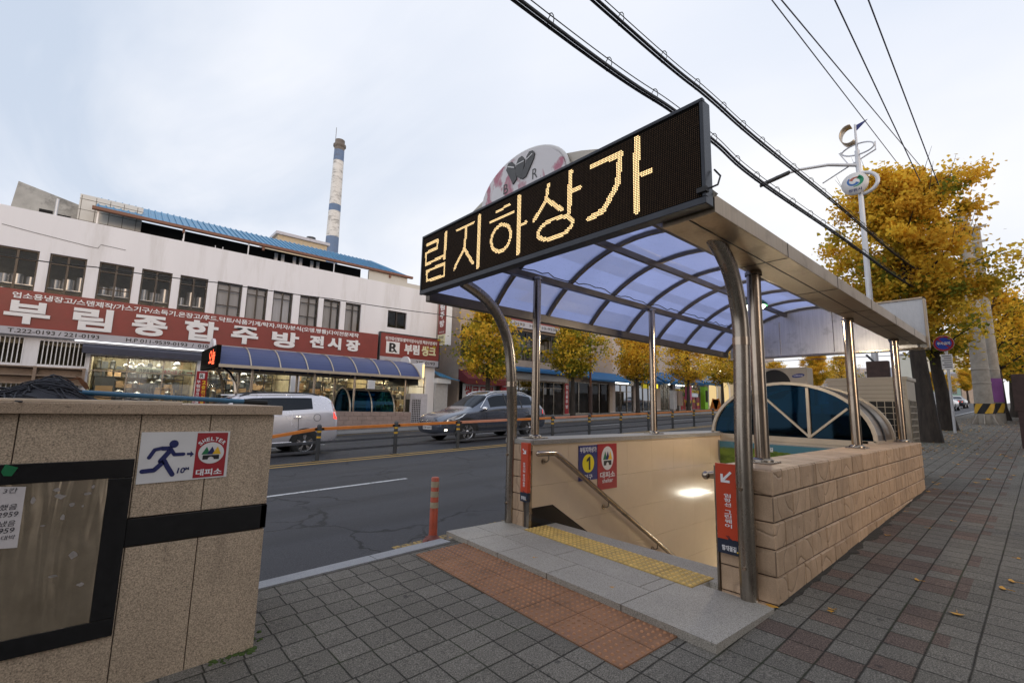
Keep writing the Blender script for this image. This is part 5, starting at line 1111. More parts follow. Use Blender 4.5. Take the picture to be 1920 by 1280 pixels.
# first pane row in the photograph starts left of the frame
allw = [(-4.9, -3.75)] + wins
holes = [(a, b, WB_, WT) for a, b in allw] + [(11.86, 13.06, 5.80, 6.79)]
lower = [(-4.4, -2.35, 2.62, 3.55), (-1.95, -.62, 2.62, 3.50), (-3.6, -2.0, .6, 1.9), (-1.9, -.7, .6, 1.9), (-.50, 3.02, .08, 3.10), (3.42, 6.95, .18, 3.10), (7.35, 10.95, .30, 3.10), (11.35, 14.55, .42, 3.10)]
m = MB(); wall_open(m, -12, 15.15, -.6, 8.35, BY, holes+lower)
m.poly([(15.15, BY, -.6), (15.15, BY+10, -.6), (15.15, BY+10, 8.0), (15.15, BY, 8.35)]); m.poly([(-12, BY, 8.35), (15.15, BY, 8.35), (15.15, BY+.3, 8.35), (-12, BY+.3, 8.35)]); m.poly([(-12, BY+.3, 8.35), (15.15, BY+.3, 8.35), (15.15, BY+.3, 7.6), (-12, BY+.3, 7.6)])
m.build('wall', 'wallw', wb)
m = MB(); m.box(-12, 15.1, BY+3.4, BY+3.5, -.6, 8.3); m.box(-12, 15.1, BY+.26, BY+3.4, 3.35, 3.6); m.box(-12, 15.1, BY+.26, BY+3.4, 7.3, 7.6); m.box(-12, 15.1, BY+.26, BY+3.4, 4.6, 4.75)
for xx in (-.56, 3.2, 7.1, 11.1): m.box(xx, xx+.12, BY+.26, BY+3.4, -.2, 3.35)
m.build('inner_wall', 'room', wb)
m = MB(); m.poly([(-12, BY+.26, .05), (15.1, BY+.26, .38), (15.1, BY+3.4, .38), (-12, BY+3.4, .05)]); m.build('shop_floor', 'conc', wb)
for i, (a, b) in enumerate(allw): pane_window(wb, a, b, WB_, WT, BY+.10, 2, (.80,) if i % 3 else (.80, .42))
pane_window(wb, 11.86, 13.06, 5.80, 6.79, BY+.10, 2, ())
m = MB()
for i, (a, b) in enumerate(allw):
    if i >= 6:
        m.poly([(a+.08, BY+.30, 5.0+.12*(i % 3)), (b-.08, BY+.30, 5.0+.12*(i % 3)), (b-.08, BY+.30, 6.8), (a+.08, BY+.30, 6.8)])
m.build('curtain', 'curtain', wb)
random.seed(21); m = MB()
for i, (a, b) in enumerate(allw[:6]):
    m.box(a-.1, b+.1, BY+.8, BY+1.2, 5.62, 5.65)
    for k in range(3): x = a+.2+k*.36; r_ = random.uniform(.13, .2); m.cyl((x, BY+.95, 5.65), (x, BY+.95, 5.65+random.uniform(.3, .62)), r_, 14)
    for k in range(3): x = a+.2+k*.36; m.cyl((x, BY+.9, 4.85), (x, BY+.9, 4.85+random.uniform(.3, .6)), random.uniform(.1, .18), 14)
m.build('stored_pot', 'pot', wb)
# barred windows and the ledges below
for a, b, z0, z1 in lower[:4]:
    m = MB(); n = int((b-a)/.115)
    for k in range(n+1): x = a+(b-a)*k/n; m.box(x-.014, x+.014, BY-.03, BY-.004, z0, z1)
    gr = m.build('window_bars', 'white', wb)
    g = MB(); g.poly([(a, BY+.2, z0), (b, BY+.2, z0), (b, BY+.2, z1), (a, BY+.2, z1)]); g.build('pane', 'wglass', gr)
m = MB()
for z in (2.52, 2.22, 1.92): m.box(-5.5, -.62, BY-.32, BY-.002, z-.045, z)
for x in (-1.98, -.66, -4.0): m.box(x, x+.09, BY-.335, BY-.001, 1.86, 2.53)
m.box(-5.5, -.62, BY-.05, BY-.003, 1.9, 2.5)
m.build('ledge', mat('old_brown_counter', (.27, .20, .15), .6, .3, .3, 3, dirt=(.14, .10, .08), ds=1.5), wb)
# navy folded awning with a lit tube above the first shop
m = MB(); m.prism([(-.75, BY-.55, 3.36), (-.75, BY-.02, 3.52), (-.75, BY-.02, 3.30), (-.75, BY-.55, 3.10)], (3.9, 0, 0)); m.build('shop_awning', 'awnnavy', wb, bev=.02)
m = MB(); m.cyl((-1.0, BY-.30, 3.585), (3.3, BY-.30, 3.585), .02, 8); m.build('light_tube', emis('facade_tube', (.95, .97, 1.0), 2.0), wb)
# shop fronts
rs = random.Random(4)
def shop(x0, x1, z0, z1, seed, warm=False, back='room', tubes=2):
    rs = random.Random(seed)
    m = MB(); n = max(2, int((x1-x0)/1.0)); fr = .05
    for k in range(n+1): x = x0+(x1-x0)*k/n; m.box(x-fr/2 if 0 < k < n else (x if k == 0 else x-fr), x+fr/2 if 0 < k < n else (x+fr if k == 0 else x), BY+.12, BY+.17, z0, z1)
    m.box(x0, x1, BY+.122, BY+.168, z1-.06, z1); m.box(x0, x1, BY+.122, BY+.168, z1-.62, z1-.58); m.box(x0, x1, BY+.122, BY+.168, z0, z0+.12)
    f = m.build('shop_front', 'steel2', wb)
    g = MB(); g.poly([(x0, BY+.146, z0), (x1, BY+.146, z0), (x1, BY+.146, z1), (x0, BY+.146, z1)]); g.build('pane', 'sglass', f)
    m = MB()
    for k in range(tubes): y = BY+.8+k*1.3; m.box(x0+.25, x1-.3, y, y+.09, z1+.10, z1+.14)
    m.build('ceiling_tube', 'tubel' if not warm else emis('warm_tube', (1, .86, .58), 34), wb)
    sh, p_, c_, d_ = MB(), MB(), MB(), MB()
    lev = [(BY+2.9, q) for q in (.55, 1.05, 1.5, 1.9, 2.3, 2.65)]+[(BY+1.7, q) for q in (.5, .95, 1.4, 1.8)]+[(BY+.6, q) for q in (.4, .85, 1.3)]
    def ware(x, y, z, hmax):
        t_ = rs.random(); r_ = rs.uniform(.06, .17); hh = rs.uniform(.10, hmax)
        if t_ < .5: p_.lathe([(.001, 0), (r_*.9, 0), (r_, hh*.2), (r_, hh), (r_*1.08, hh), (r_*1.05, hh+.02), (r_*.45, hh+.05), (.025, hh+.06), (.02, hh+.09), (.001, hh+.09)], (x+r_, y, z), 14)
        elif t_ < .72: c_.box(x, x+2*r_, y-.14, y+.12, z, z+hh)
        else: d_.box(x, x+1.7*r_, y-.15, y+.13, z, z+hh*.95)
        return 2*r_
    for y, h in lev:
        a, b = x0+.15, x1-.15
        if y < BY+2: a += rs.uniform(0, .7); b -= rs.uniform(0, .9)
        sh.box(a, b, y-.18, y+.2, z0+h-.02, z0+h)
        x = a+.03
        while x < b-.3: x += ware(x, y, z0+h, .34 if y > BY+2 else .38)+rs.uniform(.0, .07)
        for q in (a, (a+b)/2, b-.03): sh.box(q, q+.03, y-.17, y-.14, z0, z0+h)
    for k in range(3):
        x = rs.uniform(x0+.2, x1-.9); y = BY+rs.uniform(.9, 2.2); w2 = rs.uniform(.5, .75); d_.box(x, x+w2, y, y+.4, z0, z0+rs.uniform(1.9, 2.25)); c_.box(x+.05, x+w2-.05, y-.012, y-.002, z0+1.1, z0+1.85)
    for k in range(16):
        x = rs.uniform(x0+.2, x1-.3); y = BY+rs.uniform(.4, 2.4); z = z1-rs.uniform(.12, .55); r_ = rs.uniform(.07, .17); (p_ if k % 3 else d_).lathe([(.02, .14), (r_*.5, .12), (r_, 0), (r_*.95, -.01)], (x, y, z), 12); p_.cyl((x, y, z+.1), (x, y, z1+.12), .006, 4)
    sh.build('display_shelf', 'dgrey' if not warm else 'acw', wb); p_.build('kitchen_ware', 'pot', wb); c_.build('carton', 'cardboard', wb); d_.build('dark_appliance', mat('appliance', (.05, .055, .06), .35, .2, .6, 1.5), wb)
shop(-.50, 3.02, .08, 3.10, 1); shop(3.42, 6.95, .18, 3.10, 2, False); shop(7.35, 10.95, .30, 3.10, 3, True); shop(11.35, 14.55, .42, 3.10, 5, True)
m = MB(); m.box(12.1, 14.4, BY+.6, BY+.64, 2.75, 2.86)
for k in range(14): m.ball((12.0+k*.18, BY+.45+(k % 3)*.25, 2.62+.06*(k % 2)), .035, 8, 5)
m.build('warm_lamp', 'warml', wb)
t = thing('shop_banner', 'pale banner with dark and red letters and an arrow hanging inside the first shop window', 'banner', (1.9, BY+.2, 2.6))
m = MB(); m.box(.95, 2.95, BY+.185, BY+.19, 2.45, 2.72); m.build('cloth', mat('pale_green_banner', (.70, .74, .58), .7), t)
m = MB(); text(m, '가정용씽크는', (1.40, BY+.185, 2.59), X, Z, .72, .15, .02); m.m(1); text(m, '2층전시장', (2.08, BY+.185, 2.59), X, Z, .55, .15, .02); m.bar((2.68, BY+.18, 2.585), (2.86, BY+.18, 2.585), .004, .03); m.poly([(2.84, BY+.179, 2.63), (2.92, BY+.179, 2.585), (2.84, BY+.179, 2.54)]); m.m(0); text(m, '으로', (2.50, BY+.185, 2.59), X, Z, .24, .15, .02); m.build('lettering', ['btxt', 'rtxt'], t)
# roof structures
m = MB()
yA, yB = BY+.05, BY+3.2
m.poly([(-1.0, yA, 9.02), (13.2, yA, 9.02), (12.0, yB, 10.45), (-.9, yB, 10.45)])
for k in range(58): x = -1.0+k*.245; m.prism([(x, yA-.01, 9.03), (x+.05, yA-.01, 9.03), (x+.05, yA-.01, 9.065), (x, yA-.01, 9.065)], (-.0 if x < 11.9 else -(x-11.9)*.9, yB-yA, 1.43))
m.build('blue_roof', 'bluepan', wb)
m = MB(); m.box(-1.1, 13.3, yA-.16, yA+.02, 8.90, 9.03); m.box(1.9, 1.98, yA-.10, yA-.02, 8.72, 8.90); m.box(5.1, 5.2, yA-.1, yA, 8.7, 8.9); m.box(11.8, 11.9, yA-.1, yA, 8.7, 8.9); m.build('gutter', 'gutter', wb, bev=.01)
m = MB(); m.box(-.95, 10.6, yA+1.2, yA+1.3, 8.0, 9.2); m.build('roof_recess', 'dark', wb)
m = MB()
for k in range(6): m.box(5.9+k*.32+(k//2)*.25, 6.05+k*.32+(k//2)*.25, yA+.9, yA+1.0, 8.1, 9.0)
for x in (-.93, 1.95, 4.5, 8.6): m.box(x, x+.05, yA, yA+.05, 8.3, 8.95)
m.build('roof_prop', 'galv', wb)
m = MB(); m.box(10.6, 15.0, BY+.05, BY+.2, 8.36, 8.62); m.prism([(10.6, BY+.05, 8.62), (13.0, BY+.05, 8.62), (13.0, BY+.05, 8.9), (10.6, BY+.05, 8.9)], (0, .15, 0)); m.build('roof_cladding', mat('pale_cladding', (.62, .60, .55), .7, 0, .06, 1), wb)
m = MB(); m.prism([(-3.6, BY+2, 8.2), (-1.55, BY+2, 8.2), (-1.55, BY+2, 9.55), (-3.45, BY+2, 10.0)], (0, 2, 0)); m.build('stair_tower', 'concd', wb)
m = MB(); m.box(-2.75, -2.35, BY+1.98, BY+1.995, 8.9, 9.05); m.box(-2.2, -1.8, BY+1.98, BY+1.995, 8.82, 8.97); m.build('tower_vent', 'dark', wb)
m = MB(); m.box(-1.55, .5, BY+1.0, BY+4.0, 8.2, 9.75); m.build('tiled_tower', mat('white_tile', (.62, .62, .60), .4, 0, .05, 2), wb)
m = MB()
for z in (8.65, 9.1, 9.55): m.box(-1.556, .506, BY+.994, BY+4, z-.008, z+.008)
for k in range(5): m.box(-1.5+k*.45, -1.485+k*.45, BY+.993, BY+1.0, 8.3, 9.7); m.box(-1.557, -1.549, BY+1.2+k*.6, BY+1.215+k*.6, 8.3, 9.75)
m.build('tile_joint', 'grout', wb)
m = MB(); m.cyl((-2.1, BY+.15, 8.3), (-2.1, BY+.15, 9.05), .045, 8)
for x in (1.95, 3.2, 3.5): m.cyl((x, BY+.15, 8.35), (x, BY+.15, 8.5), .02, 6)
m.build('vent_pipe', 'galv', wb)
m = MB(); m.tube([(-3.4, BY-.012, 7.62), (-2.6, BY-.012, 7.52), (-1.6, BY-.012, 7.42), (-1.0, BY-.012, 7.36), (-.75, BY-.012, 7.35), (-.68, BY-.012, 7.52), (.1, BY-.012, 7.48)], .008, 4, False); m.build('wall_crack', 'dgrey', wb)

# sign boards on the building
def board(name, label, x0, x1, z0, z1, y, grey=None, edge=None, col='signred'):
    t = thing(name, label, 'sign board', ((x0+x1)/2, y, z0)); zg = z0
    if grey: zg = z0+grey; m = MB(); m.box(x0+.003, x1-.003, y+.004, y+.2, z0, zg); m.build('phone_strip', 'signgrey', t)
    m = MB(); m.box(x0, x1, y, y+.22, zg, z1); m.build('panel', col, t)
    if edge: m = MB(); m.box(x0-edge, x0, y-.01, y+.2, z0-edge, z1+edge); m.box(x1, x1+edge, y-.01, y+.2, z0-edge, z1+edge); m.box(x0, x1, y-.01, y+.2, z1, z1+edge); m.build('edge', 'dgrey', t)
    return t
SGY = 24.2
t = board('shop_sign', 'long brick red sign with large raised white letters above the lit shops', -5.2, 11.22, 3.63, 5.26, SGY, .265)
m = MB()
for ch, x0, x1, z0, z1 in (('부', -2.94, -1.76, 4.02, 4.85), ('림', -1.15, .01, 3.99, 4.88), ('종', .61, 1.77, 4.0, 4.84), ('합', 2.36, 3.61, 3.99, 4.88), ('주', 4.12, 5.23, 4.03, 4.84), ('방', 5.82, 7.05, 4.03, 4.80), ('전', 7.57, 8.27, 4.18, 4.80), ('시', 8.47, 9.16, 4.18, 4.80), ('장', 9.42, 10.18, 4.18, 4.79)):
    m = MB()
    for q, (dx, dz) in enumerate(((-.03, .02), (.03, -.02), (0, 0), (.03, .02), (-.03, -.02))): text(m, ch, ((x0+x1)/2+dx, SGY, (z0+z1)/2+dz), X, Z, x1-x0-.06, z1-z0-.04, .014, .06-.0015*q, 0)
    m.build('large_letter', 'wtxt', t)
m = MB(); text(m, '업소용냉장고/스덴제작/가스기구/소독기.온장고/후드.닥트/식품기계/탁자.의자/분식(오뎅.빵틀)다이전문제작', (3.64, SGY, 5.03), X, Z, 12.9, .26, .02, .02); m.build('small_letters', 'wtxt', t)
m = MB()
for s_, a, b in (('T.222-0193 / 221-0193', 10, 185), ('H.P 011-9539-0193  /  010-', 236, 396)):
    p = PY(a, 640, SGY); q = PY(b, 640, SGY); text(m, s_, ((p.x+q.x)/2, SGY+.004, 3.765), X, Z, q.x-p.x, .15, .015)
m.build('phone_letters', 'btxt', t)
t = board('shop_sign', 'square brick red sign with a white letter badge beside the small upper window', 11.38, 15.2, 3.72, 5.40, SGY, .36, .06)
m = MB(); text(m, '씽크대/신발장/붙박이장/수납장.책장주문제작', (13.35, SGY, 5.12), X, Z, 3.4, .22, .02, .01); text(m, '부림', (13.35, SGY, 4.62), X, Z, .98, .60, .04, .03, 0); m.m(1); text(m, '씽크', (14.48, SGY, 4.62), X, Z, .98, .60, .04, .03, 0); m.build('letters', ['wtxt', 'cream_txt'], t)
m = MB(); m.box(11.72, 12.55, SGY-.015, SGY-.001, 4.28, 4.95); m.build('badge', 'wtxt', t)
m = MB(); text(m, 'R', (12.18, SGY-.016, 4.61), X, Z, .5, .52, .02); text(m, 'B', (12.08, SGY-.018, 4.61), X, Z, .36, .52, .0); m.build('badge_letter', 'btxt', t)
m = MB(); text(m, '239-0193', (14.3, SGY+.004, 3.90), X, Z, 1.3, .17, .015); m.build('phone_letters', 'btxt', t)
t = thing('projecting_sign', 'tall narrow red projecting sign with white side at the end of the white building', 'sign board', (15.2, 24, 6.5))
m = MB(); m.box(15.22, 15.62, 23.55, 24.45, 5.05, 8.3); m.build('case', 'white', t, bev=.01)
m = MB(); m.box(15.205, 15.219, 23.57, 24.42, 5.72, 8.28); m.build('red_face', 'signred', t); m = MB(); m.box(15.2051, 15.219, 23.60, 24.38, 5.10, 5.70); m.build('cream_face', 'cream_txt', t)
m = MB()
for k, ch in enumerate('부림주방'): text(m, ch, (15.204, 24.0, 7.95-k*.52), NY, Z, .5, .43, .04)
text(m, '222-0193', (15.204, 24.0, 5.86), NY, Z, .55, .1, .01); m.m(1); text(m, '주차장', (15.204, 24.0, 5.53), NY, Z, .5, .18, .02); text(m, '완비', (15.204, 24.0, 5.25), NY, Z, .4, .18, .02); m.build('letters', ['wtxt', 'btxt'], t)
t = thing('pillar_sign', 'narrow red pillar sign with white and yellow letter columns between the first two shops', 'sign board', (3.2, BY-.1, 1.2))
m = MB(); m.box(3.03, 3.44, BY-.07, BY-.01, 1.15, 2.68); m.build('panel', 'shred', t)
m = MB(); m.box(3.13, 3.33, BY-.074, BY-.0705, 2.36, 2.60)
for k, ch in enumerate('부림씽크도매'): text(m, ch, (3.13, BY-.0705, 2.22-k*.18), X, Z, .13, .15, .03)
m.m(1)
for k, ch in enumerate('2층전시장'): text(m, ch, (3.33, BY-.0705, 2.20-k*.21), X, Z, .15, .17, .03)
m.m(2); text(m, 'R', (3.23, BY-.074, 2.48), X, Z, .13, .17, .02); m.build('letters', ['wtxt', 'ytxt', 'btxt'], t)
t = thing('shutter_kiosk', 'narrow white roller shutter bay with a box head beside the silver sport utility car hood', 'shutter', (15.6, BY, .5)); t['label'] = 'narrow white roller shutter bay standing at the end of the white shop building'
m = MB(); m.box(15.17, 16.05, BY-.15, BY+.1, .3, 2.75)
for k in range(24): m.box(15.22, 16.0, BY-.165, BY-.151, .5+k*.09, .58+k*.09)
m.build('shutter', 'shut', t); m = MB(); m.box(15.12, 16.1, BY-.4, BY+.12, 2.752, 3.06); m.build('shutter_box', 'white', t, bev=.01)
m = MB(); m.prism([(15.2, BY-.5, 3.15), (16.7, BY-.5, 2.95), (16.7, BY+1.5, 3.3), (15.2, BY+1.5, 3.9)], (0, 0, .06)); m.build('lean_roof', 'bluepan', t)
ac3 = thing('condenser_unit', 'grey condenser cabinet with black grid standing beside the far blue canopy', 'condenser', (12.4, 21.5, .4))
m = MB(); m.box(11.75, 12.75, 21.2, 21.9, .45, 2.0); m.build('cabinet', 'acwhite', ac3, bev=.02)
m = MB(); m.box(11.735, 11.749, 21.24, 21.86, .6, 1.7); m.box(11.85, 12.35, 21.185, 21.199, .55, 1.72); m.build('coil', 'acg', ac3)
m = MB()
for k in range(6): m.box(11.85+k*.1-.012, 11.85+k*.1+.012, 21.172, 21.184, .55, 1.72)
for k in range(11): m.box(11.85, 12.35, 21.170, 21.183, .58+k*.11, .605+k*.11)
m.build('grille', 'acwhite', ac3)

# ================================================================== SECOND ENTRANCE ACROSS THE ROAD
en2 = thing('stairwell', 'low pink block stairwell wall under the far blue canopy', 'stairwell', (7, 21, .25))
m = MB(); m.box(3.9, 11.1, 19.9, 20.3, -.3, 1.08); m.box(3.9, 11.1, 22.3, 22.6, -.3, 1.08); m.box(10.8, 11.098, 20.3, 22.3, -.3, 1.08); m.build('wall_core', 'mort', en2)
m = MB()
for r in range(5):
    z = 1.08-r*.185; x = 3.9-(.2 if r % 2 else 0)
    while x < 11.1:
        a, b = max(x, 3.9), min(x+.40, 11.1)
        if b-a > .04: m.box(a+.006, b-.006, 19.88, 19.8995, z-.18, z-.006)
        x += .40
m.build('block_facing', 'block', en2)
can2 = thing('entrance_canopy', 'blue barrel roofed canopy on steel posts across the road before the lit shops', 'canopy', (7, 21.1, .25))
A0, A1, B0, B1, BZ, BR = 3.05, 11.25, 19.45, 22.75, 2.72, .82
bm_, bh = (B0+B1)/2, (B1-B0)/2; br = (bh*bh+BR*BR)/(2*BR); ba = math.asin(bh/br)
def arc2(t_, d=0): a = t_*ba; return bm_+(br+d)*math.sin(a), BZ+BR-br+(br+d)*math.cos(a)
m = MB()
for k in range(20):
    y0, z0 = arc2(-1+k/10); y1, z1 = arc2(-1+(k+1)/10); m.add([(A0, y0, z0), (A1, y0, z0), (A1, y1, z1), (A0, y1, z1)], [(0, 1, 2, 3)], True)
m.build('roof', 'polydark', can2)
for i in range(9):
    m = MB(); x = A0+(A1-A0)*i/8
    for k in range(20):
        y0, z0 = arc2(-1+k/10, .012); y1, z1 = arc2(-1+(k+1)/10, .012); m.bar((x, y0, z0), (x, y1, z1), .05, .04, X)
    m.build('arch_rib', 'alum', can2)
m = MB(); m.box(A0-.02, A1+.02, B0-.04, B0+.05, BZ-.09, BZ+.02); m.box(A0-.02, A1+.02, B1-.05, B1+.04, BZ-.09, BZ+.02); m.build('eave', 'alum', can2)
for x in (4.28, 6.62, 8.35, 10.85):
    for y in (20.1, 22.45): m = MB(); m.cyl((x, y, 1.08), (x, y, 2.66 if y < 21 else 2.66), .055, 14); m.build('post', 'steel', can2)
m = MB(); m.tube([(3.75, 19.95, gz(3.7)), (3.75, 19.95, 1.7), (3.7, 20.0, 2.1), (3.55, 20.25, 2.45), (3.3, 20.7, 2.75)], .055, 14); m.build('arch_post', 'steel', can2)
m = MB(); m.tube([(3.75, 22.4, gz(3.7)), (3.75, 22.4, 1.7), (3.7, 22.35, 2.1), (3.55, 22.1, 2.45), (3.3, 21.7, 2.75)], .055, 14); m.build('arch_post', 'steel', can2)
m = MB(); m.poly([(A1-.03, arc2(-1+k/10, -.02)[0], arc2(-1+k/10, -.02)[1]) for k in range(21)]); m.poly([(A1-.035, B0+.1, 2.35), (A1-.035, B1-.1, 2.35), (A1-.035, B1-.1, BZ), (A1-.035, B0+.1, BZ)]); m.build('end_sheet', 'dgrey', can2)
led2 = thing('led_board', 'small LED board with red glowing letters on the front of the far blue canopy', 'LED board', (3.0, 21.1, 2.7))
m = MB(); m.box(2.92, 3.06, 19.42, 22.8, 2.62, 3.42); m.build('case', 'ledpanel', led2)
m = MB(); text(m, '오늘', (2.92, 20.25, 3.02), NY, Z, 1.25, .56, .025); m.build('lit_letters', 'ledred', led2)
rb2 = thing('rear_board', 'far canopy end board seen edge on with yellow glowing letters', 'sign board', (11.3, 20, 2.8))
m = MB(); m.box(11.28, 11.40, 19.35, 22.6, 2.66, 3.42); m.build('case', 'white', rb2)
m = MB()
for k in range(7): m.box(11.30, 11.38, 19.335, 19.349, 2.72+k*.09, 2.78+k*.09)
m.build('lit_letters', emis('led_yellow', (1, .75, .25), 2.2), rb2)
em2 = MB(); em2.prism([(A1-.1, bm_-.2-.5*math.cos(math.pi*k/16), 3.45+.36*math.sin(math.pi*k/16)) for k in range(17)], (.08, 0, 0)); tag(em2.build('emblem_sign', 'wsign'), 'small half-round white sign on top of the far canopy rear end', 'emblem sign')
em2 = MB(); em2.prism([(2.95, bm_-.2-.5*math.cos(math.pi*k/16), 3.42+.36*math.sin(math.pi*k/16)) for k in range(17)], (.08, 0, 0)); tag(em2.build('emblem_sign', 'emblem'), 'half-round sign standing on the small red lettered LED board', 'emblem sign')
s2 = thing('skylight', 'arched skylight of teal blue glass on the pink block wall across the road', 'skylight', (9.2, 20.4, 1.1))
def s2p(k, x): a = math.pi*k/20; return (x, 21.05-1.0*math.cos(a), 1.08+1.05*math.sin(a))
m = MB()
for x in (8.2, 9.2, 10.3):
    for k in range(20): m.bar(s2p(k, x), s2p(k+1, x), .06, .05, X)
m.build('arch_frame', 'alum', s2)
m = MB()
for k in range(20):
    if k < 7 or k > 12: m.add([s2p(k, 8.2), s2p(k+1, 8.2), s2p(k+1, 10.3), s2p(k, 10.3)], [(0, 1, 2, 3)], True)
m.poly([s2p(k, 8.25) for k in range(21)]); m.build('curved_glass', 'bluegl', s2)
m = MB()
for k in range(7, 13): m.add([s2p(k, 8.2), s2p(k+1, 8.2), s2p(k+1, 10.3), s2p(k, 10.3)], [(0, 1, 2, 3)], True)
m.build('top_sheet', 'alum', s2)

# ================================================================== BUILDINGS FURTHER ALONG THE FAR SIDE
def gzf(x): return gz(x)+.05
tb = thing('shop_building', 'tan two storey shop building with a wide upper shop window and narrow blue awning', 'building', (22, BY, .8))
m = MB(); wall_open(m, 16.9, 33.0, .2, 8.6, BY, [(17.0, 19.4, .5, 3.2), (19.6, 26.9, .8, 3.35), (27.4, 32.6, 1.0, 3.55), (20.2, 28.0, 4.75, 6.9), (17.0, 18.6, 4.6, 6.6)], .3)
m.poly([(16.9, BY, .2), (16.9, BY+8, .2), (16.9, BY+8, 8.6), (16.9, BY, 8.6)]); m.poly([(33, BY, .2), (33, BY+8, .2), (33, BY+8, 8.6), (33, BY, 8.6)]); m.poly([(16.9, BY, 8.6), (33, BY, 8.6), (33, BY+8, 8.6), (16.9, BY+8, 8.6)])
m.build('wall', 'tan', tb)
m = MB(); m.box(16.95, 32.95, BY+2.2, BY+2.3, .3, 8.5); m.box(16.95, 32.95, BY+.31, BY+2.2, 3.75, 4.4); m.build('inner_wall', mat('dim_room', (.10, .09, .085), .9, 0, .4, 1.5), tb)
pane_window(tb, 20.2, 24.2, 4.75, 6.9, BY+.1, 3, (.45, .62), fr=.07); pane_window(tb, 24.2, 28.0, 4.75, 6.9, BY+.1, 3, (), fr=.07); pane_window(tb, 17.0, 18.6, 4.6, 6.6, BY+.1, 2, (.5,))
m = MB(); m.box(20.3, 28, BY+.9, BY+1.3, 5.70, 5.75)
rs = random.Random(8)
for k in range(16): x = 20.4+k*.47; m.box(x, x+rs.uniform(.2, .42), BY+.7, BY+1.1, 4.8, 4.8+rs.uniform(.4, .8)); m.box(x, x+rs.uniform(.2, .42), BY+.9, BY+1.3, 5.75, 5.75+rs.uniform(.3, .9))
m.build('stock_box', mat('stock', (.42, .40, .36), .7, 0, .5, 2), tb)
pane_window(tb, 19.6, 23.6, .8, 3.35, BY+.12, 3, (.8,), 'steel2', .06); pane_window(tb, 23.6, 26.9, .8, 3.35, BY+.12, 3, (.82,), 'steel2', .06); pane_window(tb, 27.4, 32.6, 1.0, 3.55, BY+.12, 4, (), 'steel2', .07)
m = MB(); m.box(19.5, 27.1, BY-.12, BY-.002, 3.40, 3.85); m.build('shutter_box', 'shut', tb)
m = MB(); m.prism([(19.4, BY-.75, 4.05), (19.4, BY-.02, 4.28), (19.4, BY-.02, 4.18), (19.4, BY-.75, 3.88)], (9.2, 0, 0)); m.build('narrow_awning', 'awn', tb)
m = MB(); m.prism([(28.6, BY-1.3, 3.75), (28.6, BY-.02, 4.45), (28.6, BY-.02, 4.38), (28.6, BY-1.3, 3.62)], (5.2, 0, 0)); m.build('awning', 'awn', tb)
m = MB()
for k in range(9): m.box(20.0+k*.7, 20.3+k*.7, BY+.3, BY+.33, 2.4, 2.9)
m.build('window_sticker', 'wsign', tb)
for xx, w2 in ((26.9, .42), ): m = MB(); m.box(xx, xx+w2, BY-.05, BY-.003, 1.0, 3.3); m.build('letter_panel', 'shred', tb)
m = MB()
for k, ch in enumerate('업소용주방'): text(m, ch, (27.11, BY-.05, 3.05-k*.38), X, Z, .26, .28, .03)
m.build('panel_letters', 'wtxt', tb)
m = MB(); m.prism([(16.9, BY-1.1, 3.15), (16.9, BY-.02, 3.75), (16.9, BY-.02, 3.05), (16.9, BY-1.1, 2.75)], (3.35, 0, 0)); m.build('maroon_awning', 'awnred', tb, bev=.04)
m = MB(); m.box(16.6, 19.0, BY-.35, BY-.005, 4.15, 4.45); m.build('balcony_slab', 'tan', tb); m = MB()
for k in range(10): m.box(16.65+k*.25, 16.68+k*.25, BY-.34, BY-.31, 4.45, 5.2)
m.box(16.6, 19.0, BY-.345, BY-.305, 5.2, 5.24); m.build('balcony_rail', 'dgrey', tb)
t = thing('shop_sign', 'white sign with red and navy letters under the maroon awning', 'sign board', (18.3, BY-.2, .7))
m = MB(); m.box(17.2, 19.75, BY-.2, BY-.1, .7, 2.85); m.build('panel', 'wsign', t); m = MB(); m.box(17.2, 19.75, BY-.205, BY-.2005, .7, 1.25); m.build('red_strip', 'shred', t)
m = MB(); text(m, '씽크도매', (18.45, BY-.2, 2.42), X, Z, 2.3, .62, .035); m.m(1); text(m, '신발장.붙박이장', (18.48, BY-.2, 1.62), X, Z, 2.4, .55, .035); m.m(2); text(m, '부림씽크', (18.3, BY-.206, .98), X, Z, 1.6, .3, .03); m.build('letters', ['rtxt', 'ntxt', 'wtxt'], t)
t = thing('shop_sign', 'upright red sign with a white heading beside the maroon awning', 'sign board', (20.6, BY-.5, .9))
m = MB(); m.box(19.95, 21.2, BY-.62, BY-.5, 1.0, 3.25); m.build('panel', 'shred', t); m = MB(); m.box(20.08, 21.07, BY-.625, BY-.6205, 2.75, 3.12)
for k, s_ in enumerate(('-씽크대/PC', '-도색및설치', '-주문/제작', '-가정용/주방')): text(m, s_, (20.55, BY-.62, 2.42-k*.37), X, Z, .85, .2, .02)
m.m(1); text(m, '부림주방', (20.57, BY-.626, 2.93), X, Z, .8, .22, .02); m.build('letters', ['wtxt', 'btxt'], t)
SB = PY(990, 616, SGY).z
t = board('shop_sign', 'high red sign with white letters half hidden behind the yellow street trees', 19.8, 27.9, SB, SB+1.75, SGY, .45)
m = MB()
for ch, px in (('부', 985), ('림', 1000), ('주', 1012), ('방', 1030)): pass
for k, ch in enumerate('부림주방'): text(m, ch, (20.9+k*1.15, SGY, SB+.98), X, Z, .85, .75, .04, .03, 0)
m.m(1); text(m, '그릇.기물', (26.2, SGY, SB+.95), X, Z, 2.6, .62, .04, .03, 0); m.m(2); text(m, '272-0193   H.P 010-9539-0193', (23.6, SGY+.004, SB+.23), X, Z, 6.6, .2, .015); m.build('letters', ['wtxt', 'cream_txt', 'btxt'], t)
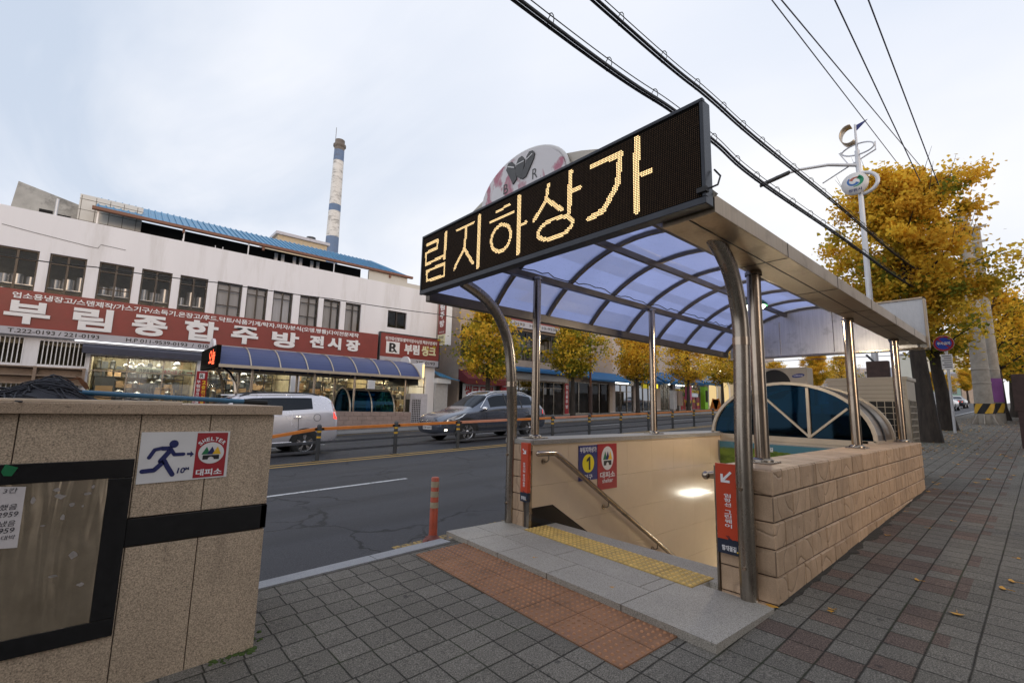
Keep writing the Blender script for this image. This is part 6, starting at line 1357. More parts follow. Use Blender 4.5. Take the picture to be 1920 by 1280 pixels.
b3 = thing('shop_building', 'pale building with a tall strip of green netting and four blue awnings', 'building', (38, BY, 1.2))
m = MB(); wall_open(m, 33.0, 49.2, .6, 10.5, BY+.02, [(34.2, 37.3, 4.6, 9.5), (33.4, 36.2, 1.1, 4.0), (36.9, 39.6, 1.2, 4.2), (40.6, 43.0, 1.3, 4.3), (43.4, 48.6, 1.4, 4.4), (43.6, 45.2, 6.4, 8.0)], .4)
m.poly([(49.2, BY+.02, .6), (49.2, BY+8, .6), (49.2, BY+8, 10.5), (49.2, BY+.02, 10.5)]); m.build('wall', 'beigew', b3)
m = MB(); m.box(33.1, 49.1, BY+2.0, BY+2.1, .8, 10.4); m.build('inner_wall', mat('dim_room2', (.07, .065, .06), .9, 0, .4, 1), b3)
m = MB(); m.box(34.2, 37.3, BY+.15, BY+.2, 4.6, 9.5); m.build('netting', 'netg', b3); m = MB(); m.box(34.2, 37.3, BY+.13, BY+.149, 6.3, 6.36); m.box(35.7, 35.76, BY+.129, BY+.1489, 4.6, 9.5); m.build('net_frame', 'galv', b3)
for a, b in ((34.6, 38.2), (38.5, 42.4), (42.6, 46.0), (46.2, 50.3)):
    m = MB(); zt = 4.95+.0332*(a-35); m.prism([(a, BY-1.7, zt-.95), (a, BY, zt), (a, BY, zt-.08), (a, BY-1.68, zt-1.22)], (b-a, 0, 0)); m.build('awning', 'awn', b3)
m = MB(); m.box(33.5, 36.1, BY+.5, BY+.6, 3.7, 3.82); m.build('entry_lamp', emis('entry_lamp', (1, .97, .85), 4), b3)
for a, b, z0, z1 in ((33.4, 36.2, 1.1, 3.6), (36.9, 39.6, 1.2, 4.2), (40.6, 43.0, 1.3, 4.3), (43.4, 48.6, 1.4, 4.4)): pane_window(b3, a, b, z0, z1, BY+.12, 3, (.75,), 'steel2', .08)
pane_window(b3, 43.6, 45.2, 6.4, 8.0, BY+.1, 2, (.5,))
m = MB()
for k in range(6): x = 43.5+k*.85; m.box(x, x+.7, BY+.10, BY+.11, 1.5, 2.9)
m.build('red_poster', 'shred', b3)
m = MB()
for k in range(6): x = 43.5+k*.85; m.box(x+.1, x+.6, BY+.09, BY+.0995, 2.3-.3*(k % 2), 2.6-.3*(k % 2)); m.box(x+.05, x+.65, BY+.10, BY+.11, 3.3, 3.6)
m.build('yellow_poster', 'ytxt', b3)
m = MB(); m.box(43.6, 48.4, BY+.8, BY+.9, 4.0, 4.1); m.build('shop_tube', 'tubel', b3)
t = thing('lit_sign', 'small glowing yellow sign in the dark doorway under the blue awning', 'sign', (38.9, BY-.3, 3.6)); m = MB(); m.box(38.5, 39.5, BY-.4, BY-.3, 3.45, 3.85); m.build('box', emis('yellow_box', (1, .8, .05), 1.2), t)
t = thing('lit_sign', 'white shop sign with glowing yellow and violet characters above the blue awnings', 'sign', (46.5, BY-.3, 5.6)); m = MB(); m.box(43.6, 48.6, BY-.3, BY, 5.25, 6.7); m.build('board', 'wsign', t); m = MB(); m.box(43.7, 48.7, BY-.5, BY-.302, 5.0, 5.4); m.build('base_box', 'dgrey', t)
m = MB(); text(m, '000', (45.9, BY-.305, 5.72), X, Z, 1.7, .55, .06); m.build('glow_letters', emis('glow_yellow', (1, .85, .25), 1.6), t)
b4 = thing('shop_building', 'cream building front with two lit arched niches at the end of the awnings', 'building', (53, BY, 1.6))
m = MB(); m.box(49.25, 60, BY, BY+8, 1.0, 8.2); m.box(49.2, 60, BY-.25, BY-.003, 5.6, 5.85)
m.build('wall', mat('cream_render', (.62, .53, .36), .8, 0, .06, 1), b4)
for cx in (51.2, 54.4):
    m = MB(); P = [(cx-.95, BY-.02, 2.0), (cx+.95, BY-.02, 2.0)]+[(cx+.95*math.cos(math.pi*k/12), BY-.02, 3.9+.95*math.sin(math.pi*k/12)) for k in range(13)]; m.prism(P, (0, .015, 0)); m.build('niche', emis('niche_glow', (1.0, .72, .34), .75), b4)
    m = MB(); m.tube([(cx-1.05, BY-.06, 2.0)]+[(cx-1.05*math.cos(math.pi*k/12), BY-.06, 3.9+1.05*math.sin(math.pi*k/12)) for k in range(13)]+[(cx+1.05, BY-.06, 2.0)], .10, 8); m.build('niche_arch', 'white', b4)
m = MB()
for x in (50.0, 52.6, 55.9): m.box(x, x+.5, BY-.45, BY-.255, 5.95, 6.05)
m.build('flood_lamp', emis('flood', (1, .86, .55), 16), b4)
st_ = MB(); st_.lathe([(.75, 0), (.8, .18), (.25, .22), (.16, .6), (.22, .75), (.30, 1.3), (.16, 1.7), (.2, 1.9), (.14, 2.1), (.02, 2.2)], (54.4, BY-1.2, gz(54.4)+.05), 16)
tag(st_.build('garden_statue', 'dgrey', org=(54.4, BY-1.2, 1.8)), 'dark fountain statue standing before the lit niche of the cream building', 'statue')
t = thing('vending_box', 'bright green upright dispenser in front of the red posters', 'dispenser', (47.5, BY-1.0, 1.6)); m = MB(); m.box(47.1, 47.8, BY-1.2, BY-.7, gz(47)+.05, gz(47)+2.4); m.build('case', mat('lime', (.22, .55, .03), .5), t, bev=.03); m = MB(); m.box(47.2, 47.7, BY-1.215, BY-1.201, gz(47)+.8, gz(47)+2.0); m.build('window', 'dark', t)
t = thing('folding_board', 'orange folding pavement board beside the last blue awning', 'sandwich board', (46.5, 21.8, 1.6)); 
for s in (-1, 1): m = MB(); m.bar((46.3, 21.8-s*.3, gz(46)+.05), (46.3, 21.8, gz(46)+1.1), .7, .03, X); m.build('leaf', 'forange', t)
t = thing('meter_box', 'pair of beige and grey service cabinets beside the striped concrete pole across the road', 'cabinet', (38.3, 21.5, 1.2))
m = MB(); m.box(38.2, 38.9, 21.3, 21.8, gz(38)+.6, gz(38)+1.9); m.build('cabinet', 'tan', t); m = MB(); m.box(37.4, 37.9, 21.3, 21.7, gz(38)+.3, gz(38)+1.9); m.build('side_cabinet', 'shut', t); m = MB(); m.box(38.4, 38.7, 21.4, 21.7, gz(38), gz(38)+.6); m.build('leg', 'steel2', t)
far_row = [(60.2, 70, 7.0, 'beigew', 'plain pale building beyond the cream building with arches'), (78, 92, 6.0, 'concd', 'low grey block beyond the plain pale building')]
for a, b, h, mm, lab in far_row:
    t = thing('shop_building', lab, 'building', ((a+b)/2, BY, 2), None); m = MB(); m.box(a, b, BY, BY+9, 1.5, h+2); m.build('wall', mm, t)
    for k in range(int((b-a)/3)): pane_window(t, a+.8+k*3, a+2.4+k*3, h-2.2, h-.4, BY-.05, 2, ())

# unseen near side shops added for reflections, with a gap shaped for the sun
for a, b, h, mm, lab in ((-42, 1.6, 8.0, 'tan', 'tan two storey shop row added unseen on the near side before the sun gap'), (8.4, 30, 8.4, 'beigew', 'pale shop row added unseen on the near side beyond the sun gap')):
    t = thing('shop_building', lab, 'building', ((a+b)/2, -6.3, 0)); m = MB(); n = int((b-a)/3.0)
    wall_open(m, a, b, -1.6, h, -6.3, [(a+.6+k*3, a+2.6+k*3, 3.8, 5.6) for k in range(n)]+[(a+.4+k*3, a+2.8+k*3, .1, 2.8) for k in range(n)], -.25)
    m.poly([(a, -6.3, -1.6), (a, -15, -1.6), (a, -15, h), (a, -6.3, h)]); m.poly([(b, -6.3, -1.6), (b, -15, -1.6), (b, -15, h), (b, -6.3, h)]); m.poly([(a, -6.3, h), (b, -6.3, h), (b, -15, h), (a, -15, h)]); m.build('wall', mm, t)
    m = MB()
    for k in range(n):
        for z0_, z1_, q in ((3.8, 5.6, .6), (.1, 2.8, .4)): m.poly([(a+q+k*3, -6.55, z0_), (a+3.2-q+k*3, -6.55, z0_), (a+3.2-q+k*3, -6.55, z1_), (a+q+k*3, -6.55, z1_)])
    m.build('window', 'cardark', t)

# things on the roofs behind
chx, chy = 17.15, 50.0
t = thing('factory_chimney', 'tall striped white and blue factory chimney with soot marks rising behind the blue roof', 'chimney', (chx, chy, 0))
tall = mat('chimney_paint', (.70, .69, .67), .85, 0, .08, 1, .2, 12, dirt=(.17, .16, .15), ds=1.3, stretch=(1, 1, 2.6)); blu = mat('chimney_blue', (.15, .22, .36), .85, 0, .15, 1, .2, 12, dirt=(.13, .13, .14), ds=1.0, stretch=(1, 1, 1.5)); top_ = mat('chimney_soot', (.16, .14, .125), .9, 0, .25, 1.2)
def chr_(z): return .92-.40*(z/31.0)
def band(z0, z1, mm, nm): m = MB(); m.lathe([(chr_(z0), z0), (chr_(z1), z1)], (chx, chy, 0), 28); m.build(nm, mm, t)
ht = PY(637, 264, chy).z
zz = [0, PY(623, 445, chy).z, PY(626, 397, chy).z, PY(627.5, 385, chy).z, PY(634, 303, chy).z, PY(635, 283, chy).z, ht]
band(0, zz[1], blu, 'lower_band'); band(zz[1], zz[2], tall, 'white_band'); band(zz[2], zz[3], blu, 'middle_band'); band(zz[3], zz[4], tall, 'white_band'); band(zz[4], zz[5], blu, 'upper_band'); band(zz[5], zz[6], top_, 'sooty_top')
m = MB(); m.lathe([(chr_(ht)+.0, ht-.9), (chr_(ht)+.16, ht-.75), (chr_(ht)+.16, ht-.55), (chr_(ht), ht-.4)], (chx, chy, 0), 28); m.cyl((chx-.5, chy, ht), (chx-.5, chy, ht+1.4), .03, 5); m.build('ring', top_, t)
t = thing('rooftop_block', 'beige flat roofed block behind the blue roof next to the chimney', 'building', (14, 45, 5)); m = MB(); p = PY(520, 455, 42); q = PY(612, 474, 42); p.z += 1.4; m.box(p.x, q.x, 42, 50, 2, (p.z+q.z)/2); m.build('wall', mat('beige_block', (.55, .46, .33), .8), t); m = MB(); m.box(p.x-.2, q.x+.2, 41.8, 50.2, (p.z+q.z)/2+.003, (p.z+q.z)/2+.25); m.build('roof_edge', 'acwhite', t); m = MB(); m.cyl((p.x+3, 43, q.z), (p.x+3, 43, q.z+1.4), .4, 12); m.build('roof_vent', 'dgrey', t)

# ================================================================== TREES
def tree(name, label, cat, base, H, trunk_r, crown, n_leaf, leaf, seed, weights, group=None, lean=(0, 0), spikes=0, zfirst=None):
    """crown = (bottom z, list of (height fraction, radius)) above the base; leaves grow in clumps along limbs"""
    rs = random.Random(seed); t = thing(name, label, cat, base, group); b = Vector(base)
    zb, prof = crown
    tr = MB(); pts = []; n = 9
    for i in range(n+1): f_ = i/n; pts.append(b+Vector((lean[0]*f_+rs.uniform(-.04, .04)*H*.05, lean[1]*f_+rs.uniform(-.04, .04)*H*.05, f_*H*.93-.12)))
    tr.tube(pts, [trunk_r*(1.28 if i == 0 else 1.0)*(1-.80*(i/n)) for i in range(n+1)], 14)
    def R_(f_):
        for (a, ra), (c, rc) in zip(prof, prof[1:]):
            if a <= f_ <= c: return ra+(rc-ra)*(f_-a)/(c-a)
        return 0
    def axis(z): k = max(0, min(1, (z+.12)/(H*.93)))*n; i = min(int(k), n-1); return pts[i].lerp(pts[i+1], k-i)
    clumps = []
    nl = 58
    for k in range(nl):
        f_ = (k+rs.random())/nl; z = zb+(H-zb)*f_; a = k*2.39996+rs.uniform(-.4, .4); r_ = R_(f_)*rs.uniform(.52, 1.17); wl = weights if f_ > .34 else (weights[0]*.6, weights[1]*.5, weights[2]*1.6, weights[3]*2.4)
        p0 = axis(max(zb*.8, z-r_*.5)); d = Vector((math.cos(a), math.sin(a), 0)); p3 = axis(min(z, H*.92))+d*r_+Z*rs.uniform(-.2, .25)*r_
        mid = p0.lerp(p3, .5)+Z*r_*.06
        tr.tube([p0, mid, p3], [trunk_r*.20*(1-f_*.6), trunk_r*.11, trunk_r*.03], 5, False)
        for q in range(7):
            s = .22+.82*q/6; c = p0.lerp(mid, s*2) if s < .5 else mid.lerp(p3, (s-.5)*2)
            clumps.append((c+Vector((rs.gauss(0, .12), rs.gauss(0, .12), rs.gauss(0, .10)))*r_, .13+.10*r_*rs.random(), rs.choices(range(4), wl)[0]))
    for k in range(spikes):
        a = rs.uniform(0, 6.28); f_ = rs.uniform(.35, 1.0); c = axis(min(zb+(H-zb)*f_, H*.92)); r_ = R_(min(f_, .98))*.9; p = c+Vector((math.cos(a)*r_, math.sin(a)*r_, 0)); tr.tube([c, p, p+Vector((math.cos(a)*.3, math.sin(a)*.3, rs.uniform(.5, 1.1)))], [trunk_r*.08, .014, .004], 4, False)
    tr.build('trunk', 'bark', t)
    L = MB(); vs, fs, ms = [], [], []
    for k in range(n_leaf):
        c, cr, ci = clumps[rs.randrange(len(clumps))]
        p = c+Vector((rs.gauss(0, cr), rs.gauss(0, cr), rs.gauss(0, cr*.75)))
        ax_ = axis(min(max(p.z-b.z, 0), H*.92)); rr_ = math.hypot(p.x-ax_.x, p.y-ax_.y)
        if rr_ < .42*R_(max(0, min(1, (p.z-b.z-zb)/(H-zb)))) and rs.random() < .6: continue
        u = Vector((rs.gauss(0, 1), rs.gauss(0, 1), rs.gauss(0, .8))).normalized(); w_ = u.cross(Vector((rs.gauss(0, 1), rs.gauss(0, 1), rs.gauss(0, 1)))).normalized(); s = leaf*rs.uniform(.6, 1.25)
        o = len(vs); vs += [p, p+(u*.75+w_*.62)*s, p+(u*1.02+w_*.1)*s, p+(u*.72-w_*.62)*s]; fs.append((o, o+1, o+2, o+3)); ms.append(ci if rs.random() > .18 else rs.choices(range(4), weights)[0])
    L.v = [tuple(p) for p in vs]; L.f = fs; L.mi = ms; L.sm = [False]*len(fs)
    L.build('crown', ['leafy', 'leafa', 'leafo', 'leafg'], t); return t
ginkgo_p = [(0, .55), (.10, .95), (.35, 1.0), (.6, .80), (.82, .55), (1.0, .18)]
def prof(s): return [(a, r_*s) for a, r_ in ginkgo_p]
near = tree('ginkgo_tree', 'big amber ginkgo tree with a thick dark trunk behind the beige cabinet', 'tree', (19.62, 2.48, gz(19.6)), 9.4, .275, (3.55, [(0, .4), (.14, 1.15), (.30, 2.2), (.5, 1.8), (.68, 1.7), (.85, 1.55), (1.0, .7)]), 54000, .106, 1, (5, 4, 1.5, .5), lean=(0, .3), spikes=26)
far_t = [(15.76, 'wide greenish yellow ginkgo tree behind the grey sport utility car', (3, 2.4, 2.4, 1.2), 6.5, 2.05, 3.0), (22.73, 'olive and yellow ginkgo tree in front of the wide upper shop window', (2.4, 1.2, 3, 2), 6.6, 1.75, 3.0), (29.99, 'amber ginkgo tree before the green netting strip', (4, 4, 1, .2), 6.6, 1.85, 2.9), (37.49, 'amber ginkgo tree beside the glowing yellow and violet sign', (4, 4.5, 1, .2), 6.6, 2.0, 2.9), (43.9, 'slim ginkgo tree in front of the lit cream niches', (4, 3, 1.4, .5), 6.5, 1.9, 2.9)]
for i, (x, lab, wts, H, r_, zb) in enumerate(far_t):
    tree('ginkgo_tree', lab, 'tree', (x, 20.0, gz(x)+.05), H, .17, (zb+.1 if i else 2.85, prof(r_)), 10000 if i < 3 else 7000, .14, 10+i, wts, 'ginkgo trees across the road')
t2 = tree('ginkgo_tree', 'ginkgo tree with a leaning dark trunk behind the no parking sign', 'tree', (26.6, 2.75, gz(26.6)), 8.2, .27, (3.4, prof(1.9)), 9000, .13, 31, (4, 3, 1.5, .8), 'ginkgo trees along the near pavement', lean=(-1.5, .35))
t3 = tree('ginkgo_tree', 'golden ginkgo tree right behind the two concrete utility poles', 'tree', (38.8, 1.75, gz(38.8)), 8.4, .34, (3.4, prof(2.3)), 11000, .15, 32, (4.5, 4, 1.2, .5), 'ginkgo trees along the near pavement', spikes=14)
t4 = tree('ginkgo_tree', 'ginkgo tree farthest along the near pavement at the picture edge', 'tree', (45.5, 1.2, gz(45.5)), 8.0, .42, (3.0, prof(2.6)), 9000, .18, 33, (4.5, 3, 1.8, 1.2), 'ginkgo trees along the near pavement', spikes=8)
rs = random.Random(77)
for k, (px, yv, sc_, lab) in enumerate(((1395, 20.2, .62, 'distant yellow tree behind the steel arch post'), (1455, 20.2, .66, 'distant yellow tree above the blue badge fan unit'), (1530, 20.5, .82, 'distant bushy yellow green tree between the canopy posts'), (1580, 21, .95, 'distant amber tree right of the bushy yellow green one'), (1745, 13.5, .62, 'distant olive tree behind the thick dark trunk'), (1778, 12.0, .66, 'distant amber tree under the pale hillside building'), (1815, 9.5, .70, 'distant amber tree just behind the leaning trunk'))):
    p = PY(px, 745, yv); base = (p.x, p.y, gz(p.x)); q = dup(t3 if k % 2 else near, base, (0, 0, k*1.3), (sc_*1.05, sc_*1.05, sc_), lab, 'distant trees up the road')

# ================================================================== STREET FURNITURE ON THE NEAR SIDE
# lamp post with the round city emblem
LX, LY = 15.6, 2.94; K = .60
base = Vector((LX, LY, gz(LX)))
lp_ = thing('street_lamp', 'white street lamp with a round city emblem and curled metal ornament', 'street lamp', base)
def lz(px, py): return PX(px, py, LX)
zc = lz(1614, 345).z
m = MB(); m.tube([base, base+Z*(zc-.42*K-base.z)], [.088, .062], 16); m.tube([(LX, LY, zc+.42*K), (LX, LY, lz(1609, 282).z)], [.070, .062], 14); m.tube([(LX, LY, lz(1609, 284).z), (LX, LY, lz(1607, 232).z)], [.037, .025], 10); m.build('pole', 'galv', lp_)
m = MB(); m.lathe([(.001, -.05), (.54*K, -.05), (.54*K, 0), (.001, 0)], (LX-.10, LY+.15*K, zc), 36, 'X'); ds = m.build('emblem_disc', 'wsign', lp_)
def swirl(a0, a1, r0, r1, w0, w1, n=16):
    P, Q = [], []
    for k in range(n+1):
        f_ = k/n; a = R(a0+(a1-a0)*f_); r_ = r0+(r1-r0)*f_; w_ = w0+(w1-w0)*f_
        r_ *= K; w_ *= K; c = Vector((LX-.154, LY+.15*K-r_*math.cos(a), zc+.10*K+r_*math.sin(a)*.8)); d = Vector((0, -math.cos(a), math.sin(a)*.8)); P.append(c+d*w_/2); Q.append(c-d*w_/2)
    m = MB()
    for k in range(n): m.poly([P[k], P[k+1], Q[k+1], Q[k]])
    return m
swirl(150, 20, .16, .30, .16, .03).build('swirl_red', mat('emblem_red', (.42, .10, .06), .5), ds); swirl(130, 330, .30, .13, .06, .16).build('swirl_blue', mat('emblem_blue', (.03, .14, .42), .5), ds); swirl(60, -100, .28, .30, .22, .04).build('swirl_green', mat('emblem_green', (.01, .26, .12), .5), ds)
m = MB(); text(m, '창원시', (LX-.151, LY+.15*K, zc-.32*K), NY, Z, .52*K, .15*K, .02, off=.003); m.build('emblem_lettering', 'ntxt', ds)
m = MB(); m.tube([(LX, LY-.04-.62*K*math.sin(math.pi*k/16), zc+.52*K*math.cos(math.pi*k/16)) for k in range(17)], .05, 10); m.build('side_hoop', 'galv', lp_)
za = lz(1609, 310).z
m = MB(); e = PX(1455, 338, LX-.9); P0 = Vector((LX, LY, za)); m.tube([P0, P0.lerp(e, .35)+Z*.18, P0.lerp(e, .7)+Z*.20, e+Z*.10], [.05, .045, .04, .035], 10); am = m.build('lamp_arm', 'galv', lp_)
m = MB(); d = (e-P0.lerp(e, .7)-Z*.12).normalized(); m.bar(e-d*.38+Z*.10, e+d*.45, .18, .08); m.build('lamp_head', 'dgrey', am, bev=.02)
zr = lz(1605, 284).z
m = MB(); m.tube([(LX+.2*math.cos(a), LY+.72*K*math.cos(a), zr+.36*K*math.sin(a+.5)+.016*a) for a in [k*2*math.pi/28 for k in range(29)]], .022, 6, False)
m.tube([(LX, LY+1.5*K, zr-1.1*K), (LX, LY+.4*K, zr-.65*K), (LX, LY-.72*K, zr-.2*K)], .02, 6); m.tube([(LX, LY+.72*K, zr+.17*K), (LX, LY+.35*K, zr-.60*K)], .016, 5); m.tube([(LX, LY-.71*K, zr+.2*K), (LX, LY-.7*K, zr-.2*K)], .016, 5); m.build('ring_ornament', 'galv', lp_)
zk = lz(1600, 252).z
m = MB()
N = 14
V_ = []
for k in range(N+1): a0 = R(75+230*k/N); V_ += [(LX-.13, LY+.25*K-.38*K*math.cos(a0), zk+.48*K*math.sin(a0)), (LX+.16, LY+.25*K-.38*K*math.cos(a0), zk+.48*K*math.sin(a0))]
m.add(V_, [(2*k, 2*k+1, 2*k+3, 2*k+2) for k in range(N)], True)
o = m.build('curled_plate', 'alum', lp_); sm_ = o.modifiers.new('thick', 'SOLIDIFY'); sm_.thickness = .02
m = MB(); zp = lz(1608, 236).z; m.prism([(LX, LY-.03, zp+.04), (LX, LY-.03, zp-.13), (LX, LY-.30, zp+.10)], (.02, 0, 0)); m.build('pennant', 'blue', lp_)
t = thing('junction_box', 'dark box clamped low on the white street lamp pole above the beige cabinet', 'box', (LX-.2, LY, 2.2)); m = MB(); c = PX(1645, 693, LX-.25); m.box(LX-.30, LX-.10, c.y-.25, c.y+.23, c.z-.30, c.z+.23); m.build('case', 'brown', t, bev=.02); m = MB(); m.bar(PX(1645, 684, LX-.2), PX(1624, 665, LX-.2), .03, .05); m.build('bracket', 'dgrey', t)
# no parking sign
NXp, NYp = 24.7, 2.40
t = thing('no_parking_sign', 'round blue and red no parking sign with a small white plate on a grey pole', 'road sign', (NXp, NYp, gz(NXp)))
m = MB(); m.cyl((NXp+.06, NYp, gz(NXp)), (NXp+.06, NYp, 4.5), .045, 12); m.build('pole', 'galv', t)
c = Vector((NXp, NYp+.05, 4.29))
m = MB(); m.lathe([(.001, 0), (.31, 0), (.31, .02)], c, 40, 'X'); m.build('rim', 'wsign', t)
m = MB(); m.lathe([(.235, -.004), (.302, -.004)], c, 40, 'X'); d = Vector((0, -.7071, -.7071)); m.bar(c+NX*.005-d*.26, c+NX*.005+d*.26, .05, .003, X); m.build('red_ring', 'shred', t)
m = MB(); m.lathe([(.001, -.002), (.24, -.002)], c, 40, 'X'); m.build('blue_field', mat('sign_blue', (.015, .06, .40), .35), t)
m = MB(); text(m, '주차금지', c+NX*.008, NY, Z, .38, .12, .03, off=.004); m.build('lettering', 'wtxt', t)
m = MB(); m.box(NXp, NXp+.012, NYp-.16, NYp+.17, 3.26, 3.86); p = m.build('info_plate', 'wsign', t)
m = MB()
for k in range(6): m.box(NXp-.002, NXp-.0003, NYp-.13, NYp+.14-.05*(k % 2), 3.77-k*.085, 3.80-k*.085)
m.build('plate_lines', 'frame', p)
# concrete utility poles with warning bands
def upole(x, y, r0, r1, h, label, banner=None):
    z0 = gz(x); t = thing('utility_pole', label, 'utility pole', (x, y, z0), 'concrete utility poles')
    m = MB(); m.tube([(x, y, z0-.1), (x, y, z0+h)], [r0, r1], 24)
    for z in (2.0, 2.7, 4.6): rr = r0+(r1-r0)*z/h; m.lathe([(rr+.004, z), (rr+.016, z+.01), (rr+.016, z+.07), (rr+.004, z+.08)], (x, y, z0), 24)
    m.build('pole', 'conc', t)
    m = MB(); rr = r0+.008; m.lathe([(rr, .52), (rr, 1.02)], (x, y, z0), 28); bd = m.build('warning_band', 'btxt', t)
    m = MB(); n = 40
    for k0 in (0, 10, 20, 30):
        for q in range(5):
            for s_ in range(8):
                za, zb2 = .53+.06*s_, .53+.06*(s_+1); 
                P = []
                for kk, zz_ in ((q, za), (q+1, za), (q+1, zb2), (q, zb2)): a = 2*math.pi*(k0+kk+ (zz_-.53)*10)/n; P.append((x+(rr+.003)*math.cos(a), y+(rr+.003)*math.sin(a), z0+zz_))
                m.poly(P)
    m.build('warning_stripe', 'fyel', bd)
    if banner: m = MB(); m.lathe([(rr+.004, 1.08), (rr+.004, 2.3)], (x, y, z0), 28); m.build('banner', banner, t)
    return t
u1 = upole(33.3, 2.05, .37, .22, 11.0, 'thick concrete utility pole with braced foot and black yellow band')
m = MB()
for k in range(8): a = k*math.pi/4; m.prism([(33.3+.36*math.cos(a), 2.05+.36*math.sin(a), gz(33.3)+.5), (33.3+.36*math.cos(a), 2.05+.36*math.sin(a), gz(33.3)), (33.3+.66*math.cos(a), 2.05+.66*math.sin(a), gz(33.3))], (.03*math.sin(a), -.03*math.cos(a), 0))
m.build('foot_brace', 'conc', u1)
m = MB()
for z in (9.6, 10.4, 11.2): m.box(33.25, 33.35, 1.2, 2.9, z, z+.1)
m.build('cross_arm', 'steel2', u1)
upole(35.0, 1.70, .30, .19, 10.5, 'slimmer concrete utility pole wrapped in a purple banner', 'purple')
upole(38.6, 20.6, .26, .18, 8.0, 'concrete utility pole with a pink wrap across the road', 'pinkban')['group'] = 'utility poles across the road'
t = thing('iron_post', 'thin brown post with a dark lower sleeve before the blue awnings', 'post', (26.5, 20.1, .9)); x = PY(1107, 720, 20.1).x; m = MB(); m.cyl((x, 20.1, gz(x)), (x, 20.1, 5.0), .07, 12); m.build('pole', 'rust', t); m = MB(); m.cyl((x, 20.1, gz(x)), (x, 20.1, gz(x)+2.1), .13, 14); m.build('sleeve', 'brown', t)
# dark timber post at the right edge
m = MB(); xb = 19.07; m.box(xb-.05, xb+.1, .20, .53, gz(xb), gz(xb)+1.15); m.m(0); m.box(xb-.06, xb+.12, .12, .58, gz(xb)+1.0, gz(xb)+2.02)
tag(m.build('timber_gatepost', 'brown', org=(xb, .4, gz(xb)), bev=.01), 'dark brown timber post at the picture edge beside the leaf strewn pavement', 'post')
t = thing('garden_wall', 'grey concrete wall with a pale coping far along the pavement edge', 'wall', (44, .2, 1.5)); m = MB(); m.box(34, 64, -1.0, .35, gz(34), gz(40)+2.3); m.build('wall', 'concd', t); m = MB(); m.box(33.9, 64, -1.05, .40, gz(40)+2.3, gz(40)+2.5); m.build('coping', 'conc', t)
# hillside buildings closing the view
def hill_house(px0, px1, pyt, pyb, d, mm, lab, seed):
    a = EYE+ray(px0, pyt)*d; b = EYE+ray(px1, pyt)*d; z0 = (EYE+ray(px0, pyb)*d).z; t = thing('hillside_house', lab, 'building', ((a.x+b.x)/2, (a.y+b.y)/2, z0), 'buildings on the far hillside')
    u = Vector((b.x-a.x, b.y-a.y, 0)); n_ = Vector((-u.y, u.x, 0)).normalized(); n_ = n_ if n_.dot(fw) > 0 else -n_
    top = (a.z+b.z)/2; m = MB(); P = [Vector((a.x, a.y, 0)), Vector((b.x, b.y, 0)), Vector((b.x, b.y, 0))+n_*12, Vector((a.x, a.y, 0))+n_*12]
    m.prism([(p.x, p.y, -2) for p in P], (0, 0, top+2)); m.build('wall', mm, t)
    m = MB(); m.prism([(p.x, p.y, top+.004) for p in [P[0]-u*.02, P[1]+u*.02, P[2]+u*.02, P[3]-u*.02]], (0, 0, .5)); m.build('roof', 'acwhite', t)
    rs = random.Random(seed)
    for k in range(3): c = P[0].lerp(P[1], .2+.27*k); m = MB(); s = u.normalized()*.6; zc_ = top-2.2; m.prism([(c-s)-n_*.06+Z*zc_, (c+s)-n_*.06+Z*zc_, (c+s)-n_*.06+Z*(zc_+1.1), (c-s)-n_*.06+Z*(zc_+1.1)], n_*.05); m.build('window', 'cardark', t)
hill_house(1728, 1812, 662, 712, 165, mat('hill_cream', (.60, .58, .50), .8, 0, .05, .3), 'pale cream hillside house beyond the thick dark trunk', 1)
hill_house(1684, 1722, 690, 740, 190, 'acwhite', 'grey hillside house showing over the beige cabinet', 2)
hill_house(1612, 1668, 692, 740, 210, 'beigew', 'long pale hillside house behind the dark junction box', 3)
hill_house(1500, 1580, 700, 740, 230, 'beigew', 'dim hillside house behind the distant bushy trees', 4)
hill_house(1755, 1800, 722, 775, 120, mat('teal_front', (.20, .33, .30), .7), 'greenish shop front at the far end of the road', 5)
hill_house(1800, 1830, 700, 775, 125, 'tan', 'tan building at the far end of the road behind the pole', 6)

# ================================================================== CABLES
def sag(pts, n=8, s=0.0):
    D = []
    for a, b in zip(pts, pts[1:]):
        a, b = Vector(a), Vector(b)
        for k in range(n): f_ = k/n; D.append(a.lerp(b, f_)-Z*s*4*f_*(1-f_))
    D.append(Vector(pts[-1])); return D
def bundle(label, ctrl, seed):
    t = thing('cable_bundle', label, 'cable bundle', ctrl[0], 'overhead cable bundles'); P = [Vector(p) for p in ctrl]; D = []
    for i in range(len(P)-1):
        p0, p1, p2, p3 = P[max(i-1, 0)], P[i], P[i+1], P[min(i+2, len(P)-1)]
        for k in range(14): f_ = k/14; D.append(.5*((2*p1)+(p2-p0)*f_+(2*p0-5*p1+4*p2-p3)*f_*f_+(3*p1-p0-3*p2+p3)*f_**3))
    D.append(P[-1])
    for j, (dy, dz, r_) in enumerate(((0, 0, .016), (.028, -.012, .014), (-.02, -.028, .011))): m = MB(); m.tube([p+Vector((0, dy, dz)) for p in D], r_, 6, False); m.build('cable', 'cable', t)
    m = MB(); m.tube([p+Vector((0, .01, .085)) for p in D], .005, 5, False)
    acc = 0
    for a, b in zip(D, D[1:]):
        acc += (b-a).length
        if acc > .62 and a.x < 24: acc = 0; c = a+Vector((0, .01, .03)); m.tube([c+Vector((.012*math.sin(k*.5), .045*math.sin(k*.628), .062*math.cos(k*.628))) for k in range(11)], .0045, 4, False)
    m.build('hanger_wire', 'cable', t)
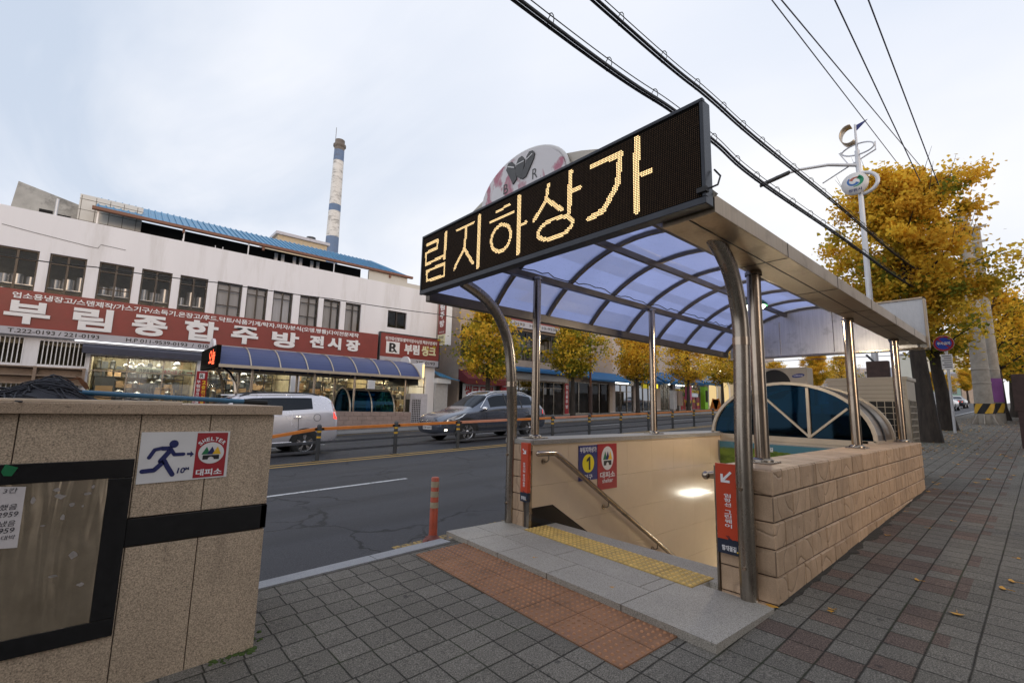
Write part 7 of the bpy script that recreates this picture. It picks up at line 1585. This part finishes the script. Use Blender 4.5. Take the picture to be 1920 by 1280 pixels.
bundle('upper thick bundle of black cables running overhead past the sign top', [(-14, 2.5, 5.35), (-6, 2.45, 5.10), PY(1120, 0, 2.4), PY(1330, 180, 2.4), PY(1420, 260, 2.4), PY(1570, 382, 2.4), PY(1720, 505, 2.4), (33.2, 2.05, 7.6)], 1)
bundle('lower thick bundle of black cables passing behind the LED board', [(-14, 2.5, 4.75), (-6, 2.45, 4.55), PY(975, 0, 2.4), PY(1265, 207, 2.4), PY(1345, 268, 2.4), PY(1420, 334, 2.4), PY(1570, 438, 2.4), PY(1724, 543, 2.4), (33.2, 2.05, 6.9)], 2)
for k, (a, b, yv) in enumerate((((1447, 0), (1672, 292), 2.6), ((1465, 0), (1706, 288), 2.2), ((1565, 0), (1697, 280), 1.6), ((1628, 0), (1736, 284), 1.25))):
    p, q = PY(*a, yv), PY(*b, yv); d = (q-p); m = MB(); m.tube([p-d*1.2, p, q, q+d*.35], .011, 5, False); tag(m.build('overhead_wire', 'wire', org=p), 'thin dark overhead wire crossing the sky above the amber ginkgo tree', 'wire', 'thin wires above the ginkgo tree')
P = [PY(x, y, 19.5) for x, y in ((-120, 461), (0, 478), (180, 501), (410, 530), (620, 560), (820, 589), (960, 612))]; m = MB(); m.tube(sag(P, 4, .03), .018, 5, False)
tag(m.build('overhead_wire', 'cable'), 'black cable strung level across the white building above its red signs', 'wire')
for k, (a, b, yv) in enumerate((((1430, 678), (1640, 668), 16.0), ((1500, 660), (1740, 655), 18.0))):
    p, q = PX(*a, 55), PX(*b, 55); m = MB(); m.tube([p+(p-q)*1.5, p, q, q+(q-p)*.5], .03, 4, False); tag(m.build('overhead_wire', 'wire'), 'far thin wire crossing low under the canopy end sheet', 'wire', 'far thin wires under the canopy')

# ================================================================== FALLEN LEAVES AND GROUND COVER
def leaf_mesh(seed):
    rs = random.Random(seed); m = MB(); n = 9; P = [(0, 0, 0)]
    for k in range(n): a = R(-62+124*k/(n-1)); r_ = .038*(1-.10*abs(math.sin(a*2.2))-(.18 if k == n//2 else 0)); P.append((r_*math.cos(a), r_*math.sin(a)*1.05, .002+.003*abs(math.sin(a*1.7))+rs.uniform(0, .002)))
    m.add(P, [(0, k, k+1) for k in range(1, n)]); m.bar((-.035, 0, .002), (0, 0, .002), .0025, .0025); return m
protos = [leaf_mesh(k).build('fallen_leaf', 'ginkgo', local=True) for k in range(3)]
rs = random.Random(19); cnt = 0
spots = [(1795, 1150, 1.0), (1445, 1140, 1.0), (1888, 1106, .9), (1905, 1092, .9), (1725, 1089, .7), (1558, 1148, .5), (1665, 1004, .6), (1700, 959, .6), (1740, 990, .6), (1788, 977, .6), (1906, 1047, .6), (848, 1010, .7), (1003, 1067, .45), (1148, 1128, .45), (1563, 1143, .7), (1668, 1003, .5), (1733, 912, .7), (1755, 917, .8), (1742, 922, .7), (1757, 909, .9), (1810, 924, .8), (1783, 925, .7), (1856, 900, .7), (1895, 899, .6)]
for px, py, s in spots: 
    d = ray(px, py); k = -1.45/(d.z-SL*d.x); p = EYE+d*k; s = s*1.35
    if px == 848: p.z += .01
    if px in (1003, 1148): p.z += .09
    cnt += 1; q = protos[cnt % 3] if cnt <= 3 else protos[cnt % 3].copy()
    if cnt > 3: C.objects.link(q)
    q.location = (p.x, p.y, p.z+.005); q.rotation_euler = (rs.uniform(-.08, .08), rs.uniform(-.08, .08), rs.uniform(0, 6.3)); q.scale = (s, s, s)
    tag(q, 'yellow ginkgo leaf fallen on the stone paving', 'leaf', 'fallen ginkgo leaves on the pavement')
for k in range(170):
    f_ = rs.random(); x = 9.8+22*f_**1.4; y = rs.uniform(-.6, 3.9) if rs.random() < .6 else rs.gauss(1.6, .5)
    if x < 9.9 and y > 1.2: continue
    q = protos[k % 3].copy(); C.objects.link(q); q.location = (x, y, gz(x)+.006); q.rotation_euler = (rs.uniform(-.08, .08), rs.uniform(-.08, .08), rs.uniform(0, 6.3)); s = rs.uniform(.9, 1.7); q.scale = (s, s, s)
    tag(q, 'yellow ginkgo leaf fallen on the stone paving', 'leaf', 'fallen ginkgo leaves on the pavement')
m = MB()
for k in range(2600):
    if rs.random() < .45: x = rs.uniform(15, 48); y = 18.95-abs(rs.gauss(0, .22)); z = gz(x)+RD+.01
    else: x = rs.uniform(14, 46); y = rs.uniform(19.2, 22); z = gz(x)+.06
    a = rs.uniform(0, 6.3); s = .06; m.poly([(x, y, z), (x+s*math.cos(a), y+s*math.sin(a), z+.01), (x+s*math.cos(a+.8), y+s*math.sin(a+.8), z+.015)])
for k in range(700):
    x = 16+24*rs.random()**1.3; y = rs.choice((rs.gauss(2.5, .5), rs.uniform(0, 4))); a = rs.uniform(0, 6.3); s = .07; z = gz(x)+.006
    m.poly([(x, y, z), (x+s*math.cos(a), y+s*math.sin(a), z+.012), (x+s*math.cos(a+.8), y+s*math.sin(a+.8), z+.018)])
o = m.build('leaf_litter', 'ginkgo'); tag(o, 'thin yellow leaf litter along the far kerb and under the trees', 'leaf litter'); struct(o, 'stuff')
m = MB()
for x, y, a, b in ((19.3, 2.2, 1.6, .9), (26.2, 2.5, 1.8, .8)):
    for k in range(500): xx = x+rs.uniform(-a, a); yy = y+rs.uniform(-b, b)*.8; m.poly([(xx, yy, gz(xx)), (xx+.025, yy, gz(xx)), (xx+.01, yy+.01, gz(xx)+rs.uniform(.015, .05))])
for k in range(240): xx = rs.uniform(3.6, 9.6); yy = 1.335-abs(rs.gauss(0, .012)); m.poly([(xx, yy, gz(xx)), (xx+.012, yy, gz(xx)), (xx+.006, yy-.005, gz(xx)+rs.uniform(.004, .016))])
o = m.build('grass_tuft', 'grass'); tag(o, 'short green grass in the tree pits and pavement cracks', 'grass'); struct(o, 'stuff')
